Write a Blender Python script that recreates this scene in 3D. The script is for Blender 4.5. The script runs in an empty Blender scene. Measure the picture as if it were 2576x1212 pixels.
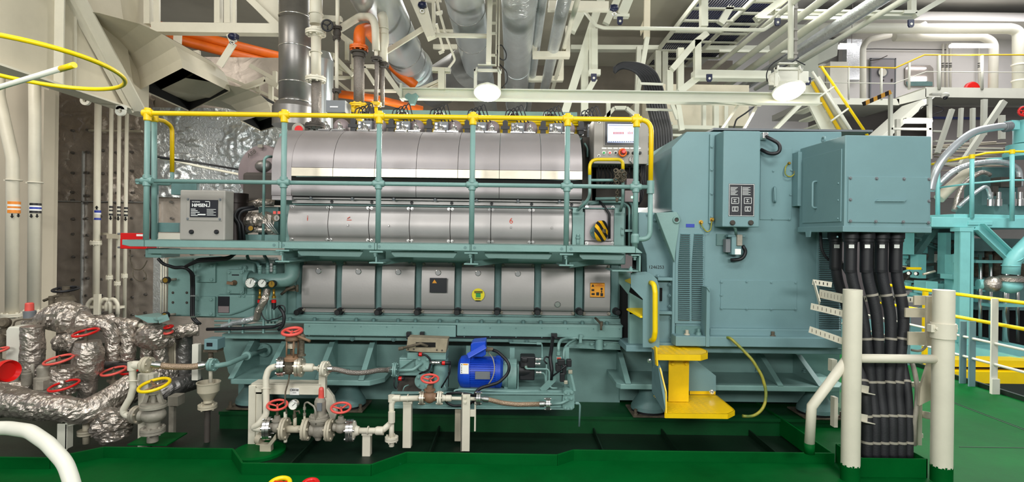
import bpy, math, random
from mathutils import Vector, Matrix, noise
random.seed(7)
V = Vector
COL = bpy.context.scene.collection
# ------------------------------------------------------------------ camera, world, lights, exposure
FPX, CX, CY, ROLL, CAMZ = 1350.0, 1288.0, 592.0, 0.0132, 1.6
sc = bpy.context.scene
cam_d = bpy.data.cameras.new('camera'); cam = bpy.data.objects.new('camera', cam_d); COL.objects.link(cam)
cam_d.sensor_width = 36; cam_d.lens = FPX / 2576 * 36; cam_d.shift_y = -14 / 2576
cam_d.clip_start = .05; cam_d.clip_end = 200
cam.location = (0, 0, CAMZ); cam.rotation_euler = (math.pi/2, -ROLL, 0)
sc.camera = cam
sc.view_settings.view_transform = 'Standard'; sc.view_settings.look = 'None'
sc.view_settings.gamma = 1; sc.view_settings.use_curve_mapping = False
sc.view_settings.exposure = 0.35
w = bpy.data.worlds.new('world'); sc.world = w; w.use_nodes = True
w.node_tree.nodes['Background'].inputs[0].default_value = (.95, .97, 1, 1)
w.node_tree.nodes['Background'].inputs[1].default_value = .24
def area(name, loc, rot, sx, sy, power, col=(1, 1, .96)):
    l = bpy.data.lights.new(name, 'AREA'); l.shape = 'RECTANGLE'; l.size = sx; l.size_y = sy; l.energy = power; l.color = col
    o = bpy.data.objects.new(name, l); COL.objects.link(o); o.location = loc; o.rotation_euler = rot; return o
def point(name, loc, power, r=.1, col=(1, .98, .92)):
    l = bpy.data.lights.new(name, 'POINT'); l.energy = power; l.shadow_soft_size = r; l.color = col
    o = bpy.data.objects.new(name, l); COL.objects.link(o); o.location = loc; return o
# out-of-frame ceiling lights over walkway and hall, with fill lights added among them
area('unseen_walkway_light', (-2.6, .9, 5.4), (math.radians(38), 0, 0), 2.2, .7, 75)
area('unseen_walkway_light', (2.0, .9, 5.4), (math.radians(38), 0, 0), 2.2, .7, 90)
area('unseen_walkway_light', (-2.4, -2.0, 3.0), (math.radians(87), 0, 0), 2.4, .8, 140)  # added frontal fill behind the camera, brightens the lower engine
area('unseen_walkway_light', (2.2, -2.0, 3.0), (math.radians(87), 0, 0), 2.4, .8, 140)  # second added frontal fill, no fixture stands here
area('unseen_hall_light', (-5.2, 3.2, 4.9), (math.radians(60), 0, 0), 1.6, .8, 70, (1, .93, .83))  # added fill turned toward the girder and air ducts
point('behind_engine_fill', (-1.6, 7.4, 2.15), 90, .15)  # three added lights, hidden by engine and generator, brighten the overhead undersides
point('behind_engine_fill', (1.0, 7.4, 2.15), 90, .15)
point('behind_engine_fill', (3.6, 7.6, 2.1), 60, .15)
area('unseen_hall_light', (-1.5, 9.5, 6.0), (0, 0, 0), 3, 1.5, 80)
area('unseen_hall_light', (4.0, 9.0, 6.0), (0, 0, 0), 3, 1.5, 90)
area('unseen_hall_light', (7.5, 5.0, 6.5), (0, math.radians(10), 0), 3, 3, 330, (.97, 1, .98))
area('unseen_hall_light', (13, 14, 11), (0, 0, 0), 6, 6, 700, (.97, .98, 1))
area('unseen_hall_light', (19, 19, 11), (0, 0, 0), 5, 5, 430, (1, .96, 1))
# ------------------------------------------------------------------ helpers
def P(px, py, d):
    u, v = px - CX, py - CY
    c, s = math.cos(ROLL), math.sin(ROLL)
    return V(((u*c + v*s)/FPX*d, d, CAMZ - (-u*s + v*c)/FPX*d))
def W(px, d): return px/FPX*d
def srgb(h):
    if isinstance(h, str):
        h = [int(h[i:i+2], 16)/255 for i in (0, 2, 4)]
    return tuple(c/12.92 if c <= .04045 else ((c+.055)/1.055)**2.4 for c in h) + (1,)
def mat(name, col, rough=.5, metal=0, var=.0, vscale=3, bump=0, bscale=40, emit=0, ecol=None, distort=0, col2=None, wear=None, spec=.5, vor=False):
    m = bpy.data.materials.new(name); m.use_nodes = True; nt = m.node_tree; N = nt.nodes; L = nt.links
    b = N['Principled BSDF']; b.inputs['Roughness'].default_value = rough; b.inputs['Metallic'].default_value = metal
    b.inputs['Specular IOR Level'].default_value = spec
    c = srgb(col); b.inputs['Base Color'].default_value = c
    tc = N.new('ShaderNodeTexCoord')
    if var or col2:
        n = N.new('ShaderNodeTexNoise'); n.inputs['Scale'].default_value = vscale; n.inputs['Detail'].default_value = 6; n.inputs['Roughness'].default_value = .65
        L.new(tc.outputs['Object'], n.inputs['Vector'])
        r = N.new('ShaderNodeValToRGB'); r.color_ramp.elements[0].position = .35; r.color_ramp.elements[1].position = .65
        a = srgb(col2) if col2 else tuple(x*(1-var) for x in c[:3])+(1,)
        r.color_ramp.elements[0].color = a; r.color_ramp.elements[1].color = c
        L.new(n.outputs['Fac'], r.inputs['Fac']); out = r.outputs['Color']
        if wear:
            n2 = N.new('ShaderNodeTexNoise'); n2.inputs['Scale'].default_value = wear[1]; n2.inputs['Detail'].default_value = 8; n2.inputs['Roughness'].default_value = .75
            L.new(tc.outputs['Object'], n2.inputs['Vector'])
            r2 = N.new('ShaderNodeValToRGB'); r2.color_ramp.elements[0].position = wear[2]; r2.color_ramp.elements[1].position = wear[2]+.03
            r2.color_ramp.elements[0].color = (0, 0, 0, 1); r2.color_ramp.elements[1].color = (1, 1, 1, 1)
            L.new(n2.outputs['Fac'], r2.inputs['Fac'])
            mx = N.new('ShaderNodeMixRGB'); mx.inputs[2].default_value = srgb(wear[0])
            L.new(r2.outputs['Color'], mx.inputs[0]); L.new(out, mx.inputs[1]); out = mx.outputs[0]
        L.new(out, b.inputs['Base Color'])
    if bump:
        if vor:
            n = N.new('ShaderNodeTexVoronoi'); n.inputs['Scale'].default_value = bscale; o = n.outputs['Distance']
        else:
            n = N.new('ShaderNodeTexNoise'); n.inputs['Scale'].default_value = bscale; n.inputs['Detail'].default_value = 5; n.inputs['Distortion'].default_value = distort; o = n.outputs['Fac']
        L.new(tc.outputs['Object'], n.inputs['Vector'])
        bp = N.new('ShaderNodeBump'); bp.inputs['Strength'].default_value = bump; bp.inputs['Distance'].default_value = .02
        L.new(o, bp.inputs['Height']); L.new(bp.outputs['Normal'], b.inputs['Normal'])
    if emit:
        b.inputs['Emission Color'].default_value = srgb(ecol or col); b.inputs['Emission Strength'].default_value = emit
    return m
def stripes(name, c1, c2, scale, axis=(1, 0, 1), rough=.5, ratio=.5, metal=0):
    m = bpy.data.materials.new(name); m.use_nodes = True; nt = m.node_tree; N = nt.nodes; L = nt.links
    b = N['Principled BSDF']; b.inputs['Roughness'].default_value = rough; b.inputs['Metallic'].default_value = metal
    tc = N.new('ShaderNodeTexCoord'); dp = N.new('ShaderNodeVectorMath'); dp.operation = 'DOT_PRODUCT'; dp.inputs[1].default_value = axis
    L.new(tc.outputs['Object'], dp.inputs[0])
    k = N.new('ShaderNodeMath'); k.operation = 'MULTIPLY'; k.inputs[1].default_value = scale; L.new(dp.outputs['Value'], k.inputs[0])
    f = N.new('ShaderNodeMath'); f.operation = 'FRACT'; L.new(k.outputs[0], f.inputs[0])
    g = N.new('ShaderNodeMath'); g.operation = 'GREATER_THAN'; g.inputs[1].default_value = ratio; L.new(f.outputs[0], g.inputs[0])
    mx = N.new('ShaderNodeMixRGB'); mx.inputs[1].default_value = srgb(c1); mx.inputs[2].default_value = srgb(c2)
    L.new(g.outputs[0], mx.inputs[0]); L.new(mx.outputs[0], b.inputs['Base Color'])
    return m
def frame_of(d, up=None):
    d = V(d).normalized(); up = V(up) if up else V((0, 0, 1))
    if abs(d.dot(up.normalized())) > .98: up = V((0, 1, 0)) if abs(d.y) < .9 else V((1, 0, 0))
    a = d.cross(up).normalized(); b = a.cross(d).normalized()
    return a, b, d          # side, up, along
def fillet(pts, rb, n=5):
    pts = [V(p) for p in pts]
    if not rb or len(pts) < 3: return pts
    out = [pts[0]]
    for i in range(1, len(pts)-1):
        A, B, C = pts[i-1], pts[i], pts[i+1]
        u, w_ = A-B, C-B; lu, lw = u.length, w_.length
        if lu < 1e-6 or lw < 1e-6: continue
        u /= lu; w_ /= lw; th = u.angle(w_, math.pi)
        if th > 3.05: out.append(B); continue
        t = min(rb/max(math.tan(th/2), .05), lu*.49, lw*.49)
        s, e = B+u*t, B+w_*t
        for k in range(n+1):
            q = k/n; out.append(s*(1-q)**2 + B*2*q*(1-q)*.92 + (s+e)/2*2*q*(1-q)*.08 + e*q*q)
    out.append(pts[-1]); return out
class MB:
    def __init__(s): s.v, s.f, s.mi, s.sm = [], [], [], []
    def add(s, vs, fs, m=0, smooth=False):
        o = len(s.v); s.v += [V(p) for p in vs]
        for f in fs: s.f.append([i+o for i in f]); s.mi.append(m); s.sm.append(smooth)
        return s
    def box(s, x0, x1, y0, y1, z0, z1, m=0):
        x0, x1 = min(x0, x1), max(x0, x1); y0, y1 = min(y0, y1), max(y0, y1); z0, z1 = min(z0, z1), max(z0, z1)
        return s.add([(x0,y0,z0),(x1,y0,z0),(x1,y1,z0),(x0,y1,z0),(x0,y0,z1),(x1,y0,z1),(x1,y1,z1),(x0,y1,z1)],
              [(0,3,2,1),(4,5,6,7),(0,1,5,4),(1,2,6,5),(2,3,7,6),(3,0,4,7)], m)
    def rect(s, x0, y0, x1, y1, d, th, m=0, back=True):   # box whose near face spans those photo pixels at depth d
        c = P((x0+x1)/2, (y0+y1)/2, d); a, b = W(abs(x1-x0)/2, d), W(abs(y1-y0)/2, d)
        return s.box(c.x-a, c.x+a, d, d+th, c.z-b, c.z+b, m)
    def bar(s, p0, p1, w_, h, up=None, m=0):
        p0, p1 = V(p0), V(p1); a, b, d = frame_of(p1-p0, up); a *= w_/2; b *= h/2
        vs = [p0-a-b, p0+a-b, p0+a+b, p0-a+b, p1-a-b, p1+a-b, p1+a+b, p1-a+b]
        return s.add(vs, [(0,3,2,1),(4,5,6,7),(0,1,5,4),(1,2,6,5),(2,3,7,6),(3,0,4,7)], m)
    def prof(s, p0, p1, prof, up=None, m=0):              # 2D profile (side, up) swept straight
        p0, p1 = V(p0), V(p1); a, b, d = frame_of(p1-p0, up); n = len(prof)
        vs = [p0+a*x+b*y for x, y in prof]+[p1+a*x+b*y for x, y in prof]
        fs = [tuple(range(n))[::-1], tuple(range(n, 2*n))]+[(i, (i+1) % n, n+(i+1) % n, n+i) for i in range(n)]
        return s.add(vs, fs, m)
    def ang(s, p0, p1, w_, h, t=.008, up=None, m=0, fx=1, fy=1):      # L section
        pr = [(0,0),(w_*fx,0),(w_*fx,t*fy),(t*fx,t*fy),(t*fx,h*fy),(0,h*fy)]
        if fx*fy < 0: pr = pr[::-1]
        return s.prof(p0, p1, pr, up, m)
    def ibeam(s, p0, p1, w_, h, t=.012, up=None, m=0):
        a, b = w_/2, h/2
        return s.prof(p0, p1, [(-a,-b),(a,-b),(a,-b+t),(t/2,-b+t),(t/2,b-t),(a,b-t),(a,b),(-a,b),(-a,b-t),(-t/2,b-t),(-t/2,-b+t),(-a,-b+t)], up, m)
    def chan(s, p0, p1, w_, h, t=.008, up=None, m=0):      # C section, open on the +side
        return s.prof(p0, p1, [(0,-h/2),(w_,-h/2),(w_,-h/2+t),(t,-h/2+t),(t,h/2-t),(w_,h/2-t),(w_,h/2),(0,h/2)], up, m)
    def prism(s, pts, vec, m=0):
        pts = [V(p) for p in pts]; vec = V(vec); n = len(pts)
        nrm = V((0, 0, 0))
        for i in range(n): nrm += pts[i].cross(pts[(i+1) % n])
        if nrm.dot(vec) > 0: pts = pts[::-1]
        return s.add(pts+[p+vec for p in pts], [tuple(range(n)), tuple(range(n, 2*n))[::-1]]+[(i, n+i, n+(i+1) % n, (i+1) % n) for i in range(n)], m)
    def ppx(s, pts, d, th, m=0): return s.prism([P(x, y, d) for x, y in pts], (0, th, 0), m)
    def tube(s, pts, r, seg=12, rb=0, m=0, cap=True, nf=5, crinkle=0):
        pts = fillet(pts, rb, nf); n = len(pts); rs = r if isinstance(r, (list, tuple)) else None
        tang = []
        for i in range(n):
            a = pts[max(i-1, 0)]; b = pts[min(i+1, n-1)]; t = (b-a); tang.append(t.normalized() if t.length > 1e-9 else V((0, 0, 1)))
        a, b, _ = frame_of(tang[0]); vs = []
        for i in range(n):
            if i:
                q = tang[i-1].rotation_difference(tang[i]); a = q @ a; b = q @ b
            rr = rs[min(i, len(rs)-1)] if rs else r
            for k in range(seg):
                t = 2*math.pi*k/seg; p = pts[i]+(a*math.cos(t)+b*math.sin(t))*rr
                if crinkle: p = pts[i]+(p-pts[i])*(1+crinkle*(.55+noise.noise(p*9)*.7-1.5*abs(noise.noise(p*21+V((3, 1, 7))))-.7*abs(noise.noise(p*47))))
                vs.append(p)
        fs = [(i*seg+k, i*seg+(k+1) % seg, (i+1)*seg+(k+1) % seg, (i+1)*seg+k) for i in range(n-1) for k in range(seg)]
        s.add(vs, fs, m, not crinkle)
        if cap:
            o = len(s.v)-n*seg; s.f += [[o+k for k in range(seg)][::-1], [o+(n-1)*seg+k for k in range(seg)]]; s.mi += [m, m]; s.sm += [False, False]
        return s
    def pt(s, pts, wpx, seg=12, rb=0, m=0, cap=True, crinkle=0):   # tube through (px, py, d), diameter given in photo px at the first depth
        return s.tube([P(*p) for p in pts], W(wpx/2, pts[0][2]), seg, rb, m, cap, crinkle=crinkle)
    def cyl(s, p0, p1, r, seg=16, m=0, r2=None):
        return s.lathe(p0, V(p1)-V(p0), [(r, 0), (r if r2 is None else r2, (V(p1)-V(p0)).length)], seg, m, cap=True)
    def lathe(s, o, axis, prof, seg=20, m=0, cap=True, sharp=True):
        o = V(o); a, b, d = frame_of(axis); last = None
        def ring(r, h): return [o+d*h+(a*math.cos(2*math.pi*k/seg)+b*math.sin(2*math.pi*k/seg))*r for k in range(seg)]
        if sharp:
            for (r0, h0), (r1, h1) in zip(prof, prof[1:]):
                s.add(ring(max(r0, 1e-4), h0)+ring(max(r1, 1e-4), h1), [(k, (k+1) % seg, seg+(k+1) % seg, seg+k) for k in range(seg)], m, abs(h1-h0) > 1e-6)
        else:
            vs = []
            for r, h in prof: vs += ring(max(r, 1e-4), h)
            s.add(vs, [(i*seg+k, i*seg+(k+1) % seg, (i+1)*seg+(k+1) % seg, (i+1)*seg+k) for i in range(len(prof)-1) for k in range(seg)], m, True)
        if cap:
            if prof[0][0] > 1e-3: s.add(ring(*prof[0]), [tuple(range(seg))[::-1]], m)
            if prof[-1][0] > 1e-3: s.add(ring(*prof[-1]), [tuple(range(seg))], m)
        return s
    def bolt(s, p, axis=(0, -1, 0), r=.011, h=.012, m=0, washer=True):
        p = V(p); ax = V(axis).normalized()
        if washer: s.lathe(p, ax, [(r*1.5, 0), (r*1.5, h*.25)], 12, m)
        return s.lathe(p+ax*h*.25, ax, [(r, 0), (r, h*.8), (r*.75, h)], 6, m)
    def tor(s, c, axis, R, r, seg=28, sg=8, m=0, a0=0, a1=2*math.pi):
        c = V(c); a, b, d = frame_of(axis); full = abs(a1-a0-2*math.pi) < 1e-4; n = seg if full else seg+1; vs = []
        for i in range(n):
            t = a0+(a1-a0)*i/seg; u = a*math.cos(t)+b*math.sin(t)
            for k in range(sg):
                q = 2*math.pi*k/sg; vs.append(c+u*(R+r*math.cos(q))+d*r*math.sin(q))
        fs = [(i*sg+k, ((i+1) % n)*sg+k, ((i+1) % n)*sg+(k+1) % sg, i*sg+(k+1) % sg) for i in range(n if full else n-1) for k in range(sg)]
        return s.add(vs, fs, m, True)
    def ell(s, c, rx, ry, rz, seg=18, rg=12, m=0, crinkle=0, axis=None):
        c = V(c); vs = []; M_ = Matrix.Identity(3)
        if axis: a, b, d = frame_of(axis); M_ = Matrix((a, b, d)).transposed()
        for i in range(rg+1):
            t = math.pi*i/rg
            for k in range(seg):
                q = 2*math.pi*k/seg; l = V((rx*math.sin(t)*math.cos(q), ry*math.sin(t)*math.sin(q), rz*math.cos(t))); p = M_ @ l
                if crinkle: p = p*(1+crinkle*(noise.noise((c+p)*10)+.7*noise.noise((c+p)*24)))
                vs.append(c+p)
        return s.add(vs, [(i*seg+k, (i+1)*seg+k, (i+1)*seg+(k+1) % seg, i*seg+(k+1) % seg) for i in range(rg) for k in range(seg)], m, True)
    def build(s, name, m, parent=None, bev=0, seg=2, origin=None):
        me = bpy.data.meshes.new(name); xs = s.v
        if origin is None:
            lo = V((min(p.x for p in xs), min(p.y for p in xs), min(p.z for p in xs))); hi = V((max(p.x for p in xs), max(p.y for p in xs), max(p.z for p in xs)))
            origin = V(((lo.x+hi.x)/2, (lo.y+hi.y)/2, lo.z))
        origin = V(origin)
        me.from_pydata([p-origin for p in xs], [], s.f)
        for mm in (m if isinstance(m, (list, tuple)) else [m]): me.materials.append(mm)
        me.polygons.foreach_set('material_index', s.mi); me.polygons.foreach_set('use_smooth', s.sm); me.update()
        o = bpy.data.objects.new(name, me); COL.objects.link(o); WL[o.name] = origin
        o.location = origin - (WL[parent.name] if parent else V((0, 0, 0)))
        if parent: o.parent = parent
        if bev:
            b = o.modifiers.new('bevel', 'BEVEL'); b.width = bev; b.segments = seg; b.limit_method = 'ANGLE'; b.angle_limit = math.radians(50)
        return o
def _each(s, name, m, parent=None, bev=0, eps=.002):
    n = len(s.v); par = list(range(n))
    def find(i):
        while par[i] != i: par[i] = par[par[i]]; i = par[i]
        return i
    for f in s.f:
        a = find(f[0])
        for i in f[1:]: par[find(i)] = a
    comp = {}
    for fi, f in enumerate(s.f): comp.setdefault(find(f[0]), []).append(fi)
    boxes = []
    for k, fs in comp.items():
        ps = [s.v[i] for f in fs for i in s.f[f]]
        boxes.append([[min(p[j] for p in ps)-eps for j in range(3)], [max(p[j] for p in ps)+eps for j in range(3)], list(fs)])
    ch = True
    while ch:
        ch = False; out = []
        for b in boxes:
            for o in out:
                if all(b[0][j] <= o[1][j] and o[0][j] <= b[1][j] for j in range(3)):
                    o[0] = [min(x, y) for x, y in zip(o[0], b[0])]; o[1] = [max(x, y) for x, y in zip(o[1], b[1])]; o[2] += b[2]; ch = True; break
            else: out.append(b)
        boxes = out
    res = []
    for b in boxes:
        q = MB(); mp = {}
        for fi in sorted(b[2]):
            for i in s.f[fi]:
                if i not in mp: mp[i] = len(q.v); q.v.append(s.v[i])
            q.f.append([mp[i] for i in s.f[fi]]); q.mi.append(s.mi[fi]); q.sm.append(s.sm[fi])
        res.append(q.build(name, m, parent, bev))
    return res
MB.each = _each
WL = {}
def tag(o, label, cat, group=None, kind=None):
    o['label'] = label; o['category'] = cat
    if group: o['group'] = group
    if kind: o['kind'] = kind
    return o
def T(name, label, cat, loc, group=None):
    o = bpy.data.objects.new(name, None); COL.objects.link(o); o.location = V(loc); o.empty_display_size = .1; WL[o.name] = V(loc)
    return tag(o, label, cat, group)
def S(o, cat='structure'): o['kind'] = 'structure'; return o
def dup(root, delta, label=None, group=None):
    def cp(o, par):
        c = o.copy(); COL.objects.link(c)
        if par: c.parent = par
        for ch in o.children: cp(ch, c)
        return c
    r = cp(root, None); r.location = root.location+V(delta); WL[r.name] = WL[root.name]+V(delta)
    if label: r['label'] = label
    if group: r['group'] = group
    return r
def text(name, body, loc, size, m, parent, rot=(math.pi/2, 0, 0), align='CENTER', ext=.0006, bold=0):
    c = bpy.data.curves.new(name, 'FONT'); c.body = body; c.size = size; c.align_x = align; c.align_y = 'CENTER'; c.extrude = ext; c.offset = bold
    c.materials.append(m); o = bpy.data.objects.new(name, c); COL.objects.link(o); o.parent = parent; o.location = V(loc)-WL[parent.name]; o.rotation_euler = rot
    return o
# ------------------------------------------------------------------ materials
M = dict(
 teal=mat('teal_paint', '789b96', .42, var=.16, vscale=2.5, bump=.05, bscale=90),
 teald=mat('teal_paint_worn', '628583', .5, var=.2, vscale=4, bump=.06, bscale=80),
 gen=mat('generator_paint', '6f9094', .5, var=.1, vscale=1.6, bump=.06, bscale=140),
 aqua=mat('aqua_paint', '86cdcc', .4, var=.12, vscale=3),
 white=mat('cream_paint', 'd9d3c1', .45, var=.1, vscale=3, bump=.03, bscale=60, wear=('8c8268', 7, .74)),
 whited=mat('cream_paint_dirty', 'c4bba5', .55, var=.28, vscale=2, bump=.05, bscale=30, wear=('7a6648', 5, .70)),
 wall=mat('wall_paint', 'c3b9a6', .6, var=.12, vscale=.7),
 ceil=mat('deckhead_paint', 'c6bfad', .7, var=.15, vscale=.6),
 farw=mat('bulkhead_paint', 'd8d6d2', .5, var=.06, vscale=.5),
 green=mat('green_deck_paint', '005822', .5, var=.35, vscale=1.3, bump=.05, bscale=25, wear=('0a6a3a', 3.1, .68), spec=.08),
 greenp=mat('green_plinth_shade', '00451e', .5, var=.3, vscale=2, bump=.05, bscale=25, spec=.3), greend=mat('green_pit_shade', '001f0e', .5, var=.4, vscale=2, bump=.06, bscale=25),  # deck green darkened; shade under the engine put into pit and plinth colours
 yellow=mat('yellow_paint', 'efc400', .4, var=.12, vscale=6, wear=('3a3320', 26, .76)),
 yellowc=mat('yellow_paint_clean', 'f3d000', .38, var=.08, vscale=5),
 steel=mat('brushed_cover', '9d9798', .44, .4, var=.1, vscale=2, bump=.025, bscale=60),
 steeld=mat('brushed_door', 'aeA9a7', .42, .3, var=.1, vscale=2, bump=.02, bscale=60), steelw=mat('zinc_plate', 'cfc6b4', .35, .6, var=.14, vscale=6),
 chrome=mat('bright_steel', 'd5d3d0', .22, .95),
 lag=mat('galvanised_lagging', 'c9ced0', .3, .7, var=.12, vscale=1.5, bump=.03, bscale=5),
 lagd=mat('dark_lagging', '8a8784', .36, .7, var=.3, vscale=1.2, bump=.04, bscale=5),
 foil=mat('crinkled_foil', 'b8aea4', .3, .75, var=.3, vscale=5, bump=.7, bscale=13, distort=1.6),
 foilw=mat('foil_wall', 'c9bdb2', .38, .45, var=.25, vscale=1.2, bump=.55, bscale=3.2, distort=1.2),
 foilc=mat('foil_wall_crumpled', 'c9bcb0', .36, .45, var=.3, vscale=2, bump=1.0, bscale=6, distort=2.0),
 foilp=mat('foil_pipe', 'd6dadb', .28, .7, var=.15, vscale=4, bump=.5, bscale=16, distort=1.5),
 cast=mat('rusty_casting', '6f6555', .7, .3, var=.45, vscale=14, bump=.3, bscale=60, wear=('7a4a28', 12, .66)),
 grey=mat('grey_valve_paint', '9d978a', .55, .1, var=.3, vscale=9, bump=.1, bscale=40, wear=('6a5138', 14, .68)),
 red=mat('red_wheel', 'd6423a', .4, var=.15, vscale=14), redb=mat('bright_red', 'd01512', .3, var=.08), coral=mat('coral_wheel', 'e0564c', .45, var=.12, vscale=16),
 black=mat('black_rubber', '15151a', .5, var=.3, vscale=8), cable=mat('cable_sheath', '1a1b20', .6, var=.3, vscale=14, bump=.1, bscale=120),
 dark=mat('dark_void', '050505', .9), navy=mat('navy_block', '10183c', .4),
 boxg=mat('grey_cabinet', '97928b', .5, var=.06, vscale=8), boxd=mat('grey_box', '6f7377', .5, var=.1),
 orange=mat('orange_pipe', 'e0650a', .45, var=.18, vscale=5), blue=mat('blue_motor', '1247c4', .38, var=.12, vscale=6),
 brown=mat('brown_cylinder', '2a201d', .4, .4, var=.3), brass=mat('brass', 'b08a3a', .35, .8),
 plate=mat('black_plate', '1a1b22', .35), wtext=mat('white_print', 'e8e8e6', .6), btext=mat('black_print', '111111', .6), rtext=mat('red_print', 'c04a38', .7),
 labelw=mat('white_label', 'eeeeea', .6), sorange=mat('orange_sticker', 'f2a01a', .5), syellow=mat('yellow_sticker', 'f4e21a', .5), sgreen=mat('green_print', '2f9a4a', .5),
 bandb=mat('blue_band', '2038a0', .5), bando=mat('orange_band', 'e88a28', .5), bandk=mat('black_band', '17171a', .5),
 dial=mat('dial_face', 'efeee6', .4), glow=mat('lamp_lens', 'ffffff', .3, emit=14, ecol='fff6e2'), tube=mat('tube_lens', 'ffffff', .3, emit=9, ecol='fff2f6'),
 screen=mat('screen_face', 'c4d4ff', .3, emit=.75, ecol='b9c8ff'), filt=mat('mauve_silencer', '8d7f80', .55, .2, var=.15, vscale=3),
 braid=mat('steel_braid', '8f8780', .42, .55, var=.2, vscale=40, bump=.35, bscale=160, vor=True), bron=mat('bronze_braid', 'a48d76', .5, .4, var=.2, vscale=30, bump=.3, bscale=150, vor=True),
 doorg=mat('grey_door', '8f8c90', .5), dull=mat('dull_dark', '4a443e', .8, var=.4, vscale=1.5, bump=.2, bscale=4), duct=mat('duct_paint', 'cfc6b0', .55, var=.14, vscale=1.2),  # dull: dark brown for dark fittings and slots; shadow boxes carry shade as colour
 clean=mat('pale_paint', 'dbd9cc', .45, var=.05, vscale=2), mint=mat('pale_beam_paint', 'd2d2c2', .45, var=.06, vscale=2),
 hazard=stripes('hazard_band', '17171a', 'f0b400', 14, (1, 0, .8)), hazardy=stripes('hazard_far', '20160a', 'e8a53a', 5.2, (1, 0, .1)),
 earth=mat('earth_sheath', 'a89a2e', .5, var=.3, vscale=9, col2='4f6a2c'), ebrown=mat('drip_brown', '8a6a50', .6, var=.3, vscale=8),
)
# ------------------------------------------------------------------ the room
def xat(px, d): return (px-CX)/FPX*d
EX = 5.16                                                     # where the plate floor stops on the main engine side
come = [(-400, 3.58), (130, 3.58), (265, 3.77), (590, 3.77), (615, 3.54), (940, 3.54), (1030, 3.75), (1410, 3.74), (1450, 3.83), (2105, 3.83)]
cpts = [(xat(px, d), d) for px, d in come]
PITZ = -.085
b = MB()
poly = [(-8, -3), (EX, -3), (EX, 12), (3.45, 12), (3.45, 5.6), (cpts[-1][0]+.02, 5.6)]+[c for c in cpts[::-1]]+[(-8, cpts[0][1])]
n = len(poly); b.add([(x, y, 0) for x, y in poly], [tuple(range(n))], 0)
b.add([(x, y, -.3) for x, y in poly], [tuple(range(n))[::-1]], 0)
b.add([(x, y, 0) for x, y in poly]+[(x, y, -.3) for x, y in poly], [(i, (i+1) % n, n+(i+1) % n, n+i)[::-1] for i in range(n)], 0)
S(b.build('floor', M['green']))
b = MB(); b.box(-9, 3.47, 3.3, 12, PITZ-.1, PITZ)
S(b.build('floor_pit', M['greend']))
b = MB()
for (x0, y0), (x1, y1) in zip(cpts, cpts[1:]):
    b.bar((x0, y0+.012, .0), (x1, y1+.012, .0), .014, .148)
b.bar((cpts[-1][0], cpts[-1][1], 0), (cpts[-1][0], 5.6, 0), .014, .148)
S(b.build('trim_1', M['green'], bev=.003))                     # low coaming round the engine pit
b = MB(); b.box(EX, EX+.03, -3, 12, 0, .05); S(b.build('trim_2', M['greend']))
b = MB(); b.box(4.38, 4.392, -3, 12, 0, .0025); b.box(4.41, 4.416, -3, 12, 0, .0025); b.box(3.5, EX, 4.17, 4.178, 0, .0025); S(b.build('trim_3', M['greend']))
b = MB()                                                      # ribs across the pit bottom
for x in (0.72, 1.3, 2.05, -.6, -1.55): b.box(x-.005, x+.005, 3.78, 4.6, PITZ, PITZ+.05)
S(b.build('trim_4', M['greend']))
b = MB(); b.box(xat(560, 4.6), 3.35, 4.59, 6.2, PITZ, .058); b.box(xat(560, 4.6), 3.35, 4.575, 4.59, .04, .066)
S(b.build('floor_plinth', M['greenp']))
# walls and deckheads
b = MB(); b.box(-11, P(118, 600, 6.6).x, 6.6, 6.75, -.3, 7)
b.box(P(118, 600, 6.6).x-.02, P(118, 600, 6.6).x+.03, 6.5, 6.66, -.3, 3.3); S(b.build('wall_left', M['wall']))
b = MB(); b.box(P(60, 600, 8).x, -3.2, 8.0, 8.15, -.3, 4.2); S(b.build('wall_insulated', M['foilw']))
b = MB(); b.box(-11, 5.9, 14.5, 14.7, -.3, 6.4); S(b.build('wall_back', mat('taupe_back_wall', '857b6e', .7, var=.25, vscale=1.2)))
b = MB(); b.box(-11, 4.6, 3.0, 14.6, 6.2, 6.3); S(b.build('ceiling', M['ceil']))
b = MB(); b.box(4.6, 42, 11, 27, 11.4, 11.6); b.box(4.6, 5, 11, 27, 6.2, 11.6); S(b.build('ceiling_hall', M['farw']))
b = MB(); b.box(4, 42, 25, 25.2, -3, 11.6); S(b.build('wall_far', M['farw']))
b = MB(); b.box(31, 31.2, 8, 25, -3, 11.6); S(b.build('wall_side', M['farw']))
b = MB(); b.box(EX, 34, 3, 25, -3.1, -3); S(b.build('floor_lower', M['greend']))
# ------------------------------------------------------------------ the diesel engine
D1, D2, D3 = 4.60, 4.73, 4.84            # depth of the upper cover, the pump covers, the crankcase doors
E0 = P(1130, 1000, 5.2)
eng = T('diesel_engine', 'long teal diesel engine with silver covers standing behind the railed gallery', 'engine', (E0.x, 5.2, .5))
ZT = lambda y, d, x=1288: P(x, y, d).z
b = MB()                                   # block: crankcase, upper deck
b.rect(722, 655, 1562, 806, 4.88, 1.1); b.rect(715, 500, 1575, 660, 4.80, 1.1); b.rect(700, 340, 1470, 505, 5.25, .7)
b.build('engine_block', M['teal'], eng, bev=.012)
b = MB()                                   # pillars and arches between the doors
for x in (755, 856, 955, 1055, 1154, 1254, 1354, 1457, 1546): b.rect(x-10, 655, x+10, 796, 4.855, .04)
for x in (856, 955, 1055, 1154, 1254, 1354, 1457): b.lathe(P(x-1, 646, 4.87), (0, -1, 0), [(.075, 0), (.075, .025), (.062, .025), (.062, .035)], 20)
b.rect(750, 640, 1560, 664, 4.86, .03)
b.each('frame_rib', M['teald'], eng, bev=.006)
b = MB()
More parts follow.
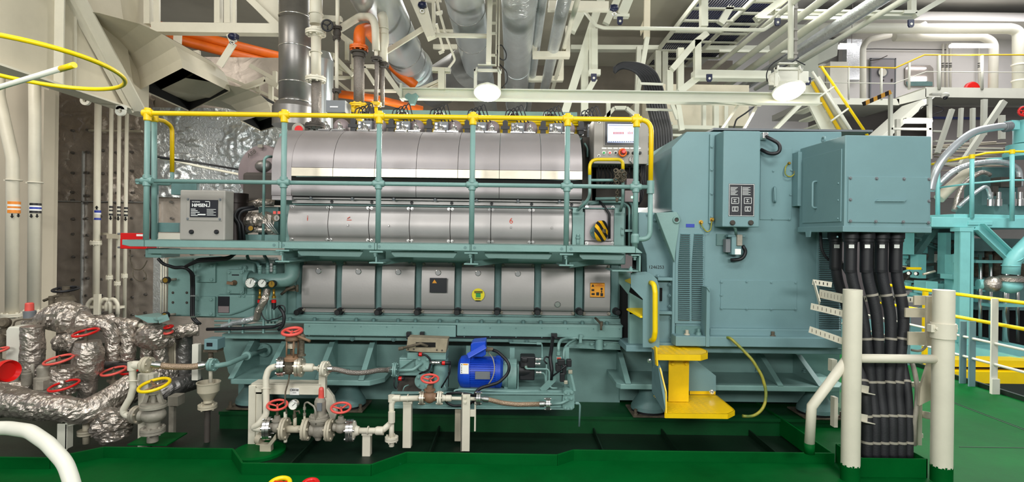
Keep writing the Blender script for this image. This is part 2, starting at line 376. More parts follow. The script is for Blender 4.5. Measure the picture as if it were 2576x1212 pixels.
for x in (765, 930, 1030, 1130, 1232, 1330, 1500): b.bolt(P(x-70 if x < 800 else x, 657, 4.85), r=.012)
b.each('bolt_row', M['teald'], eng)
# upper silver cover: seven curved panels and a left end piece
prof = [(447.5, 0), (425, 0)]
zA, zB = ZT(425, D1, 1100), ZT(335, D1+.52, 1100)
def upper_profile(n=12):
    pr = [(0, ZT(447, D1, 1100)), (0, zA)]
    for i in range(1, n+1):
        t = i/n*math.pi/2; pr.append((.53*(1-math.cos(t))*1.0, zA+(zB-zA)*math.sin(t)))
    return pr
def curved_panel(mb, x0, x1, pr, d, m=0, th=.02, gap=.002):
    vs = []; n = len(pr)
    for x in (x0+gap, x1-gap):
        for dy, z in pr: vs.append((x, d+dy, z))
        for dy, z in pr: vs.append((x, d+dy+th, z-th*.3))
    fs = [(i, 2*n+i, 2*n+i+1, i+1) for i in range(n-1)]
    mb.add(vs, fs, m, True)
    for o in (0, 2*n):
        mb.add([vs[o+i] for i in range(2*n)], [((i, i+1, n+i+1, n+i) if o else (i, n+i, n+i+1, i+1)) for i in range(n-1)], m)
    mb.add([vs[0], vs[n], vs[3*n], vs[2*n]], [(0, 1, 2, 3)], m)
pitch = W(104.6, D1); xs0 = xat(731, D1)
up = upper_profile()
for k in range(7):
    x0, x1 = xs0+k*pitch, xs0+(k+1)*pitch
    b = MB(); curved_panel(b, x0, x1, up[1:], D1); b.box(x0+.002, x1-.002, D1-.004, D1+.02, up[0][1], up[1][1]-.004, 1)
    o = b.build('upper_cover_panel', [M['steel'], M['steelw']], eng)
    b = MB()
    for q in (.28, .62):
        c = V((x0+pitch*q+.05, D1+.44, zB+.004)); b.lathe(c, (0, -.3, 1), [(.05, 0), (.05, .012), (.026, .018), (.026, .04), (.016, .05)], 12); b.tor(c+V((0, -.02, .045)), (1, 0, .2), .026, .008, 14, 6); b.bar(c+V((-.06, -.06, -.012)), c+V((.05, -.07, -.016)), .02, .012)
    b.each('cover_clip', M['chrome'], o)
b = MB(); b.box(xs0, xs0+7*pitch, D1+.01, D1+.08, ZT(500, D1, 1100), up[0][1]-.008, 0); b.build('cover_gap', M['dark'], eng)
# the rounded trough cover under the gap
pr = []
zt, zb = ZT(450.5, D1, 1100), ZT(499, D1, 1100)
for i in range(11):
    t = i/10; z = zb+(zt-zb)*t; pr.append((-.035*math.sin(math.pi*(t*.8+.15)), z))
for k, (a, c) in enumerate(((0, 3), (3, 5), (5, 7))):
    b = MB(); curved_panel(b, xs0+a*pitch, xs0+c*pitch, pr, D1+.03)
    o = b.build('trough_cover', M['steel'], eng)
    b = MB()
    for q in range(a, c): b.bolt((xs0+(q+.46)*pitch, D1+.02, zb-.008), r=.011, h=.01)
    b.each('cover_bolt', M['boxd'], o)
b = MB(); b.box(xs0-.05, xs0+7*pitch, D1+.02, D1+.2, zb-.016, zb); b.build('lower_rail', M['steeld'], eng)
b = MB(); b.box(xs0-.02, xs0+7*pitch+.02, D1+.07, D1+.2, zb-.05, zb-.02, 0)
for k in range(7): b.lathe((xs0+(k+1)*pitch*.975-.02, D1+.07, zb-.035), (0, -1, 0), [(.014, 0), (.014, .006)], 12, 1)
b.build('drip_rail', [M['steeld'], M['black']], eng)
b = MB(); b.box(xs0-.02, xs0+7*pitch+.3, D1+.09, D1+.2, zb-.066, zb-.056); b.build('edge_strip', M['teald'], eng)
b = MB()                                   # left end piece of the upper cover
prE = [(0, zb+.01), (0, zA)]+up[2:]
curved_panel(b, xat(680, D1), xs0, prE, D1+.005, 0, .1)
b.box(xat(684, D1), xs0+.01, D1-.01, D1+.1, zb-.03, zb+.005)
b.build('end_cover', M['steel'], eng)
# pump covers
p2 = W(101.7, D2); x20 = xat(726, D2)
zs = [ZT(y, D2, 1100) for y in (520, 533, 600, 611)]
for k in range(7):
    x0, x1 = x20+k*p2, x20+(k+1)*p2
    pr = [(.01, zs[3]), (.006, zs[2]-.002)]
    for i in range(9):
        t = i/8; pr.append((-.05*math.sin(math.pi*(.1+.9*(1-t)))*(.5+.5*(1-t)), zs[2]+(zs[1]-zs[2])*t))
    pr += [(.004, zs[1]+.003), (.004, zs[0])]
    b = MB(); curved_panel(b, x0, x1, pr, D2, 0, .03, .003)
    o = b.build('pump_cover', M['steeld'], eng)
    b = MB()
    for q in (.016, p2-.016) if 0 < k < 6 else ((.03, p2-.016) if k == 0 else (.016, p2-.03)):
        for z in (zs[0]-.018, zs[3]+.018): b.bolt((x0+q, D2+.002, z), r=.009, h=.018)
    b.each('cover_bolt', M['chrome'], o)
    if k in (1, 2, 5, 6):
        b = MB(); b.lathe((x0+p2*.5, D2-.043, (zs[1]+zs[2])/2-.01), (0, -1, 0), [(.009, 0), (.006, .006)], 10); b.build('vent_plug', M['chrome'], o)
zn = (zs[1]+zs[2])/2+.045
for k, s_ in ((0, 'i'), (1, '\u2312'), (5, '6')):
    if k == 1:
        b = MB(); c = V((x20+1.52*p2, D2-.034, zn)); b.bar(c+V((-.02, 0, -.01)), c+V((.022, 0, -.01)), .003, .006); b.bar(c+V((-.016, 0, .003)), c+V((.008, 0, .018)), .003, .006); b.build('chalk_number', M['rtext'], eng)
    else: text('chalk_number', s_, (x20+(k+.5)*p2, D2-.034, zn), .07, M['rtext'], eng)
# crankcase doors
p3 = W(99.6, D3); x30 = xat(765, D3); w3 = W(82, D3)
zd = [ZT(y, D3, 1150) for y in (661, 671.5, 777, 789.5)]
def door_panel(x0, w_, k):
    pr = [(.012, zd[3]), (.012, zd[2]-.004)]
    for i in range(10):
        t = i/9; pr.append((-.024-.02*math.sin(math.pi*(1-t)*.9)*(1-.4*t), zd[2]+(zd[1]-zd[2])*t))
    pr += [(.01, zd[1]+.003), (.01, zd[0])]
    b = MB(); curved_panel(b, x0, x0+w_, pr, D3, 0, .035, 0)
    o = b.build('crankcase_door', M['steeld'], eng)
    b = MB()
    for q in (.012, w_-.012):
        b.bolt((x0+q, D3+.008, zd[0]-.016), r=.01, h=.016); b.bolt((x0+q+(.01 if q > .1 else -.01), D3+.008, zd[3]+.018), r=.011, h=.016)
    b.each('door_bolt', M['grey'], o)
    if k < 6:
        b = MB(); b.lathe((x0+w_*.5, D3-.03, zd[1]-.05), (0, -1, 0), [(.026, 0), (.026, .006), (.022, .009)], 20); b.build('door_cap', M['chrome'], o)
    if k == 6:
        b = MB(); b.lathe((x0+w_*.5, D3-.045, zd[2]+.06), (0, -1, 0), [(.026, 0), (.026, .006), (.022, .009)], 20); b.build('door_cap', M['chrome'], o)
    return o
doors = [door_panel(x30+k*p3, w3, k) for k in range(7)]
doors.append(door_panel(xat(1471, D3), W(64, D3), 7))
for x in (757, 857, 955, 1053, 1152, 1251, 1351, 1456, 1549):
    b = MB(); c = P(x, 782, 4.85); b.lathe(c, (0, -1, 0), [(.034, 0), (.034, .012), (.026, .012), (.026, .1), (.022, .108)], 16)
    b.build('relief_knob', M['black'], eng)
# stickers on doors
b = MB(); b.rect(1081, 699, 1124, 736, 4.772, .003); o = b.build('notice_plate', M['plate'], doors[3])
b = MB(); b.prism([P(1087, 712, 4.770), P(1093, 703, 4.770), P(1099, 712, 4.770)], (0, .001, 0)); b.build('warning_mark', M['sorange'], o)
b = MB(); b.lathe(P(1203, 741, 4.785), (0, -1, 0), [(W(16, 4.78), 0), (W(16, 4.78), .004)], 28); o = b.build('round_sticker', M['syellow'], doors[4])
b = MB(); b.rect(1197, 737, 1209, 748, 4.779, .001); b.build('sticker_print', M['sgreen'], o)
b = MB()
for y, h in ((732, 2), (735, 2), (750, 1.5), (755, 2.5)): b.rect(1193 if y < 740 else 1196, y, 1214 if y < 740 else 1209, y+h, 4.7785, .001)
b.build('sticker_lines', M['btext'], o)
b = MB(); b.rect(1485, 711, 1521, 748, 4.785, .003); o = b.build('tightening_sticker', M['sorange'], doors[7])
b = MB()
for x0, y0, x1, y1 in ((1485, 711.3, 1521, 712.4), (1485, 746.6, 1521, 747.7), (1488, 727, 1495, 732), (1488, 737, 1496, 742), (1500, 735, 1507, 743), (1511, 724, 1516, 729), (1512, 730, 1515, 736), (1510.5, 737, 1517, 745)): b.rect(x0, y0, x1, y1, 4.7835, .001)
b.prism([P(1488, 721, 4.7835), P(1491.5, 714, 4.7835), P(1495, 721, 4.7835)], (0, .001, 0)); b.build('sticker_pictures', M['btext'], o)
text('sticker_text', 'CHECK\nTIGHTENING', P(1508, 717, 4.783), .013, M['rtext'], o)
# right end of the engine: two teal posts, silver end plate, hazard-striped handle
b = MB(); b.rect(1440, 533, 1470, 622, 4.70, .2); b.rect(1545, 533, 1571, 622, 4.70, .2); b.each('end_post', M['teal'], eng, bev=.006)
b = MB(); b.rect(1471, 516, 1545, 606, 4.72, .05); b.rect(1471, 607, 1545, 617, 4.715, .05); o = b.build('end_plate', M['steel'], eng, bev=.004)
b = MB()
for x, y in ((1476, 521), (1542, 521), (1476, 611), (1541, 611)): b.bolt(P(x, y, 4.715), r=.01, h=.014)
b.each('plate_bolt', M['chrome'], o)
b = MB(); c = P(1502, 584, 4.72); b.lathe(c, (0, -1, 0), [(W(18, 4.7), 0), (W(18, 4.7), .01), (W(14, 4.7), .012)], 24)
for t in range(6): b.bolt(c+V((math.cos(t*1.05)*.05, -.012, math.sin(t*1.05)*.05)), r=.006, h=.006)
o = b.build('indicator_flange', M['teald'], eng)
b = MB(); b.lathe(P(1508, 581, 4.66), (.8, -.6, 0), [(W(27, 4.6), 0), (W(27, 4.6), .035), (W(24, 4.6), .04)], 28); b.build('striped_disc', M['hazard'], o)
b = MB(); b.lathe(P(1517, 581, 4.63), (.8, -.6, 0), [(.018, 0), (.018, .02)], 12); b.build('hub', M['cast'], o)
# pipes and cables of the right end
b = MB(); b.pt([(1500, 500, 4.85), (1517, 515, 4.7), (1533, 538, 4.69), (1533, 600, 4.69)], 6, rb=.05); b.build('sensor_cable', M['black'], eng)
for pts, wpx in (([(1498, 500, 4.75), (1570, 499, 4.75), (1592, 512, 4.75), (1592, 618, 4.75)], 8), ([(1515, 508, 4.74), (1565, 508, 4.74), (1583, 518, 4.74), (1583, 618, 4.74)], 6), ([(1470, 360, 5.0), (1478, 372, 5.0), (1478, 395, 5.0)], 5), ([(1482, 514, 4.78), (1510, 508, 4.78)], 8)):
    b = MB(); b.pt(pts, wpx, rb=.07); b.build('oil_pipe', M['teal'], eng)
b = MB(); b.rect(1562, 572, 1570, 592, 4.69, .03); b.rect(1572, 577, 1592, 583, 4.70, .03)
for y in (574, 589): b.bolt(P(1566, y, 4.69), r=.009, h=.014)
b.build('pipe_clamp', M['teal'], eng)
b = MB(); b.pt([(1454, 622, 4.69), (1454, 600, 4.69)], 8); b.lathe(P(1454, 600, 4.69), (0, 0, 1), [(.02, 0), (.02, .012), (.012, .015), (.016, .03), (.012, .04)], 12); b.build('drain_cock', M['teal'], eng)
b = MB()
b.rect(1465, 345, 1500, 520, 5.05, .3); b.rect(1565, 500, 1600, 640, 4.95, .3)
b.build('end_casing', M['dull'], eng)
# top: fuel rails, heads, solenoids
b = MB(); b.pt([(965, 300, 5.45), (1490, 307, 5.45)], 9); b.pt([(965, 308, 5.42), (1490, 314, 5.42)], 5); b.build('fuel_rail', M['yellowc'], eng)
b = MB(); b.rect(960, 279, 1452, 292, 5.7, .06); b.build('rail_backing', M['teald'], eng)
b = MB(); b.rect(945, 311, 1470, 333, 5.5, .1); b.build('head_plate', M['yellow'], eng)
for k in range(7):
    cx = 862+k*94; hd = T  # noqa
    c = P(cx, 330+k*1.2, 5.3)
    b = MB(); b.lathe(P(cx, 322+k*1.2, 5.35), (0, -1, .15), [(W(20, 5.3), -.1), (W(20, 5.3), .05), (W(16, 5.3), .08), (.03, .09)], 20, sharp=False)
    o = b.build('head_cover', M['filt'], eng)
    b = MB(); x = c.x+.13; b.box(x-.025, x+.025, 5.2, 5.26, c.z-.02, c.z+.1); b.box(x-.045, x+.045, 5.19, 5.21, c.z+.02, c.z+.05); b.box(x-.015, x+.015, 5.2, 5.24, c.z+.1, c.z+.13); b.build('solenoid', M['black'], o)
    b = MB(); x = c.x+.205; b.box(x-.018, x+.018, 5.17, 5.24, c.z-.05, c.z+.075, 0)
    for q in (-.02, .02, .055): b.lathe((x, 5.17, c.z+q), (0, -1, 0), [(.012, 0), (.012, .008)], 10, 1)
    b.build('valve_block', [M['boxd'], M['chrome']], o)
    b = MB(); x = c.x+.27; b.box(x-.045, x+.045, 5.19, 5.29, c.z-.015, c.z+.085, 0); b.box(x-.03, x+.03, 5.188, 5.19, c.z+.03, c.z+.05, 1); b.build('junction_box', [M['boxd'], M['labelw']], o)
    b = MB()
    for q in range(4):
        s_ = V((c.x+.12+q*.035, 5.24, c.z+.12)); b.tube([s_, s_+V((.02, .02, .09)), s_+V((.06, .05, .12+.02*q)), s_+V((.1, .0, .05)), s_+V((.13, -.02, -.03))], .006, 6, .04)
    b.build('wiring', M['black'], o)
    b = MB(); x = c.x+.2; b.box(x-.05, x+.05, 5.35, 5.42, c.z+.15, c.z+.21, 0); b.tor((x, 5.34, c.z+.18), (0, 1, 0), .03, .006, 14, 6, 1); b.build('coil', [M['black'], M['chrome']], o)
# dark recess and white clamps behind the right end of the top
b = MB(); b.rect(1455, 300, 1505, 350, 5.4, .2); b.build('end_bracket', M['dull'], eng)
# base ledge with bolts, cover boxes
b = MB(); b.rect(700, 796, 1568, 806, 4.82, .3); b.rect(716, 806, 1568, 813, 4.80, .4); b.rect(716, 812.5, 1568, 818, 4.705, .5); b.build('base_flange', M['teal'], eng, bev=.006)
b = MB()
for k in range(16):
    x = 730+k*52.5+(9 if k % 2 else 0); c = P(x, 813+(k-8)*.68, 4.752); b.lathe(c+V((0, 0, .0)), (0, 0, 1), [(.022, 0), (.022, .008), (.016, .008), (.016, .034)], 8)
b.each('foundation_bolt', M['teald'], eng)
# ------------------------------------------------------------------ bed frame under engine and generator
bed = T('bed_frame', 'teal welded bed frame carrying the engine and generator above the green plinth', 'frame', (0.2, 5.2, .06))
b = MB(); b.rect(600, 868, 1560, 1013, 5.0, .9); b.rect(1560, 880, 2112, 1010, 4.95, .95); b.build('web', M['teal'], bed)
b = MB(); b.rect(558, 846, 1560, 858, 4.78, .9); b.build('top_flange', M['teal'], bed, bev=.005)
b = MB(); b.rect(1575, 872, 2118, 888, 4.42, 1.2); b.build('generator_flange', M['gen'], bed, bev=.005)
ZS = P(750, 955, 4.5).z
b = MB()
for x0, x1 in ((572, 930), (1553, 2112)):
    a, c = P(x0, 955, 4.5).x, P(x1, 955, 4.5).x
    b.prism([(a+.03, 4.5, ZS), (a, 4.55, ZS), (a, 5.05, ZS), (c+.1, 5.05, ZS), (c+.1, 4.62, ZS), (c, 4.5, ZS)], (0, 0, -.045))
b.each('foot_shelf', M['teal'], bed, bev=.006)
b = MB()
for x in (634, 715, 836, 937, 1560, 1700, 1915, 2010):
    top, bot = P(x, 860, 4.86), P(x, 952, 4.5)
    top.z = P(750, 860, 4.86).z - (.06 if x > 1500 else 0); bot.z = ZS; bot.x = top.x
    b.prism([top+V((-.006, 0, 0)), bot+V((-.006, 0, 0)), V((top.x-.006, 5.0, ZS)), V((top.x-.006, 5.0, top.z))], (.012, 0, 0)); b.bar(top, bot, .045, .012, (0, 1, 0))
b.each('gusset', M['teal'], bed, eps=.0)
b = MB(); b.ppx([(556, 852), (640, 852), (640, 885), (612, 905), (590, 960), (574, 935)], 4.95, .03); b.build('end_gusset', M['teal'], bed)
b = MB()
for x in (875, 600, 2025): b.lathe(P(x, 936, 4.75), (0, 0, 1), [(.03, 0), (.03, .01), (.018, .01), (.018, .03)], 8)
for x in (675, 850, 1905): b.lathe(P(x, 934, 4.7), (0, 0, 1), [(.025, 0), (.018, .01), (.018, .025)], 6)
b.each('foot_bolt', M['teald'], bed)
b = MB(); b.lathe(P(667, 880, 4.98), (0, -1, 0), [(.06, 0), (.06, .02)], 24)
for t in range(4): b.bolt(P(667, 880, 4.96)+V((math.cos(t*1.57+.8)*.045, 0, math.sin(t*1.57+.8)*.045)), r=.007, h=.008)
b.build('pipe_flange', M['teal'], bed)
# flat cover boxes and the thin ledge along the bed
b = MB(); b.rect(763, 816, 1147, 846, 4.70, .1); b.rect(1149, 818, 1566, 848, 4.70, .1); o = b.each('cover_box', M['teal'], bed, bev=.008)
b = MB()
for k in range(13): b.bolt(P(778+k*65, 820+k*.6, 4.70), r=.005, h=.005, washer=False); b.bolt(P(778+k*65, 843+k*.6, 4.70), r=.005, h=.005, washer=False)
b.each('cover_screw', M['teald'], bed)
b = MB(); b.rect(760, 846.5, 1570, 849, 4.71, .08); b.build('seal_strip', M['black'], bed)
b = MB()
for x in (886, 990, 1285, 1325): b.bolt(P(x, 852+.013*(x-886), 4.77), r=.014, h=.012)
b.each('ledge_bolt', M['teald'], bed)
b = MB(); b.chan(P(1430, 863, 4.76), P(1560, 868, 4.76), .03, .07); b.lathe(P(1507, 878, 4.72), (0, 0, 1), [(.035, 0), (.035, .09)], 14); b.bolt(P(1488, 865, 4.74), r=.012); b.bolt(P(1521, 866, 4.74), r=.012); b.build('coupling_guard', M['teal'], bed)
# rubber mounts under the shelf
def mount(x, d, lab):
    c = P(x, 1000, d); c.z = .066; r = .17
    t = T('vibration_mount', lab, 'mount', (c.x, d, .066), 'resilient mounts under the bed frame')
    b = MB(); b.box(c.x-r, c.x+r, d-.16, d+.16, .066, .08); b.build('base_plate', M['cast'], t, bev=.003)
    b = MB(); b.lathe((c.x, d, .08), (0, 0, 1), [(.15, 0), (.15, .02)], 24); b.build('rubber_ring', M['black'], t)
    b = MB(); b.lathe((c.x, d, .1), (0, 0, 1), [(.155, 0), (.15, .03), (.12, .08), (.085, .13), (.08, .28-.066)], 24); b.build('cap', M['teald'], t)
    b = MB()
    for sx in (-1, 1): b.lathe((c.x+sx*.145, d-.13, .08), (0, 0, 1), [(.022, 0), (.022, .015), (.014, .015), (.014, .05)], 6)
    b.each('mount_bolt', M['cast'], t)
mount(876, 4.75, 'teal conical rubber mount behind the pressure regulator with the red cap')
mount(640, 4.78, 'teal rubber mount on rusty plate behind the OE038 frame post')
mount(1632, 4.72, 'teal conical rubber mount on pale base plate beside the yellow lower step')
mount(2052, 4.72, 'teal conical rubber mount on pale base plate beneath the generator beside the angled white brace')
# ------------------------------------------------------------------ generator
G = 4.4
gen = T('generator', 'large teal generator housing with slatted air panel coupled to the engine', 'generator', (P(1900, 700, G).x, 5, .7))
b = MB(); b.ppx([(1728, 331), (2118, 331), (2118, 872), (1700, 872), (1700, 540), (1690, 530), (1690, 371)], G, 1.25); b.build('housing', M['gen'], gen, bev=.008)
b = MB(); b.rect(1795, 324, 2196, 329, G+.02, 1.1); b.build('roof_plate', M['boxd'], gen)
b = MB(); b.rect(1785, 337, 1796, 562, G-.02, .03); o = b.build('flange_strip', M['gen'], gen, bev=.003)
b = MB()
for y in (369, 427, 487, 545): b.bolt(P(1790, y, G-.02), r=.01, h=.01)
b.each('strip_bolt', M['gen'], o)
# seams of the access panels
def seam_panel(x0, y0, x1, y1, nm, bolts, d=G, m='gen'):
    b = MB(); b.rect(x0, y0, x1, y1, d-.006, .01); o = b.build(nm, M[m], gen, bev=.003)
    b = MB()
    for x, y in bolts: b.bolt(P(x, y, d-.006), r=.008, h=.007)
    b.each('panel_bolt', M['gen'], o); return o
seam_panel(1913, 372, 1992, 553, 'access_panel', [(1945, 430), (1990, 428), (1988, 490), (1943, 550), (1985, 551)])
seam_panel(1813, 705, 2005, 778, 'access_panel', [(1815, 709), (1815, 742), (1815, 775), (1878, 708), (1940, 710), (1878, 776), (1940, 777), (2001, 711), (2001, 777)])
b = MB(); b.pt([(1949, 471, G-.01), (1949, 472, G-.045), (1950, 507, G-.045), (1950, 508, G-.01)], 5, rb=.02); b.build('handle', M['gen'], gen)
# slatted panel
def louvre(x0, x1, y0, y1, cols, n, d, nm, slant=0):
    b = MB(); b.rect(x0, y0, x1, y1, d-.012, .015); o = b.build(nm, M['gen'], gen, bev=.004)
    b = MB()
    for a, c in cols:
        for k in range(n):
            y = y0+12+(y1-y0-22)*(k+.5)/n; s_ = max(0, slant*(1-k/(n*.35)))
            p, q = P(a+s_, y, d-.014), P(c, y, d-.014); q.z = p.z; h = W((y1-y0)/n*.55, d)
            b.prism([(p.x, d-.012, p.z-h), (p.x, d-.03, p.z-h*.3), (p.x, d-.012, p.z+h*.5)], (q.x-p.x, 0, 0)); b.box(p.x, q.x, d-.0135, d-.011, p.z-h*1.35, p.z-h*.9, 1)
    b.build('slats', [M['gen'], M['dull']], o)
    b = MB()
    for k in range(5): b.bolt(P(x1-3, y0+15+k*(y1-y0-20)/4, d-.012), r=.008, h=.008)
    b.each('panel_bolt', M['gen'], o); return o
louvre(1699, 1772, 574, 814, ((1706, 1735), (1740, 1768)), 44, G, 'air_panel', 6)
louvre(2054, 2116, 585, 850, ((2060, 2112),), 46, G, 'air_panel')
b = MB(); b.rect(1726, 563, 1747, 571.5, G-.004, .004); b.build('name_tag', M['bandb'], gen)
b = MB(); b.rect(1700, 820, 1775, 872, G-.02, .05); b.build('foot_recess', M['teald'], gen)
b = MB(); b.rect(1777, 722, 1786, 872, G-.14, .14); b.ppx([(1777, 722), (1781, 722), (1786, 728), (1786, 735)], G-.15, .15); b.build('side_rib', M['gen'], gen, bev=.003)
b = MB(); b.rect(1786, 828, 2118, 846, G-.05, .06); b.build('base_rail', M['gen'], gen, bev=.006)
for x, y, m in ((1728, 846, 'whited'), (1757, 842, 'teald'), (1944, 850, 'cast')):
    b = MB(); b.lathe(P(x, y+4, G-.06), (0, 0, 1), [(.035, 0), (.035, .012), (.026, .012), (.022, .035), (.014, .035), (.014, .065)], 8); b.build('anchor_bolt', M[m], gen)
b = MB(); b.rect(1700, 848, 2118, 873, G-.13, .13); b.build('foot_plate', M['gen'], gen, bev=.005)
# lifting lug and flywheel housing
b = MB(); b.ppx([(1650, 535), (1688, 533), (1703, 533), (1710, 545), (1708, 575), (1701, 620), (1697, 660), (1690, 640)], G-.03, .06)
o = b.build('lifting_lug', M['teal'], gen, bev=.004)
b = MB(); b.tor(P(1702, 553, G-.035), (0, 1, 0), .024, .008, 20, 8); b.lathe(P(1702, 553, G-.032), (0, -1, 0), [(.022, 0), (.022, .001)], 16, 1); b.build('lug_eye', [M['teal'], M['dull']], o)
b = MB(); b.ppx([(1607, 534), (1650, 535), (1693, 648), (1693, 697), (1628, 695), (1626, 640), (1607, 590)], G+.12, .5); fly = b.build('flywheel_housing', M['gen'], gen, bev=.005)
b = MB(); b.bar(P(1650, 537, G+.1), P(1695, 650, G+.1), .03, .04, (0, 1, 0)); b.bar(P(1695, 650, G+.1), P(1695, 696, G+.1), .03, .04, (0, 1, 0)); b.build('housing_rim', M['teal'], fly)
b = MB()
for x, y in ((1630, 539), (1648, 553), (1659, 575), (1671, 601), (1682, 628), (1689, 670), (1655, 693), (1685, 693)): b.bolt(P(x, y, G+.115), r=.011, h=.012)
b.each('rim_bolt', M['gen'], fly)
text('stamped_number', '1246253', P(1651, 672, G+.118), .038, M['btext'], fly)
b = MB()
for y0, y1 in ((698, 706), (783, 791), (862, 872)): b.rect(1655, y0, 1700, y1, G-.0, .1)
b.rect(1692, 540, 1700, 872, G-.005, .08); b.build('side_frame', M['gen'], gen, bev=.003)
b = MB(); b.rect(1655, 706, 1692, 783, G+.08, .06); b.rect(1658, 791, 1690, 862, G+.05, .06); b.each('side_cover', M['gen'], gen, bev=.003)
b = MB()
for y in (715, 743, 770, 800, 848): b.bolt(P(1686, y, G+.05), r=.01, h=.014)
b.each('cover_bolt', M['gen'], gen)
b = MB(); b.rect(1660, 724, 1666, 757, G+.07, .02); b.build('inspection_slot', M['dark'], gen)
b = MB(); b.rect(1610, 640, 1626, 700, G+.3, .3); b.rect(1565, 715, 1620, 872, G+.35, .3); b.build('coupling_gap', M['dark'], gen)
# earth cables, plugs
def cable(name, pts, wpx, lab, m='cable', rb=.05, cat='cable', parent=None, group=None):
    b = MB(); b.pt(pts, wpx, seg=10, rb=rb)
    o = b.build(name, M[m], parent)
    return o if parent else tag(o, lab, cat, group)
for pts in ([(1763, 559, G), (1766, 570, G-.03), (1778, 584, G-.03), (1788, 579, G-.03), (1791, 552, G-.02)], [(1983, 411, G), (1976, 420, G-.03), (1974, 440, G-.04), (1990, 446, G-.04), (2002, 433, G-.03)]):
    o = cable('earth_wire', pts, 3, '', 'earth', .04, parent=gen)
    b = MB(); b.bolt(P(*pts[0]), r=.012, h=.02); b.bolt(P(*pts[-1]), r=.012, h=.02); b.each('wire_lug', M['brass'], o)
b = MB(); b.rect(1919, 332, 1934, 350, G-.06, .06); o = b.build('gland_clamp', M['chrome'], gen, bev=.01)
cable('hose_loop', [(1925, 343, G-.05), (1944, 352, G-.07), (1962, 362, G-.09), (1962, 384, G-.1), (1938, 388, G-.08), (1914, 376, G-.03)], 9, '', 'black', .08, parent=gen)
# front control box of the generator
cb = T('generator_control_box', 'tall teal box with black diagram plate fixed to the generator front', 'cabinet', (P(1865, 570, 4.25).x, 4.25, P(1865, 571, 4.22).z))
b = MB(); b.rect(1819, 329, 1912, 571, 4.22, .18); b.build('body', M['gen'], cb, bev=.008)
b = MB(); b.rect(1833, 462, 1898, 544, 4.217, .003); pl = b.build('diagram_plate', M['plate'], cb)
b = MB()
for x0, y0, x1, y1 in ((1834, 463, 1897, 464), (1834, 542, 1897, 543), (1834, 463, 1835, 543), (1896, 463, 1897, 543), (1864.5, 468, 1865.5, 542)): b.rect(x0, y0, x1, y1, 4.2155, .0015)
for k in range(7):
    b.rect(1838, 471+k*3, 1838+18-(k % 3)*3, 472+k*3, 4.2155, .0015); b.rect(1868, 471+k*3, 1868+20-(k % 2)*5, 472+k*3, 4.2155, .0015)
for cx in (1849, 1881):
    for cy, s_ in ((504, 9), (525, 7)):
        for x0, y0, x1, y1 in ((cx-s_, cy-s_*.8, cx+s_, cy-s_*.8+1), (cx-s_, cy+s_*.8, cx+s_, cy+s_*.8+1), (cx-s_, cy-s_*.8, cx-s_+1, cy+s_*.8), (cx+s_, cy-s_*.8, cx+s_+1, cy+s_*.8), (cx-4, cy-3, cx+4, cy-2), (cx-4, cy+3, cx+4, cy+4), (cx-1, cy-3, cx, cy+3)): b.rect(x0, y0, x1, y1, 4.2155, .0015)
b.build('diagram_lines', M['wtext'], pl)
b = MB()
for x, y in ((1842, 560), (1888, 560)): b.lathe(P(x, y, 4.22), (0, -1, 0), [(.02, 0), (.02, .012), (.014, .018)], 16)
b.each('cable_gland', M['dull'], cb)
# heater junction under the box
hj = T('cable_junction', 'small teal junction box with black hose under the tall diagram box', 'junction box', P(1860, 655, 4.33))
b = MB(); b.rect(1841, 595, 1866, 641, 4.3, .08); b.rect(1832, 590, 1876, 597, 4.31, .06); b.build('body', M['gen'], hj, bev=.006)
b = MB(); b.rect(1849, 626, 1864, 640, 4.297, .003); b.build('label', M['labelw'], hj)
b = MB(); b.rect(1826, 601, 1838, 635, 4.32, .06); b.build('side_block', M['boxd'], hj, bev=.004)
b = MB(); b.rect(1855, 590, 1868, 618, 4.28, .03); b.build('latch', M['grey'], hj, bev=.004)
cable('pipe', [(1842, 562, 4.22), (1850, 575, 4.28), (1852, 592, 4.32)], 7, '', 'teal', .04, parent=hj)
cable('hose', [(1868, 618, 4.34), (1877, 632, 4.34), (1868, 652, 4.34), (1838, 654, 4.36)], 9, '', 'black', .08, parent=hj)
b = MB(); b.rect(1803, 588, 1828, 617, G-.015, .03); b.build('bracket', M['teald'], hj)
# ------------------------------------------------------------------ terminal box and its cables
TD, TB = 3.75, 4.34
tb = T('terminal_box', 'big blue-grey terminal box overhanging the thick black cables beside the generator', 'terminal box', (P(2230, 580, TD).x, 4.05, P(2230, 582, TD).z))
x0, x1, z0, z1 = P(2125, 460, TD).x, P(2342, 460, TD).x, P(2230, 580, TD).z, P(2230, 341, TD).z
b = MB(); b.box(x0, x1, TD, TB, z0, z1); b.build('body', M['gen'], tb, bev=.006)
b = MB(); b.box(x0-.012, x1+.006, TD-.006, TB, z0-.012, z0+.03); b.build('bottom_rim', M['gen'], tb, bev=.004)
b = MB(); b.box(x0-.03, x0+.1, TB-.03, TB+.06, z0+.2, z1-.03); b.build('collar', M['gen'], tb)
b = MB(); b.rect(2134, 444, 2338, 560, TD-.008, .01); o = b.build('cover_plate', M['gen'], tb, bev=.003)
b = MB()
for x, y in ((2139, 448), (2205, 449), (2274, 450), (2337, 451), (2139, 502), (2337, 506), (2139, 556), (2203, 557), (2272, 558), (2336, 560)): b.bolt(P(x, y, TD-.008), r=.008, h=.008)
b.each('cover_bolt', M['boxd'], o)
b = MB(); c = P(2240, 503, TD-.01); b.prism([c+V((-.11, 0, -.012)), c+V((-.09, 0, .004)), c+V((.11, 0, .006)), c+V((.09, 0, -.01))], (0, -.012, 0)); b.build('pull_lip', M['gen'], o)
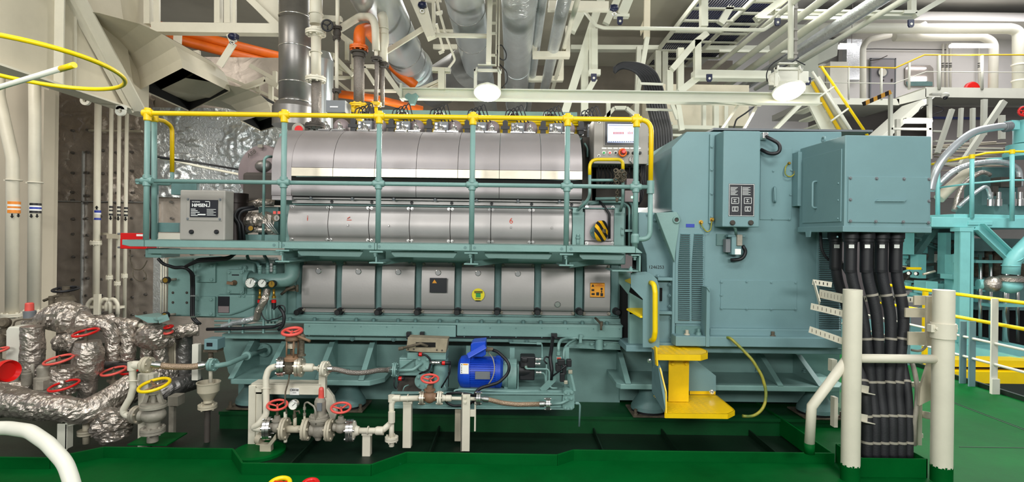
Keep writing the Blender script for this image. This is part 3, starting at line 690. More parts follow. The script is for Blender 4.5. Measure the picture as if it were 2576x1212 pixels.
b = MB(); b.box(x0-.008, x0, TD+.03, TB-.06, z0+.06, z1-.09); o = b.build('side_door', M['gen'], tb, bev=.002)
b = MB(); y = TD+.33; b.tube([(x0, y, 2.04), (x0-.04, y, 2.04), (x0-.04, y, 1.84), (x0, y, 1.84)], .008, 8, .02); b.build('handle', M['gen'], o)
b = MB()
for z in (1.62, 1.75, 1.88, 2.0): b.lathe((x0-.008, TD+.06, z), (-1, 0, 0), [(.008, 0), (.006, .006)], 8)
b.each('door_screw', M['gen'], o)
b = MB()
for q in (.28,): b.tor((x0+.01, TD+q, z1+.02), (1, 0, 0), .018, .008, 16, 8)
b.build('lifting_eye', M['gen'], tb)
b = MB(); b.prism([(x0-.02, TB-.2, z0), (x0-.02, TB-.13, z0), (x0-.02, TB-.14, z0-.05), (x0-.02, TB-.19, z0-.05)], (.01, 0, 0)); b.build('tab', M['gen'], tb)
# big cables: (x at box bottom, x at y=1000, x at floor), depth
CB = [(2103, 2188, 2184, 4.15), (2140, 2205, 2199, 3.88), (2180, 2232, 2218, 3.86), (2217, 2250, 2237, 3.88), (2254, 2283, 2259, 3.88), (2205, 2265, 2281, 4.1)]
where = ['leftmost of the row', 'second of the row from the generator', 'third of the row from the generator', 'fourth of the row from the generator', 'nearest the grey upright post', 'slimmer one hanging behind the others']
xb = [2180, 2200, 2221, 2243, 2264, 2285]
def big_cable(i, xt, xm, xf, d, wt):
    t = T('power_cable', 'thick black power cable dropping from the terminal box, '+where[i], 'cable', (P(xf, 1150, 3.72).x, 3.72, .02), 'thick black cables under the terminal box')
    pts = [(xt, 583, d), (xt+2, 690, d), (xt+16+(xm-xt)*.25, 800, d-.03), (xm-8, 960, 3.8), (xf, 1060, 3.74), (xf, 1150, 3.72)]
    pw = [P(*p) for p in pts]; dense = []
    for k in range(len(pw)-1):           # smooth path
        p0, p1, p2, p3 = pw[max(k-1, 0)], pw[k], pw[k+1], pw[min(k+2, len(pw)-1)]
        for q in range(6):
            s_ = q/6; dense.append(.5*((2*p1)+(p2-p0)*s_+(2*p0-5*p1+4*p2-p3)*s_*s_+(3*p1-p0-3*p2+p3)*s_**3))
    dense.append(pw[-1])
    b = MB(); b.tube(dense, W(wt/2, 3.8), 14); b.build('sheath', M['cable'], t)
    if i != 5:
        b = MB(); c = P(xt, 584, d); b.lathe(c, (0, 0, -1), [(W(19, d), 0), (W(19, d), .045), (W(17, d), .05), (W(17, d), .068), (W(15, d), .072), (W(14.2, d), .13), (W(14.2, d), .27), (W(13.5, d), .29)], 20); b.build('gland', M['black'], t)
        b = MB(); b.rect(xt-4, 615, xt+9, 624, d-W(14.5, d)-.002, .004); b.build('marker', M['labelw'], t)
    for yy in (748, 858, 966, 1042, 1108):
        best = min(range(len(dense)), key=lambda k: abs(dense[k].z-P(xm, yy, 3.8).z)); c = dense[best]; n_ = dense[min(best+1, len(dense)-1)]-dense[max(best-1, 0)]
        b = MB(); b.lathe(c-n_.normalized()*.008, n_, [(W(wt/2, 3.8)+.003, 0), (W(wt/2, 3.8)+.003, .016)], 14); b.build('tie_band', M['grey'], t)
for i, (xt, xm, xf, d) in enumerate(CB): big_cable(i, xt, xb[i]-2+(4 if i > 2 else 0), xb[i], d, 26 if i < 5 else 21)
cable('small_cable', [(2064, 583, 4.2), (2066, 625, 4.2), (2078, 650, 4.2), (2100, 660, 4.2), (2130, 665, 4.15), (2148, 690, 4.1), (2160, 760, 4.05)], 7, 'thin black cable curving across the generator slats behind the thick cables', rb=.12)
cable('small_cable', [(2107, 583, 4.28), (2108, 640, 4.28), (2120, 670, 4.25), (2138, 700, 4.2), (2150, 760, 4.1)], 8, 'thin black cable hanging straight from the terminal box corner', rb=.12)
cable('grey_cable', [(2290, 900, 3.86), (2300, 930, 3.8), (2308, 970, 3.75), (2306, 1020, 3.72), (2300, 1060, 3.72), (2299, 1120, 3.72)], 11, 'grey cable bowing outward next to the grey upright post', 'grey', rb=.2)
b = MB(); z1 = P(2240, 1153, 3.62).z
xa, xc = P(2158, 1150, 3.62).x, P(2334, 1150, 3.62).x
for q in ((xa, xc, 3.62, 3.63), (xa, xc, 3.86, 3.87), (xa, xa+.01, 3.62, 3.87), (xc-.01, xc, 3.62, 3.87)): b.box(q[0], q[1], q[2], q[3], 0, z1)
tag(b.build('cable_coaming', M['green'], bev=.002), 'low green steel coaming on the deck around the cable feet', 'coaming')
b = MB(); b.box(xa+.01, xc-.01, 3.63, 3.86, .0, .06); S(b.build('floor_cable_pocket', M['black']))
# ------------------------------------------------------------------ the gallery (platform) along the engine
GD = 4.16
gal = T('service_gallery', 'narrow teal walkway bracketed along the engine front at eye level', 'walkway', P(960, 660, 4.3))
zt = P(960, 611, GD).z; zb_ = P(960, 628, GD).z
xs = [P(x, 615, GD).x for x in (352, 701, 942, 1182, 1425, 1597)]
for k in range(5):
    b = MB(); a, c = xs[k]+.001, xs[k+1]-.001
    if k == 0: b.prism([(a-.14, GD+.02, zt), (a-.1, GD, zt), (c, GD, zt), (c, 4.66, zt), (a-.14, 4.66, zt)], (0, 0, -.006)); b.prism([(a-.14, GD, zb_+.012), (a-.14, GD, zt), (c, GD, zt), (c, GD, zb_), (a-.08, GD, zb_)], (0, .012, 0))
    else:
        b.box(a, c, GD, 4.66, zt-.006, zt); b.prism([(a, GD, zb_), (c+(.06 if k == 4 else 0), GD, zb_), (c+(.06 if k == 4 else 0), GD, zb_+.006), (c, GD, zt), (a, GD, zt)], (0, .012, 0))
    o = b.build('deck_segment', M['teal'], gal, bev=.003)
    b = MB()
    for x in ((a+.035) if k else None, (c-.035) if k < 4 else None):
        if x: b.lathe((x, GD, (zt+zb_)/2), (0, -1, 0), [(.011, 0), (.011, .003)], 12)
    b.each('bolt_hole', M['teald'], o)
b = MB(); b.rect(372, 628, 705, 640, GD+.08, .05); b.rect(365, 625, 405, 648, GD+.12, .25); b.build('stringer', M['teal'], gal, bev=.004)
for x0, x1 in ((748, 914), (984, 1150), (1219, 1389), (1457, 1571)):
    b = MB(); m_ = (x0+x1)/2; y0 = 628+.0135*(m_-830)
    b.ppx([(x0, y0), (x1, y0+.0135*(x1-x0)), (x1-2, y0+9), (x1-9, y0+16+.0135*(x1-x0)), (x0+9, y0+15), (x0+1, y0+8)], GD+.1, .006)
    b.ppx([(x0+6, y0), (x1-6, y0), (x1-14, y0+10), (x0+14, y0+10)], GD+.3, .006); b.each('hanger_plate', M['teal'], gal, bev=.003)
for x in (710, 946, 1185, 1425):
    y = 628+.0135*(x-710)
    b = MB(); b.rect(x-17, y, x+17, y+4, GD+.0, .08); b.rect(x-1.8, y+4, x+1.8, y+28, GD+.03, .3); b.rect(x-18, y+28, x+18, y+31.5, GD+.0, .32)
    c = P(x-2, y+4, GD+.03); b.lathe(c, (0, 0, -1), [(.018, 0), (.018, .016), (.011, .016), (.011, .03)], 6)
    b.bar(P(x+8, y+29, GD+.1), P(x+95, y+18, 4.82), .012, .045, (0, 0, 1)); b.build('bracket', M['teal'], gal, bev=.002)
b = MB()
b.rect(1588, 640, 1612, 643.5, GD, .1); b.rect(1608, 640, 1612, 682, GD, .1); b.rect(1540, 680, 1612, 683, GD+.02, .3); c = P(1597, 643, GD+.05); b.lathe(c, (0, 0, -1), [(.02, 0), (.02, .016), (.012, .016), (.012, .035)], 6); c = P(1587, 679, GD+.08); b.lathe(c, (0, 0, 1), [(.018, 0), (.018, .014), (.01, .014), (.01, .028)], 6)
b.build('end_bracket', M['teal'], gal, bev=.002)
# handrail
hr = T('handrail', 'yellow-topped teal handrail along the engine gallery', 'handrail', P(960, 611, GD))
ztop, zmid = P(960, 291, GD).z, P(960, 461, GD).z
px_ = [365, 711, 951, 1187.5, 1427, 1601]; rp = W(6.8, GD)
for i, x in enumerate(px_):
    c = P(x, 450, GD); y = GD+.02
    b = MB(); b.tube([(c.x, y, zt-.05), (c.x, y, ztop-.02)], rp, 12); o = b.build('post', M['teal'], hr)
    b = MB(); b.lathe((c.x, y, zmid-.045), (0, 0, 1), [(rp+.002, 0), (rp+.008, .005), (rp+.008, .03), (rp+.004, .035), (rp+.004, .055), (rp+.008, .06), (rp+.008, .085), (rp+.002, .09)], 16); b.lathe((c.x-.045, y, zmid), (1, 0, 0), [(rp+.001, 0), (rp+.006, .01), (rp+.006, .08), (rp+.001, .09)], 14); b.build('tee_fitting', M['teal'], o)
    b = MB(); b.lathe((c.x, y, ztop-.06), (0, 0, 1), [(rp+.003, 0), (rp+.008, .006), (rp+.008, .05), (rp+.002, .1)], 16); b.lathe((c.x-.04, y, ztop), (1, 0, 0), [(rp+.003, 0), (rp+.008, .006), (rp+.008, .074), (rp+.003, .08)], 14); b.build('cap_fitting', M['yellow'], o)
y = GD+.02; xl = P(345, 450, GD).x; xr = P(1638.5, 450, GD).x; c0 = P(1601, 450, GD)
b = MB(); b.tube([(xl+.02, y+.12, ztop), (xl-.005, y+.05, ztop), (xl+.03, y, ztop), (xr, y, ztop), (xr, y, zmid+.01)], rp*.92, 12, .09); b.build('top_rail', M['yellow'], hr)
b = MB(); b.tube([(P(332, 452, GD).x, y+.03, zmid), (xr, y, zmid)], rp*.8, 12); b.build('mid_rail', M['teal'], hr)
b = MB(); b.tube([(xr, y, zmid+.02), (xr, y, P(1600, 601, GD).z), (c0.x, y, P(1600, 601, GD).z)], rp*.95, 12, .09); b.lathe((xr, y, zmid-.05), (0, 0, 1), [(rp+.008, 0), (rp+.008, .1)], 14); b.lathe((c0.x, y, P(1600, 612, GD).z), (0, 0, 1), [(rp+.008, 0), (rp+.012, .01), (rp+.012, .06), (rp+.006, .075)], 14); b.build('end_loop', M['teal'], hr)
# return rail on the gallery's far end
er = T('end_handrail', 'short yellow-ended return rail at the gallery end beside the foil wall', 'handrail', P(388, 605, 4.3))
b = MB(); b.pt([(388, 604, 4.36), (388, 302, 4.36)], 13); b.build('post', M['teal'], er)
b = MB(); b.pt([(362, 286, 4.2), (390, 300, 4.37), (412, 304, 4.5), (433, 318, 4.6), (433, 433, 4.6)], 11, rb=.06); b.lathe(P(388, 307, 4.36), (0, 0, 1), [(.024, 0), (.03, .008), (.03, .05), (.024, .06)], 14); b.build('top_rail', M['yellow'], er)
b = MB(); b.pt([(433, 433, 4.6), (433, 452, 4.6), (425, 463, 4.55), (345, 458, 4.2)], 9, rb=.05); b.build('mid_rail', M['teal'], er)
# inner yellow hoop beside the control panel
ih = T('grab_hoop', 'yellow-topped teal hoop rail with a bundle of chain in front of the control panel', 'handrail', P(1525, 545, 4.55))
b = MB(); b.pt([(1483.5, 440, 4.5), (1483.5, 401, 4.5), (1567, 401, 4.5), (1567, 428, 4.5)], 8.5, rb=.08); b.build('top_rail', M['yellowc'], ih)
b = MB(); b.pt([(1483.5, 438, 4.5), (1483.5, 498, 4.5), (1454, 528, 4.58)], 8, rb=.1); b.rect(1441, 522, 1466, 535, 4.6, .02); b.build('leg', M['teal'], ih)
b = MB(); b.pt([(1567, 426, 4.5), (1567, 505, 4.5), (1561, 530, 4.58)], 8, rb=.1); b.rect(1547, 522, 1572, 536, 4.6, .02); b.build('leg', M['teal'], ih)
b = MB(); b.pt([(1485, 453, 4.5), (1566, 453, 4.5)], 7); b.build('cross_bar', M['teal'], ih)
ch = MB(); R_ = random.Random(3)
for k in range(26):
    t = k/26*2*math.pi; c = P(1561+math.cos(t*2)*13*(.5+.5*R_.random()), 441+math.sin(t*3)*13*(.5+.5*R_.random()), 4.44+R_.random()*.03); ch.tor(c, (R_.random()-.5, 1, R_.random()-.5), .017, .0045, 10, 5)
for k in range(7): ch.tor(P(1553, 460+k*6, 4.46), (1, 0, 0) if k % 2 else (0, 1, 0), .013, .004, 10, 5)
ch.ell(P(1552, 503, 4.46), .013, .013, .02)
tag(ch.build('chain', M['cast']), 'rusty steel chain bundled over the yellow hoop rail', 'chain')
# ------------------------------------------------------------------ control panel
cp = T('control_panel', 'beige engine control panel with lit screen and row of push buttons', 'control panel', P(1560, 412, 4.85))
PD = 4.78
b = MB(); b.rect(1494, 297, 1631, 412, PD, .32); b.build('cabinet', M['boxg'], cp, bev=.006)
b = MB(); x = P(1497, 350, PD).x
for k in range(14): b.box(x-.006, x, PD+.06, PD+.2, P(1497, 312+k*3.6, PD).z-.007, P(1497, 312+k*3.6, PD).z)
b.build('side_louvre', M['boxd'], cp)
b = MB(); b.rect(1519, 304, 1609, 368, PD-.012, .014); o = b.build('screen_bezel', M['boxg'], cp, bev=.006)
b = MB(); b.rect(1522, 307, 1605, 365, PD-.016, .006); o = b.build('screen_border', M['plate'], cp)
b = MB(); b.rect(1528.5, 312, 1598, 358.5, PD-.018, .004); sn = b.build('screen', M['screen'], cp)
b = MB()
for k in range(8): b.rect(1543+k*3.4, 331.5, 1545+k*3.4, 337.5, PD-.0195, .001)
for k in range(4): b.rect(1579.5+k*3.4, 331.5-(k == 1), 1581+k*3.4, 337.5, PD-.0195, .001)
b.build('screen_bars', M['rtext'], sn)
b = MB(); b.rect(1531, 314.5, 1597, 316, PD-.0195, .001)
for k in range(12): b.rect(1530+k*5.5, 355, 1534+k*5.5, 357.5, PD-.0195, .001)
for a, c in ((1545, 1570), (1580, 1592)): b.rect(a, 323.5, c, 324.2, PD-.0195, .001)
b.each('screen_lines', M['boxd'], sn)
b = MB()
for k in range(7): b.rect(1514+k*14.3, 371, 1526+k*14.3, 374.5, PD-.003, .003)
b.each('button_label', M['labelw'], cp)
for x, cmat in ((1519, 'sgreen'), (1534, 'redb'), (1548.5, 'black')):
    b = MB(); b.lathe(P(x, 384.5, PD), (0, -1, 0), [(W(4.6, PD), 0), (W(4.6, PD), .008)], 18, 0); b.lathe(P(x, 384.5, PD-.008), (0, -1, 0), [(W(3, PD), 0), (W(3, PD), .008)], 18, 1); b.build('push_button', [M['labelw'], M[cmat]], cp)
b = MB(); b.tor(P(1566.5, 384, PD-.03), (0, 1, 0), W(8.5, PD), W(2.6, PD), 22, 8, 0, .5, 6.6); b.lathe(P(1566.5, 383, PD), (0, -1, 0), [(W(4, PD), 0), (W(5.6, PD), .03), (W(5.6, PD), .045), (W(4, PD), .05)], 18, 1); b.build('stop_button', [M['orange'], M['redb']], cp)
for x in (1578.5, 1593, 1609):
    b = MB(); b.lathe(P(x, 385, PD), (0, -1, 0), [(W(4, PD), 0), (W(4, PD), .012), (W(3, PD), .03)], 14); b.build('selector_knob', M['black'], cp)
for x, y in ((1507, 308.5), (1506.5, 392)):
    b = MB(); b.lathe(P(x, y, PD), (0, -1, 0), [(W(3.6, PD), 0), (W(3.6, PD), .006)], 14, 0); b.lathe(P(x, y, PD-.006), (0, -1, 0), [(W(2, PD), 0), (W(2, PD), .003)], 10, 1); b.build('door_lock', [M['labelw'], M['dull']], cp)
b = MB(); b.pt([(1590, 394, PD), (1585, 396, PD-.02), (1585, 408, PD-.02), (1590, 410, PD)], 3, rb=.02); b.build('handle', M['chrome'], cp)
wr = MB()
for k in range(16):
    x = 1508+k*7.2; wr.pt([(x, 413, 4.9), (x+R_.uniform(-6, 6), 428, 4.88), (x+R_.uniform(-14, 14), 445, 4.9), (x+R_.uniform(-20, 20), 470, 4.95)], 3, 6, rb=.05)
tag(wr.build('panel_wiring', M['black']), 'tangle of black wiring hanging beneath the engine control panel', 'wiring', kind='stuff')
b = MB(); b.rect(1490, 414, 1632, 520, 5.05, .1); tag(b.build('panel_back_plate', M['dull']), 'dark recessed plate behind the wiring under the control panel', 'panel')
lb = T('relay_box', 'mauve-grey relay box with green pilot light beneath the control panel', 'junction box', P(1592, 508, 4.75))
b = MB(); b.rect(1572, 479, 1609, 508, 4.7, .12); b.build('body', M['filt'], lb, bev=.005)
b = MB(); b.rect(1576, 449, 1606, 476, 4.74, .1); b.build('upper_body', M['filt'], lb, bev=.005)
b = MB(); b.lathe(P(1590, 496, 4.7), (0, -1, 0), [(.01, 0), (.008, .006)], 12); b.build('pilot_light', mat('pilot_green', '7dffb0', .3, emit=3), lb)
b = MB()
for q in range(3): b.pt([(1613+q*4, 413, 4.8), (1616+q*4, 450, 4.78), (1608+q*4, 500, 4.78), (1600+q*3, 515, 4.8)], 4, 8, rb=.1)
tag(b.build('cable_bundle', M['black']), 'bundle of black cables beside the relay box and the end loop of the handrail', 'cable bundle')
# ------------------------------------------------------------------ left end of the engine
ob = T('nameplate_box', 'grey engine box with black nameplate standing on the gallery', 'cabinet', P(510, 604, 4.45))
b = MB(); b.rect(452, 478, 566, 604, 4.33, .14); b.build('body', M['boxg'], ob, bev=.01)
b = MB(); b.rect(469, 497, 558, 555, 4.325, .008); o = b.build('plate_frame', M['boxg'], ob, bev=.003)
b = MB(); b.rect(477.5, 502.5, 548, 546, 4.32, .004); npl = b.build('nameplate', M['plate'], ob)
text('maker_line', 'HYUNDAI', P(493, 507.5, 4.3195), .0145, M['wtext'], npl)
text('maker_name', 'HiMSEN', P(502, 516.5, 4.3195), .036, M['wtext'], npl, bold=.0009)
b = MB()
for k in range(5): b.rect(480, 525+k*4, 492+(k % 3)*5, 526.5+k*4, 4.3185, .001); b.rect(520, 526+k*3.6, 543-(k % 2)*6, 527+k*3.6, 4.3185, .001)
b.rect(497, 538, 517, 541, 4.3185, .001); b.rect(516, 506, 528, 507.5, 4.3185, .001); b.rect(526.5, 506, 528, 520, 4.3185, .001); b.rect(522, 519, 528, 520.4, 4.3185, .001)
b.build('plate_print', M['wtext'], npl)
b = MB()
for x, y in ((473, 501), (554, 502), (472, 550), (553, 551)): b.bolt(P(x, y, 4.325), r=.007, h=.007)
b.each('plate_screw', M['boxd'], o)
b = MB()
for x in (482.5, 545.5): b.lathe(P(x, 583, 4.33), (0, -1, 0), [(.018, 0), (.018, .012), (.012, .02)], 14)
b.each('latch_knob', M['black'], ob)
b = MB(); b.lathe(P(590, 606, 4.75), (0, 0, 1), [(W(30, 4.75), 0), (W(30, 4.75), .33), (W(31, 4.75), .335), (W(31, 4.75), .42)], 26); tag(b.build('filter_cylinder', M['brown']), 'dark brown upright cylinder behind the nameplate box', 'filter')
tc = T('turbocharger', 'mauve round turbocharger silencer with raised lettering at the engine end', 'turbocharger', P(655, 520, 5.3))
b = MB(); ax = V((-.3, -1, 0)); b.lathe(P(655, 434, 5.15), ax, [(W(66, 5.2), -.3), (W(70, 5.2), -.02), (W(68, 5.2), .0), (W(40, 5.2), .02), (W(30, 5.2), .03)], 40); b.build('silencer', M['filt'], tc)
b = MB(); b.ell(P(664, 418, 5.1), .085, .05, .06); b.build('inlet_dome', M['lagd'], tc)
a_, b_, d_ = frame_of(ax)
text('raised_letters', 'ABB', P(633, 386, 5.13), .06, M['dull'], tc, rot=(math.pi/2, -.5, -.29))
b = MB(); b.rect(648, 363, 660, 371, 5.1, .02); b.build('data_tab', M['grey'], tc)
b = MB(); b.rect(608, 433, 690, 512, 5.0, .3); b.build('casing', M['dull'], tc, bev=.03)
b = MB(); b.pt([(662, 606, 4.72), (665, 400, 4.72), (672, 394, 4.72), (690, 394, 4.85)], 7, rb=.05); tag(b.build('air_pipe', M['teal']), 'slim teal pipe rising in front of the turbocharger', 'pipe')
# wrapped pipework under the turbo
R_ = random.Random(11)
ft = T('wrapped_pipes', 'foil-wrapped pipe cluster with brass knob under the turbocharger', 'pipework', P(650, 606, 4.8))
for pts, wp in (([(612, 560, 4.8), (650, 552, 4.75), (690, 556, 4.8)], 40), ([(615, 520, 4.85), (655, 508, 4.85), (690, 512, 4.9)], 18), ([(605, 585, 4.75), (640, 577, 4.72), (668, 580, 4.75)], 16), ([(680, 540, 4.75), (676, 575, 4.75), (690, 600, 4.8)], 20)):
    b = MB(); p = [P(*q) for q in pts]; b.tube(fillet(p, .15, 8), W(wp/2, 4.75), 14, crinkle=.35); b.build('foil_sleeve', M['foil'], ft)
b = MB()
for k in range(3): b.pt([(652+k*8, 540, 4.66), (672+k*6, 566, 4.64), (694+k*3, 588, 4.66)], 2.5, 6, rb=.03)
b.build('capillary_tube', M['chrome'], ft)
b = MB(); b.lathe(P(631, 574, 4.66), (0, -1, 0), [(W(9, 4.6), 0), (W(9, 4.6), .04)], 18, 0); b.lathe(P(631, 574, 4.62), (0, -1, 0), [(W(6, 4.6), 0), (W(6, 4.6), .004)], 14, 1); b.build('valve_knob', [M['black'], M['brass']], ft)
b = MB(); b.rect(612, 590, 700, 606, 4.72, .2); b.rect(650, 520, 700, 600, 4.95, .2); b.build('bracket', M['teald'], ft)
b = MB(); b.lathe(P(696, 548, 4.7), (0, -1, 0), [(W(9, 4.7), 0), (W(9, 4.7), .03)], 20, 0); b.lathe(P(696, 548, 4.67), (0, -1, 0), [(W(7, 4.7), 0), (W(7, 4.7), .002)], 20, 1); b.rect(694.5, 545, 697.5, 547, 4.665, .002, 2); b.rect(694.5, 549, 697.5, 551, 4.665, .002, 2); b.build('pressure_switch', [M['cast'], M['boxg'], M['black']], ft)
b = MB()
for x in (690, 701): b.rect(x-3, 531, x+4, 538, 4.68, .01)
b.each('warning_sticker', M['coral'], ft)
cable('loom', [(605, 605, 4.62), (601, 560, 4.62), (588, 545, 4.6), (598, 525, 4.62), (640, 520, 4.7)], 8, 'black and green cable loom bent beside the brown cylinder', 'black', .08)
cable('loom', [(614, 605, 4.64), (611, 565, 4.64), (598, 550, 4.62), (606, 530, 4.64), (650, 524, 4.7)], 8, 'second black loom running alongside the foil-wrapped pipe cluster', 'black', .08)
# front end casting with covers
fe = T('pump_casing', 'teal pump casing with bolted square covers under the gallery end', 'casing', P(560, 810, 4.8))
FD = 4.72
b = MB(); b.rect(420, 648, 486, 796, FD+.03, .5); b.rect(484, 652, 640, 800, FD, .5); b.rect(640, 660, 720, 806, FD+.12, .5)
b.ppx([(545, 740), (640, 740), (640, 770), (606, 785), (578, 794), (545, 794)], FD-.03, .1); b.build('body', M['teal'], fe, bev=.02, seg=3)
for x0, y0, x1, y1 in ((493, 661, 541, 710), (491, 746, 540, 796)):
    b = MB(); b.rect(x0, y0, x1, y1, FD-.03, .04); o = b.build('cover', M['teal'], fe, bev=.006)
    b = MB()
    for x in (x0+7, x1-8):
        for y in (y0+7, y1-7): b.bolt(P(x, y, FD-.03), r=.014, h=.012)
    b.each('cover_bolt', M['teal'], o)
b = MB(); b.rect(607, 668, 619, 752, FD-.02, .05); b.rect(571, 678, 614, 739, FD-.045, .05); o = b.build('valve_plate', M['teal'], fe, bev=.006)
b = MB()
for x, y in ((577, 685), (609, 685), (576, 733), (608, 734)): b.bolt(P(x, y, FD-.045), r=.014, h=.012)
for x, y in ((606, 672.5), (616, 672.5), (604, 745), (614, 745)): b.bolt(P(x, y, FD-.03), r=.01, h=.01)
b.each('plate_bolt', M['teal'], o)
b = MB(); c = P(590, 711, FD-.05); b.lathe(c, (0, -1, 0), [(.024, 0), (.018, .03), (.012, .05)], 12); b.bar(c+V((-.04, -.045, .004)), c+V((.015, -.045, -.002)), .02, .025); b.build('valve_lever', M['ebrown'], o)
b = MB(); b.rect(583, 690, 601, 693, FD-.047, .003); b.build('plate_mark', M['plate'], o)
b = MB(); b.rect(548, 745.5, 577, 787, FD-.034, .005, 0); b.rect(549, 770, 576, 786, FD-.036, .003, 1); b.build('data_plate', [M['plate'], M['filt']], fe)
b = MB()
for x, y in ((435, 736), (470, 736), (435, 760.5), (470, 761)): b.bolt(P(x, y, FD+.03), r=.008, h=.006)
b.each('screw', M['dull'], fe)
mf = T('oil_manifold', 'teal oil manifold elbow rising beside the pressure gauges', 'pipe', P(690, 720, 4.6))
b = MB(); b.pt([(632, 703, 4.62), (690, 704, 4.62), (735, 704, 4.64), (735, 655, 4.7)], 36, 18, rb=.2); b.lathe(P(622, 703, 4.62), (1, 0, 0), [(W(23, 4.6), 0), (W(23, 4.6), .03)], 20); b.build('elbow', M['teal'], mf)
b = MB()
for x in (654, 674, 691): b.pt([(x, 690, 4.6), (x, 675, 4.6)], 10); b.lathe(P(x, 676, 4.6), (0, 0, 1), [(.022, 0), (.022, .012), (.016, .014), (.016, .03)], 6)
b.each('branch', M['teal'], mf)
b = MB(); b.pt([(652, 672, 4.6), (648, 660, 4.62), (625, 655, 4.68), (622, 643, 4.7)], 8, rb=.05); b.pt([(674, 672, 4.6), (673, 655, 4.62), (665, 643, 4.7)], 8, rb=.05); b.each('hose', M['teald'], mf)
b = MB()
for y in (668, 676, 683): b.lathe(P(683, y, 4.58), (0, 0, 1), [(.016, 0), (.016, .02)], 6)
b.build('union', M['chrome'], mf)
def gauge(c, rpx, d, lab, mface='dial', ang_=.7, stem=True, grp=None):
    t = T('pressure_gauge', lab, 'gauge', c, grp); r = W(rpx, d)
    b = MB(); b.lathe(c+V((0, .035, 0)), (0, -1, 0), [(r*.92, 0), (r, .01), (r, .045), (r*.9, .048), (r*.9, .04)], 26); b.build('case', M['chrome'] if mface == 'dial' else M['black'], t)
    b = MB(); b.lathe(c+V((0, -.005, 0)), (0, -1, 0), [(r*.9, 0), (r*.9, .0025)], 26); o = b.build('dial', M[mface], t)
    b = MB(); n = V((math.cos(ang_), 0, math.sin(ang_))); b.bar(c-n*r*.2+V((0, -.0095, 0)), c+n*r*.7+V((0, -.0095, 0)), .002, r*.09)
    for k in range(9):
        q = -.6+k*.53; m_ = V((math.cos(q), 0, math.sin(q))); b.bar(c+m_*r*.7+V((0, -.0085, 0)), c+m_*r*.82+V((0, -.0085, 0)), .001, r*.06)
    b.build('needle', M['btext'], o); return t
gauge(P(631, 711, 4.5), 13, 4.5, 'larger white dial gauge mounted next to the lever plate', ang_=1.3)
gauge(P(660.5, 712, 4.5), 11, 4.5, 'smaller white dial gauge between the larger dial and the brass gauge', ang_=.9)
gauge(P(684.5, 714, 4.52), 9, 4.52, 'brass faced gauge with black rim on the oil manifold', 'brass', 1.6)
for i, (x, y, lab) in enumerate(((654, 757, 'red-collared black sensor under the larger dial gauge'), (689, 757, 'red-collared black sensor under the brass gauge'))):
    t = T('pressure_sensor', lab, 'sensor', P(x, y+18, 4.56)); b = MB(); b.pt([(x, 727, 4.56), (x, 750, 4.56)], 6); b.lathe(P(x, 750, 4.56), (0, 0, 1), [(.018, 0), (.018, .02)], 6); b.build('fitting', M['brass'], t)
    b = MB(); b.lathe(P(x, 761, 4.56), (0, 0, 1), [(W(6, 4.5), 0), (W(6, 4.5), .025)], 14); b.build('collar', M['redb'], t)
    b = MB(); b.lathe(P(x, 776, 4.56), (0, 0, 1), [(W(5, 4.5), 0), (W(5.5, 4.5), .05)], 14); b.build('plug', M['black'], t)
b = MB(); b.tube(fillet([P(645, 803, 4.55), P(650, 780, 4.53), P(668, 750, 4.53), P(672, 728, 4.56)], .2, 8), .03, 14, crinkle=.3); tag(b.build('foil_hose', M['foil']), 'foil-wrapped hose slanting down under the pressure gauges', 'hose')
b = MB(); b.tube(fillet([P(560, 822, 4.6), P(590, 812, 4.58), P(620, 806, 4.55), P(648, 798, 4.55)], .2, 8), .022, 12, crinkle=.3); tag(b.build('foil_hose', M['foilp']), 'thin foil hose lying along the ledge below the pump casing', 'hose')
b = MB()
for x in (672, 681, 690): b.pt([(x, 755, 4.6), (x-1, 790, 4.58), (x+2, 812, 4.62)], 5, 8, rb=.1)
tag(b.build('oil_tubes', M['teal']), 'trio of short teal tubes standing under the gauges', 'tubes')
cable('sensor_cable', [(689, 778, 4.55), (700, 768, 4.5), (716, 768, 4.5), (718, 790, 4.5), (700, 800, 4.5), (670, 808, 4.52), (660, 795, 4.52), (655, 778, 4.55)], 3, 'thin black cable looped between the two red-collared sensors', 'black', .08)
cable('sensor_cable', [(700, 830, 4.5), (713, 818, 4.5), (716, 790, 4.5), (702, 772, 4.52)], 8, 'thick black cable curling up beside the relief knobs', 'black', .1)
b = MB(); b.rect(718, 722, 742, 732, 4.7, .05); b.pt([(708, 740, 4.68), (722, 728, 4.66), (742, 720, 4.66)], 7); b.pt([(748, 716, 4.64), (748, 734, 4.64)], 6); tag(b.build('sample_cock', M['cast']), 'rusty sampling cock left of the first crankcase door', 'valve')
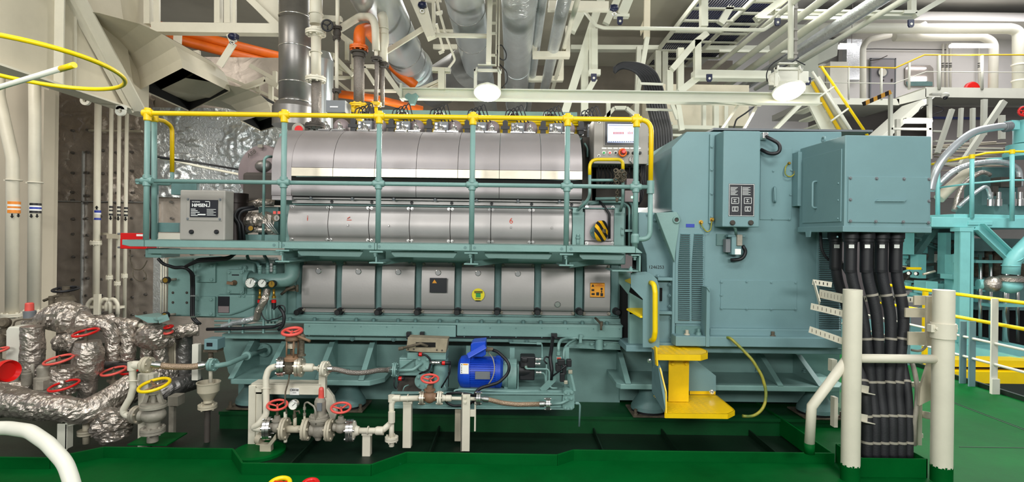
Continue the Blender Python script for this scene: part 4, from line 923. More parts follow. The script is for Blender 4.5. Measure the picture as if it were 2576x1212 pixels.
# cables, brass valves and trays near the foil wall
lm = T('cable_loom', 'thick black cable loom clipped across the teal pump casing', 'cable', P(480, 800, 4.6))
for dx, w_ in ((0, 8), (5, 6)):
    b = MB(); b.pt([(398, 650, 4.5), (410, 664, 4.5), (440, 673+dx*.4, 4.5), (466, 671+dx*.4, 4.5), (482+dx, 686, 4.55), (483+dx, 720, 4.6), (482+dx, 800, 4.62), (500+dx, 815, 4.62)], w_, 10, rb=.1); b.build('strand', M['black'], lm)
    b = MB(); b.pt([(466, 671, 4.5), (500, 652+dx, 4.5), (540, 650+dx, 4.5), (575, 648+dx, 4.5), (592, 638, 4.55)], w_, 10, rb=.1); b.build('strand', M['black'], lm)
b = MB()
for y in (694, 744, 797): b.rect(479, y-1.5, 491, y+1.5, 4.58, .06)
b.each('clip', M['chrome'], lm)
def brass_valve(x, y, d, lab):
    t = T('gauge_valve', lab, 'valve', P(x, y, d)); b = MB(); c = P(x, y, d); b.lathe(c, (0, -1, 0), [(W(8.5, d), 0), (W(8.5, d), .03)], 18, 0); b.lathe(c+V((0, -.03, 0)), (0, -1, 0), [(W(6, d), 0), (W(6, d), .004)], 16, 1); b.build('knob', [M['black'], M['brass']], t)
    b = MB(); b.pt([(x, y, d+.01), (x+22, y-2, d+.06)], 6); b.pt([(x-8, y+2, d+.02), (x-16, y+4, d+.02)], 9); b.build('body', M['grey'], t)
brass_valve(422, 704, 4.65, 'black and brass valve knob on the casing above the small screws')
brass_valve(420, 792, 4.62, 'black and brass valve knob over the teal drip tray')
b = MB()
for x, w_ in ((406, 4), (412, 3), (418, 4)): b.pt([(x, 650, 4.75), (x-1, 792, 4.75)], w_)
tag(b.build('gauge_tubes', M['white']), 'three thin pale tubes beside the pump casing', 'tubes')
dt = MB(); dt.prism([P(340, 794, 4.6), P(398, 802, 4.35), P(424, 797, 4.4), P(398, 786, 4.75)], (0, 0, -.012)); dt.ppx([(338, 793), (397, 800), (397, 812), (372, 812)], 4.4, .01); dt.bar(P(398, 806, 4.36), P(424, 797, 4.4), .01, .05)
tag(dt.build('drip_tray', M['teal']), 'small teal drip tray jutting beside the foil-lagged pipes', 'tray')
b = MB()
for y, w_ in ((806, 5), (816, 4), (824, 7), (833, 4)): b.pt([(540, y+1, 4.6), (700, y, 4.6)], w_)
for x in (576, 610, 662): b.rect(x-2, 803, x+2, 838, 4.57, .02)
tag(b.build('pipe_rack', M['teal']), 'horizontal teal pipes in clips under the pump casing', 'pipes')
cable('bottom_cable', [(520, 828, 4.56), (600, 826, 4.56), (690, 822, 4.56), (712, 812, 4.54)], 8, 'thick black cable lying along the clipped teal pipes', 'black', .1)
b = MB(); b.rect(527, 842, 540, 846, 4.5, .1); 
sb = T('switch_box', 'small teal switch box with dark window above the white funnel', 'switch box', P(530, 880, 4.4))
b = MB(); b.rect(513, 853, 547, 880, 4.35, .12); b.build('body', M['gen'], sb, bev=.005)
b = MB(); b.rect(519.5, 862, 534, 871, 4.347, .004); b.build('window', M['plate'], sb)
b = MB(); b.rect(511, 880, 546, 886, 4.37, .1); b.pt([(530, 886, 4.42), (530, 902, 4.42)], 12); b.build('gland', M['cast'], sb)
# red box on the gallery end
rb = T('red_alarm_box', 'red box hanging by the gallery end against the foil wall', 'box', P(335, 626, 4.9))
b = MB(); b.rect(302, 586, 370, 626, 4.9, .14); b.build('body', M['redb'], rb, bev=.006)
b = MB(); b.rect(343, 589, 366, 594, 4.897, .004); b.build('label', M['labelw'], rb)
b = MB(); b.pt([(297, 588, 5.0), (302, 588, 5.0)], 5); b.pt([(297, 622, 5.0), (302, 622, 5.0)], 5); b.each('gland', M['boxd'], rb)
cable('sensor_wire', [(327, 628, 4.95), (328, 655, 4.95), (335, 678, 4.95), (358, 678, 4.9), (370, 655, 4.9)], 3, 'thin dark wire sagging below the red alarm box', 'cast', .1)
cable('sensor_wire', [(335, 679, 4.97), (334, 695, 4.97), (345, 706, 4.97), (366, 706, 4.97), (369, 690, 4.97), (360, 679, 4.97)], 2.5, 'thin dark wire looped into a ring under the red alarm box', 'cast', .1)
# ------------------------------------------------------------------ step bracket and yellow steps at the coupling
st = T('boarding_step', 'bright yellow two-tread boarding step with teal side bracket below the generator', 'step', P(1720, 1050, 4.2))
SD = 4.3
b = MB(); b.ppx([(1587, 686), (1625, 683), (1641, 690), (1653, 702), (1659, 722), (1659, 874), (1617, 874), (1617, 752), (1587, 722)], SD, .008); b.build('bracket_plate', M['gen'], st, bev=.002)
b = MB(); b.ppx([(1556, 678), (1586, 686), (1586, 722), (1583, 732), (1583, 864), (1617, 866), (1617, 880), (1580, 876), (1580, 740), (1557, 712)], SD+.22, .008)
b.ppx([(1583, 735), (1617, 755), (1617, 866), (1583, 864)], SD+.2, .008); b.build('back_plate', M['teal'], st, bev=.002)
b = MB(); b.pt([(1637, 711, SD), (1645, 714, SD-.06), (1648, 735, SD-.08), (1648, 835, SD-.08), (1645, 853, SD-.06), (1637, 857, SD)], 13, 12, rb=.05); b.build('hand_grip', M['yellowc'], st)
b = MB(); b.prism([P(1573, 705, SD+.18), P(1587, 700, SD), P(1587, 714, SD), P(1575, 709, SD+.18)], (0, .03, 0)); b.build('rung', M['yellowc'], st)
b = MB(); z = P(1600, 792, SD).z; b.prism([V((P(1582, 790, SD+.2).x, SD+.2, z+.03)), V((P(1616, 790, SD+.2).x, SD+.2, z+.03)), V((P(1616, 806, SD).x, SD, z-.01)), V((P(1610, 806, SD).x, SD, z-.01)), V((P(1576, 788, SD+.15).x, SD+.15, z+.03))], (0, 0, -.012)); b.rect(1584, 779, 1616, 790, SD+.2, .01); b.build('rung', M['yellowc'], st)
def tread(pts_top, lip, nm):      # plan outline (x, y) with z, thickness lip
    b = MB(); z = pts_top[0][2]; b.prism([V(p) for p in pts_top], (0, 0, -.006))
    n = len(pts_top)
    for i in range(n):
        p, q = V(pts_top[i]), V(pts_top[(i+1) % n])
        if (p.y+q.y)/2 < 4.3: b.bar(p-V((0, 0, lip/2)), q-V((0, 0, lip/2)), .008, lip, (0, 0, 1))
    o = b.build(nm, M['yellow'], st)
    r = MB(); R_ = random.Random(5)
    xs_ = [p[0] for p in pts_top]; ys_ = [p[1] for p in pts_top]
    y = min(ys_)+.02
    while y < max(ys_)-.02:
        x = min(xs_)+.04
        while x < max(xs_)-.12-(.0 if y > min(ys_)+.1 else .03):
            a_ = .012 if int((x+y)*40) % 2 else -.012
            r.bar((x-a_, y-.008, z), (x+a_, y+.008, z), .004, .003); x += .05
        y += .04
    r.build('tread_pattern', M['yellow'], o); return o
zt1 = P(1700, 891, 4.05).z; X = lambda x, d: P(x, 900, d).x
tread([(X(1650, 4.05), 4.05, zt1), (X(1762, 4.05), 4.05, zt1), (X(1779, 4.12), 4.12, zt1), (X(1778, 4.2), 4.2, zt1), (X(1748, 4.38), 4.38, zt1), (X(1648, 4.38), 4.38, zt1)], .045, 'upper_tread')
zt2 = P(1750, 1040, 3.95).z
tread([(X(1675, 3.95), 3.95, zt2), (X(1832, 3.95), 3.95, zt2), (X(1849, 4.03), 4.03, zt2), (X(1845, 4.08), 4.08, zt2), (X(1803, 4.42), 4.42, zt2), (X(1733, 4.42), 4.42, zt2), (X(1733, 4.3), 4.3, zt2), (X(1675, 4.3), 4.3, zt2)], .035, 'lower_tread')
b = MB(); b.rect(1682, 905, 1733, 1010, 4.22, .012); b.rect(1735, 984, 1800, 992, 4.42, .01); o = b.each('riser', M['yellow'], st)[0]
b = MB()
for x in (1692, 1726): b.bolt(P(x, 914, 4.22), r=.015, h=.012)
b.each('riser_bolt', M['yellow'], o)
b = MB(); a = [P(1640, 872, 4.38), P(1652, 905, 4.1), P(1664, 935, 4.05), P(1676, 1045, 3.95), P(1640, 985, 4.4)]; b.prism(a, (.008, 0, 0)); b.build('side_plate', M['gen'], st)
b = MB(); b.bar(P(1649, 872, 4.06), P(1652, 918, 4.06), .012, .05, (0, 1, 0)); b.bar(P(1660, 925, 4.06), P(1675, 985, 4.0), .01, .02, (0, 1, 0)); b.bar(P(1675, 985, 4.0), P(1675, 1042, 3.96), .01, .02, (0, 1, 0)); b.build('side_edge', M['yellow'], st)
b = MB(); b.ppx([(1733, 906), (1752, 906), (1801, 945), (1801, 985), (1733, 985)], 4.43, .01); b.build('gusset_plate', M['gen'], st)
b = MB()
for x, y in ((1634, 907), (1648, 920), (1791, 985)): b.bolt(P(x, y, 4.36), (-.5, -1, 0), r=.012, h=.03)
b.each('fixing_bolt', M['chrome'], st)
cable('earth_strap', [(1824, 850, 4.3), (1835, 848, 4.25), (1862, 873, 4.2), (1893, 905, 4.15), (1917, 945, 4.12), (1928, 985, 4.1), (1924, 1020, 4.08), (1908, 1040, 4.06), (1888, 1048, 4.05), (1868, 1046, 4.05)], 7, 'yellow-green earth strap looping down beside the yellow step', 'earth', .2) if 'earth' in M else None
# ------------------------------------------------------------------ posts carrying the cable ladder
def post(px, d, ytop, lab, wpx):
    t = T('support_post', lab, 'post', (P(px, 960, d).x, d, 0)); x = P(px, 960, d).x; r = W(wpx/2, d); zt_ = P(px, ytop, d).z
    b = MB(); b.lathe((x, d, .1), (0, 0, 1), [(r, 0), (r, zt_-.1)], 24); b.build('pipe', M['white'], t)
    b = MB(); b.lathe((x, d, 0), (0, 0, 1), [(r+.001, 0), (r+.001, .1)], 24)
    for k in range(24): q = k/24*6.283; b.bar((x+math.cos(q)*(r+.0005), d+math.sin(q)*(r+.0005), .1), (x+math.cos(q)*(r+.0005), d+math.sin(q)*(r+.0005), .1+.012*((k*7) % 5)/4), .012, .001, (math.cos(q), math.sin(q), 0))
    b.build('foot', M['green'], t); return t
pl_ = post(2142, 3.58, 728, 'cream tubular post with angled brace beside the thick black cables', 43)
pr_ = post(2371, 3.58, 729, 'wider grey tubular post with bolted collar on the open green deck side', 47)
b = MB(); b.pt([(2130, 905, 3.6), (2042, 1022, 3.62), (2036, 1118, 3.62)], 24, 16); b.build('brace', M['white'], pl_)
b = MB(); b.pt([(2036, 1114, 3.62), (2036, 1140, 3.62)], 24.5, 16); b.build('brace_foot', M['green'], pl_)
b = MB(); b.pt([(2160, 901, 3.58), (2352, 903, 3.58)], 22, 18); tag(b.build('cross_tube', M['white']), 'horizontal cream tube joining the two posts in front of the cables', 'crossbar')
b = MB(); b.lathe(P(2372, 850, 3.58), (0, 0, 1), [(W(27, 3.58), 0), (W(27, 3.58), .1)], 24); b.rect(2343, 817, 2362, 836, 3.56, .04); b.rect(2396, 817, 2410, 836, 3.56, .04); b.bolt(P(2355, 826, 3.56), r=.012, h=.012); b.bolt(P(2403, 826, 3.56), r=.01, h=.012); b.build('collar', M['white'], pr_, bev=.002)
b = MB(); b.ppx([(2346, 905), (2338, 905), (2316, 975), (2313, 1020), (2346, 1004)], 3.68, .02); b.build('gusset', M['whited'], pr_)
rk = T('cable_ladder', 'cream slotted cable ladder bracketed between the two posts', 'cable ladder', P(2240, 1150, 3.75))
def slotted(p0, p1, w_, slots=True):
    b = MB(); b.bar(p0, p1, .006, w_, (0, 0, 1)); o = b.build('slotted_arm', M['white'], rk)
    if slots:
        b = MB(); d = p1-p0
        for k in range(int(d.length/.03)): q = p0+d.normalized()*(.02+k*.03)+V((0, -.0035, 0)); b.bar(q-V((0, 0, w_*.25)), q+V((0, 0, w_*.25)), .008, .001, (0, 1, 0))
        b.build('slots', M['dull'], o)
slotted(P(2044, 709, 4.0), P(2092, 716, 4.0), .04); slotted(P(2047, 708, 3.95), P(2062, 762, 3.8), .035, False)
for a, c in (((2062, 738, 3.85), (2126, 752, 3.62)), ((2040, 770, 3.8), (2126, 790, 3.6)), ((2036, 828, 3.8), (2126, 860, 3.6))): slotted(P(*a), P(*c), .06 if a[1] == 738 else .045)
for y in (751, 848): slotted(P(2160, y, 3.96), P(2332, y+3, 3.96), .04)
b = MB(); b.rect(2300, 744, 2346, 767, 3.72, .012); b.rect(2278, 775, 2346, 798, 3.74, .012); b.rect(2330, 745, 2346, 870, 3.66, .012); b.rect(2285, 835, 2346, 868, 3.75, .012); b.each('side_plate', M['whited'], rk)
for y in (985, 1058):
    b = MB(); b.ang(P(2160, y, 3.66), P(2182, y+4, 3.72), .05, .05, .006); b.build('angle_stub', M['white'], rk)
    b = MB(); b.ang(P(2316, y-8, 3.85), P(2372, y+4, 3.56), -.05, .05, .006); b.build('angle_stub', M['white'], rk)
b = MB()
for y in (966, 1042, 1095): b.bar(P(2150, y, 3.84), P(2320, y, 3.84), .02, .03)
b.each('rung', M['white'], rk)
b = MB(); b.rect(2093, 905, 2106, 935, 3.9, .05); b.rect(2099, 1000, 2108, 1075, 3.9, .05); b.rect(2310, 1010, 2320, 1120, 3.8, .02); b.each('hanger', M['white'], rk)
cable('clip_strap', [(2292, 880, 3.9), (2315, 884, 3.88), (2330, 872, 3.86), (2332, 850, 3.86)], 6, 'grey strap curling under the slotted cable ladder', 'grey', .1)
# ------------------------------------------------------------------ valve building kit
def wheel(mb, c, ax, R, r, m=0, m2=1, spokes=3):
    mb.tor(c, ax, R, r, 32, 10, m); a, b_, d_ = frame_of(ax)
    for k in range(spokes):
        q = k*2*math.pi/spokes+.4; e = a*math.cos(q)+b_*math.sin(q); mb.tube([c-d_*R*.12, c-d_*R*.1+e*R*.3, c+e*R], r*.75, 8, .02, m2)
    mb.lathe(c-d_*R*.2, d_, [(R*.16, 0), (R*.16, R*.18), (R*.08, R*.22), (R*.08, R*.32)], 12, m2)
def flange(mb, c, ax, R, t, m=0, bolts=6, mb_=0, pair=True):
    ax = V(ax).normalized(); mb.lathe(c, ax, [(R, 0), (R, t)], 26, m)
    if pair: mb.lathe(c+ax*(t+.003), ax, [(R, 0), (R, t)], 26, m)
    a, b_, d_ = frame_of(ax); L = t*(2.1 if pair else 1)
    for k in range(bolts):
        q = k*2*math.pi/bolts+.3; e = (a*math.cos(q)+b_*math.sin(q))*R*.78; mb.lathe(c+e-ax*.012, ax, [(R*.13, 0), (R*.13, L+.024)], 6, mb_)
ALX = V((1, 0, 0)); UP = V((0, 0, 1))
def hand_valve(nm, lab, c, dwheel, Rw, wm, body='cast', bodyR=.05, L=.11, tilt=(.08, -.25, 1), spokes=3, rw=.009, grp=None):
    """globe valve lying on a horizontal line; c = centre of its body, wheel dwheel above."""
    t = T(nm, lab, 'valve', c, grp); ax = V(tilt).normalized()
    b = MB(); b.ell(c, bodyR*1.05, bodyR, bodyR*1.05); b.lathe(c-ALX*L/2, ALX, [(bodyR*.7, 0), (bodyR*.7, L)], 18); b.lathe(c, UP, [(bodyR*.75, 0), (bodyR*.7, bodyR*1.1), (bodyR*.95, bodyR*1.1), (bodyR*.95, bodyR*1.35), (bodyR*.55, bodyR*1.4), (bodyR*.5, bodyR*2.0)], 18); b.build('body', M[body], t)
    b = MB(); b.lathe(c, UP, [(bodyR*.22, bodyR*1.9), (bodyR*.22, dwheel)], 10); b.lathe(c+UP*(dwheel*.72), UP, [(bodyR*.4, 0), (bodyR*.36, dwheel*.12)], 8); b.build('stem', M['cast'], t)
    b = MB(); wheel(b, c+UP*dwheel, ax, Rw, rw, 0, 0, spokes); b.build('handwheel', M[wm], t)
    return t
# ------------------------------------------------------------------ lower reducing line with the red cap
LD = 4.06; Y = 1079
fr = T('pipe_rack', 'cream angle-iron frame with OE038 tag behind the pressure reducing valves', 'frame', P(715, 1120, 4.25))
b = MB(); b.ang(P(642, 973, 4.2), P(640, 1130, 4.2), .055, .055, .008, (0, 1, 0)); b.rect(624, 970, 642, 1122, 4.19, .05); b.build('upright', M['white'], fr, bev=.003)
b = MB(); b.rect(632, 966, 806, 992, 4.2, .01); b.rect(632, 965, 806, 968, 4.2, .12); b.build('top_bar', M['white'], fr, bev=.002)
b = MB(); b.rect(801, 928, 818, 1000, 4.21, .05); b.ppx([(806, 978), (823, 978), (838, 998), (847, 1040), (840, 1058), (832, 1062), (826, 1040), (806, 1000)], 4.24, .04); b.build('hanger_plate', M['white'], fr, bev=.003)
b = MB(); b.rect(729, 976, 752, 993, 4.195, .004); o = b.build('tag_plate', M['labelw'], fr)
text('tag_code', 'OE038', P(740, 981, 4.193), .024, M['btext'], o, bold=.0004)
b = MB(); b.rect(736, 987, 745, 988, 4.194, .001); b.build('tag_line', M['btext'], o)
b = MB(); b.ppx([(641, 1118), (673, 1118), (694, 1090), (694, 1105), (681, 1122), (681, 1138), (653, 1140), (653, 1120)], 4.05, .05); tag(b.build('pipe_shoe', M['whited'], bev=.003), 'worn cream bracket stub below the first coral-wheeled valve', 'bracket')
c = P(650, 1122, 4.15); b = MB(); b.lathe((c.x+.03, 4.1, PITZ), (0, 0, 1), [(.19, 0), (.19, .02), (.17, .03)], 26); b.lathe(P(985, 1160, 4.1), (0, 0, 1), [(.1, -.1), (.1, .05)], 26); 
for q in b.each('deck_pad', M['green']): tag(q, 'round green pad on the pit bottom under the '+('end flange of the cream elbow' if q.location.x > -1.2 else 'OE038 frame post'), 'pad')
lp = T('feed_pipe', 'cream pipe rising in a bend past the OE038 tag to the upper flanged valve', 'pipe', P(670, 1090, LD))
b = MB(); b.pt([(697, 921, LD+.08), (676, 926, LD+.08), (669, 950, LD+.06), (670, 1042, LD+.02), (650, 1068, LD), (634, 1076, LD+.02), (668, 1080, LD)], 16, 16, rb=.06); b.build('pipe', M['white'], lp)
b = MB(); b.tor(P(669, 976, LD+.06), (0, .2, 1), .035, .005, 20, 6); b.bar(P(645, 980, 4.16), P(660, 980, 4.16), .03, .03); b.build('u_bolt', M['white'], lp)
b = MB(); b.lathe(P(650, 1100, 4.1), (1, -.3, -.3), [(.045, 0), (.045, .03), (.04, .04)], 20); b.build('blind_cap', M['whited'], lp)
# line 1 pieces
ln = T('reducing_line', 'cream flanged pipe run between the two coral-wheeled valves', 'pipe', P(800, Y+10, LD))
b = MB(); flange(b, P(666, Y-2, LD), (1, .15, 0), .085, .022, 0, 5); b.build('flange', M['chrome'], ln)
b = MB(); flange(b, P(710, Y-1, LD), ALX, .082, .016, 0, 5); b.build('flange', M['whited'], ln)
b = MB(); b.pt([(715, Y, LD), (768, Y, LD)], 18, 16); b.pt([(742, Y, LD), (742, 1050, LD)], 9, 10); b.pt([(766, Y, LD), (766, 1045, LD)], 6, 10); b.build('pipe', M['whited'], ln)
b = MB(); flange(b, P(764, Y, LD), ALX, .082, .02, 0, 5); b.build('flange', M['whited'], ln)
b = MB(); flange(b, P(823, Y+2, LD), ALX, .082, .016, 0, 5); b.build('flange', M['whited'], ln)
b = MB(); flange(b, P(872, Y+4, LD), (1, .15, 0), .082, .024, 0, 5); b.build('flange', M['chrome'], ln)
b = MB(); b.lathe(P(884, Y+4, LD), ALX, [(.075, 0), (.075, .02), (.04, .035), (.03, .06)], 20); b.pt([(890, 1083, LD), (962, 1083, LD), (985, 1062, LD+.02)], 15, 14, rb=.06); b.lathe(P(945, 1083, LD), ALX, [(.028, 0), (.032, .01), (.032, .06)], 16); b.pt([(985, 1060, LD+.02), (985, 1105, LD+.02)], 13, 14); b.build('pipe', M['white'], ln)
b = MB(); flange(b, P(985, 1108, LD+.02), UP, .05, .014, 0, 4); b.lathe(P(985, 1122, LD+.02), UP, [(.02, 0), (.02, .05)], 12); b.build('end_flange', M['white'], ln)
b = MB(); b.tor(P(926, 1082, LD), ALX, .028, .005, 16, 6); b.build('u_bolt', M['white'], ln)
hand_valve('globe_valve', 'coral-wheeled globe valve below the OE038 tag, next to the dial gauge', P(697, Y-6, LD), .165, .07, 'coral', 'grey', .042)
hand_valve('globe_valve', 'coral-wheeled globe valve between the red-capped regulator and the cream elbow', P(857, Y-4, LD), .15, .07, 'coral', 'grey', .042)
rg = T('pressure_regulator', 'grey spring-loaded regulator with a red cap on the cream pipe line', 'regulator', P(800, 1105, LD))
b = MB(); c = P(801, Y+2, LD); b.ell(c, .058, .05, .065); b.lathe(c-ALX*.06, ALX, [(.045, 0), (.045, .12)], 18); b.lathe(c-UP*.075, UP, [(.022, 0), (.035, .04)], 14); b.build('body', M['grey'], rg)
b = MB(); c = P(802, 1050, LD); b.lathe(c-UP*.05, UP, [(.055, 0), (.065, .02), (.065, .035), (.075, .035), (.075, .05), (.07, .052), (.07, .066), (.05, .075)], 22)
for k in range(6): b.bolt(c+V((math.cos(k)*.06, math.sin(k)*.06, .01)), UP, r=.009, h=.012)
b.build('bonnet', M['grey'], rg)
b = MB(); b.lathe(P(805, 1042, LD), UP, [(.042, 0), (.042, .1), (.034, .122), (.026, .128)], 20); o = b.build('spring_case', M['grey'], rg)
b = MB(); b.rect(797, 1014, 809, 1034, LD-.05, .01); b.build('name_plate', M['boxd'], o)
b = MB(); b.lathe(P(808, 1004, LD), UP, [(.023, 0), (.023, .012), (.021, .014), (.019, .075), (.014, .09)], 18); b.build('cap', M['coral'], rg)
b = MB(); b.pt([(766, 1045, LD), (766, 1014, LD), (774, 1011, LD-.02), (790, 1022, LD-.06), (794, 1035, LD-.07), (795, 1068, LD-.06)], 4.5, 10, rb=.03)
for y in (1030, 1045): b.lathe(P(766, y, LD), UP, [(.012, 0), (.012, .02)], 6)
tag(b.build('impulse_tube', M['grey']), 'thin bent impulse tube linking the cream pipe to the red-capped regulator', 'tube')
g_ = gauge(P(738, 1018, LD-.03), 12, LD-.03, 'small white dial gauge standing between the coral wheel and the regulator', ang_=.75)
b = MB(); b.lathe(P(741, 1052, LD), UP, [(.014, 0), (.014, .03), (.01, .03), (.01, .07)], 8); b.pt([(741, 1036, LD), (752, 1033, LD-.01), (754, 1040, LD-.02)], 4, 8); b.build('gauge_cock', M['cast'], g_)
cable('drain_tube', [(729, 934, LD+.1), (726, 958, LD+.08), (718, 985, LD+.06), (717, 1010, LD+.04), (721, 1040, LD)], 4, 'thin dark drain tube hanging from the rusty valve past the OE038 tag', 'cast', .06)
b = MB(); b.pt([(718, 1036, LD+.02), (718, 1060, LD+.02)], 9, 10); b.pt([(718, 1105, LD), (718, 1112, LD)], 9, 10); tag(b.build('drain_stub', M['white']), 'short cream drain stub behind the first coral wheel', 'pipe')
b = MB(); b.rect(911, 1093, 931, 1149, LD+.0, .06); b.rect(909, 1090, 936, 1096, LD-.01, .08); tag(b.build('pipe_support', M['white'], bev=.003), 'shortest cream pipe support, standing under the elbow line', 'support')
b = MB(); b.rect(1013, 1012, 1034, 1127, 4.14, .06); b.rect(1013, 1010, 1037, 1016, 4.13, .09); tag(b.build('pipe_support', M['white'], bev=.003), 'tall cream box post under the pipe with the brass valve', 'support')
b = MB(); b.rect(1144, 1025, 1159, 1110, 4.3, .05); tag(b.build('pipe_support', M['whited'], bev=.003), 'dirty short cream post behind the bolted flat post', 'support')
b = MB(); b.rect(1160, 992, 1182, 1135, 4.1, .012); b.rect(1160, 992, 1163, 1135, 4.1, .05); b.rect(1182, 1030, 1194, 1048, 4.11, .01); b.rect(1193, 1012, 1197, 1085, 4.11, .03)
for y in (999, 1011): b.bolt(P(1170, y, 4.1), r=.011, h=.01)
tag(b.build('pipe_support', M['white'], bev=.002), 'flat cream post with two bolts clamping the pipe', 'support')
# line 2 with the brass valve
l2 = T('drain_line', 'cream pipe run with brass valve in front of the pump skid', 'pipe', P(1080, 1030, 4.12)); LE = 4.12
b = MB(); b.pt([(985, 1066, LD+.02), (985, 1003, LE-.02), (1060, 1001, LE)], 14, 14, rb=.05); b.lathe(P(985, 1010, LE-.02), UP, [(.026, 0), (.026, .05)], 14); b.lathe(P(987, 1001, LE-.02), ALX, [(.026, 0), (.026, .06)], 14); b.lathe(P(985, 1062, LD), UP, [(.026, 0), (.026, .08)], 14); b.build('pipe', M['white'], l2)
b = MB(); b.pt([(1108, 1001, LE), (1200, 1003, LE)], 9, 14); b.lathe(P(1112, 1001, LE), ALX, [(.03, 0), (.02, .03), (.025, .03), (.025, .07), (.016, .075)], 16); b.build('pipe', M['white'], l2)
for x, mm in ((1057, 'steelw'), (1101, 'white'), (1199, 'chrome')):
    b = MB(); flange(b, P(x, 1001, LE), ALX, .052, .014, 0, 4); b.build('flange', M[mm], l2)
b = MB(); b.tor(P(1026, 1001, LE), ALX, .026, .005, 16, 6); b.build('u_bolt', M['white'], l2)
hand_valve('globe_valve', 'brown brass valve with coral wheel in front of the pump skid', P(1081, 998, LE), .14, .064, 'coral', 'ebrown', .045, .1)
def braid(nm, pts, wpx, lab, m='braid'):
    t = T(nm, lab, 'hose', P(*pts[len(pts)//2])); p = [P(*q) for q in pts]; r = W(wpx/2, pts[0][2])
    b = MB(); b.tube(fillet(p, .25, 8), r, 16); b.build('braid', M[m], t)
    for a, c in ((p[0], p[1]), (p[-1], p[-2])):
        d = (c-a).normalized(); b = MB(); b.lathe(a-d*.02, d, [(r*.95, 0), (r*.95, .02), (r*1.25, .02), (r*1.25, .06)], 16); b.build('ferrule', M['chrome'], t)
    return t
braid('flexible_hose', [(1216, 1003, LE), (1232, 1005, LE), (1262, 1013, LE+.02), (1300, 1017, LE+.03), (1370, 1016, LE+.03)], 12, 'bronze braided hose running from the flat post along the pump skid', 'bron')
b = MB(); flange(b, P(1373, 1016, LE+.03), ALX, .05, .014, 0, 4); b.build('clamp_flange', M['chrome'], l2)
# upper valve with the tall rusty bonnet
uv = T('quick_closing_valve', 'rusty tall-bonnet valve with coral wheel above the OE038 frame', 'valve', P(730, 945, LD+.1)); UD = LD+.09
b = MB(); c = P(728, 924, UD); b.ell(c, .05, .045, .055); b.lathe(c-ALX*.07, ALX, [(.04, 0), (.04, .14)], 16); b.lathe(c, UP, [(.04, 0), (.04, .07)], 16); b.build('body', M['cast'], uv)
b = MB(); b.lathe(P(735, 906, UD), UP, [(.058, 0), (.058, .02), (.045, .03), (.045, .04)], 18)
for k in range(4): q = k*1.57+.6; e = V((math.cos(q)*.042, math.sin(q)*.042, 0)); b.tube([P(735, 900, UD)+e, P(736, 852, UD)+e], .007, 8)
b.lathe(P(736, 856, UD), UP, [(.05, 0), (.055, .01), (.05, .03), (.03, .05)], 18); b.build('bonnet', M['ebrown'], uv)
b = MB(); b.lathe(P(736, 906, UD), UP, [(.012, 0), (.012, .22)], 10); b.build('stem', M['cast'], uv)
b = MB()
for k in range(5): b.tor(P(735, 874-k*2.6, UD), UP, .032, .0035, 20, 6)
b.build('spring', M['steelw'], uv)
b = MB(); b.lathe(P(759, 895, UD), UP, [(.03, 0), (.03, .012), (.02, .015), (.02, .12), (.026, .125), (.026, .15), (.016, .17)], 14); b.build('trip_cylinder', M['cast'], uv)
b = MB(); b.pt([(745, 843, UD-.03), (760, 850, UD-.04), (780, 858, UD-.05)], 7, 10); b.build('trip_lever', M['ebrown'], uv)
b = MB(); wheel(b, P(735, 833.5, UD), V((0, -.25, 1)).normalized(), .07, .012, 0, 0, 3); b.build('handwheel', M['coral'], uv)
u2 = T('inlet_line', 'cream flanged stub pipe feeding the long braided hose toward the pump skid', 'pipe', P(790, 950, UD))
b = MB(); flange(b, P(700, 922, UD), (1, .2, 0), .075, .022, 0, 6); b.build('flange', M['chrome'], u2)
b = MB(); flange(b, P(743, 922, UD), (1, .2, 0), .075, .022, 0, 6); b.lathe(P(757, 923, UD), ALX, [(.075, 0), (.075, .012), (.035, .02), (.03, .04)], 20); b.build('flange', M['steelw'], u2)
b = MB(); b.pt([(762, 924, UD), (812, 927, UD)], 10, 14); b.lathe(P(766, 924, UD), ALX, [(.032, 0), (.032, .06), (.026, .07)], 16); b.build('pipe', M['white'], u2)
b = MB(); flange(b, P(812, 927, UD), (1, -.15, 0), .06, .016, 0, 5); b.build('flange', M['white'], u2)
b = MB(); b.tor(P(802, 926, UD), ALX, .024, .004, 16, 6); b.build('u_bolt', M['white'], u2)
braid('flexible_hose', [(824, 928, UD), (845, 928, UD), (880, 937, UD+.02), (915, 938, UD+.05), (950, 931, UD+.12), (985, 930, UD+.2)], 13, 'steel braided hose sagging from the rusty valve to the filter on the skid')
# ------------------------------------------------------------------ pump skid: filter, blue motor, pump
KD = 4.32
sk = T('pump_skid', 'teal channel skid carrying the blue motor and the filter', 'skid', P(1210, 1028, 4.5))
b = MB(); b.chan(P(987, 1003, KD), P(1432, 1006, KD), .05, .125, .008); b.box(P(987, 1003, KD).x, P(1432, 1003, KD).x, KD, KD+.45, P(1200, 1020, KD).z, P(1200, 1017, KD).z); b.box(P(1150, 1003, KD).x, P(1432, 1003, KD).x, KD+.05, KD+.45, P(1200, 990, KD).z, P(1200, 984, KD).z); b.build('base', M['teal'], sk, bev=.003)
b = MB()
for x in (1020, 1240, 1278, 1368): b.lathe(P(x, 992+.013*(x-1020), KD), (0, -1, 0), [(.008, 0), (.008, .003)], 10)
b.each('bolt_hole', M['dull'], sk)
b = MB(); b.rect(1282, 875, 1294, 985, KD+.3, .03); b.rect(1172, 870, 1182, 985, KD+.42, .02); b.rect(1420, 873, 1431, 985, KD+.1, .04); b.each('upright', M['teal'], sk)
fl = T('oil_filter', 'teal duplex oil filter with grimy beige top panel on the pump skid', 'filter', P(1065, 985, 4.5)); QD = 4.42
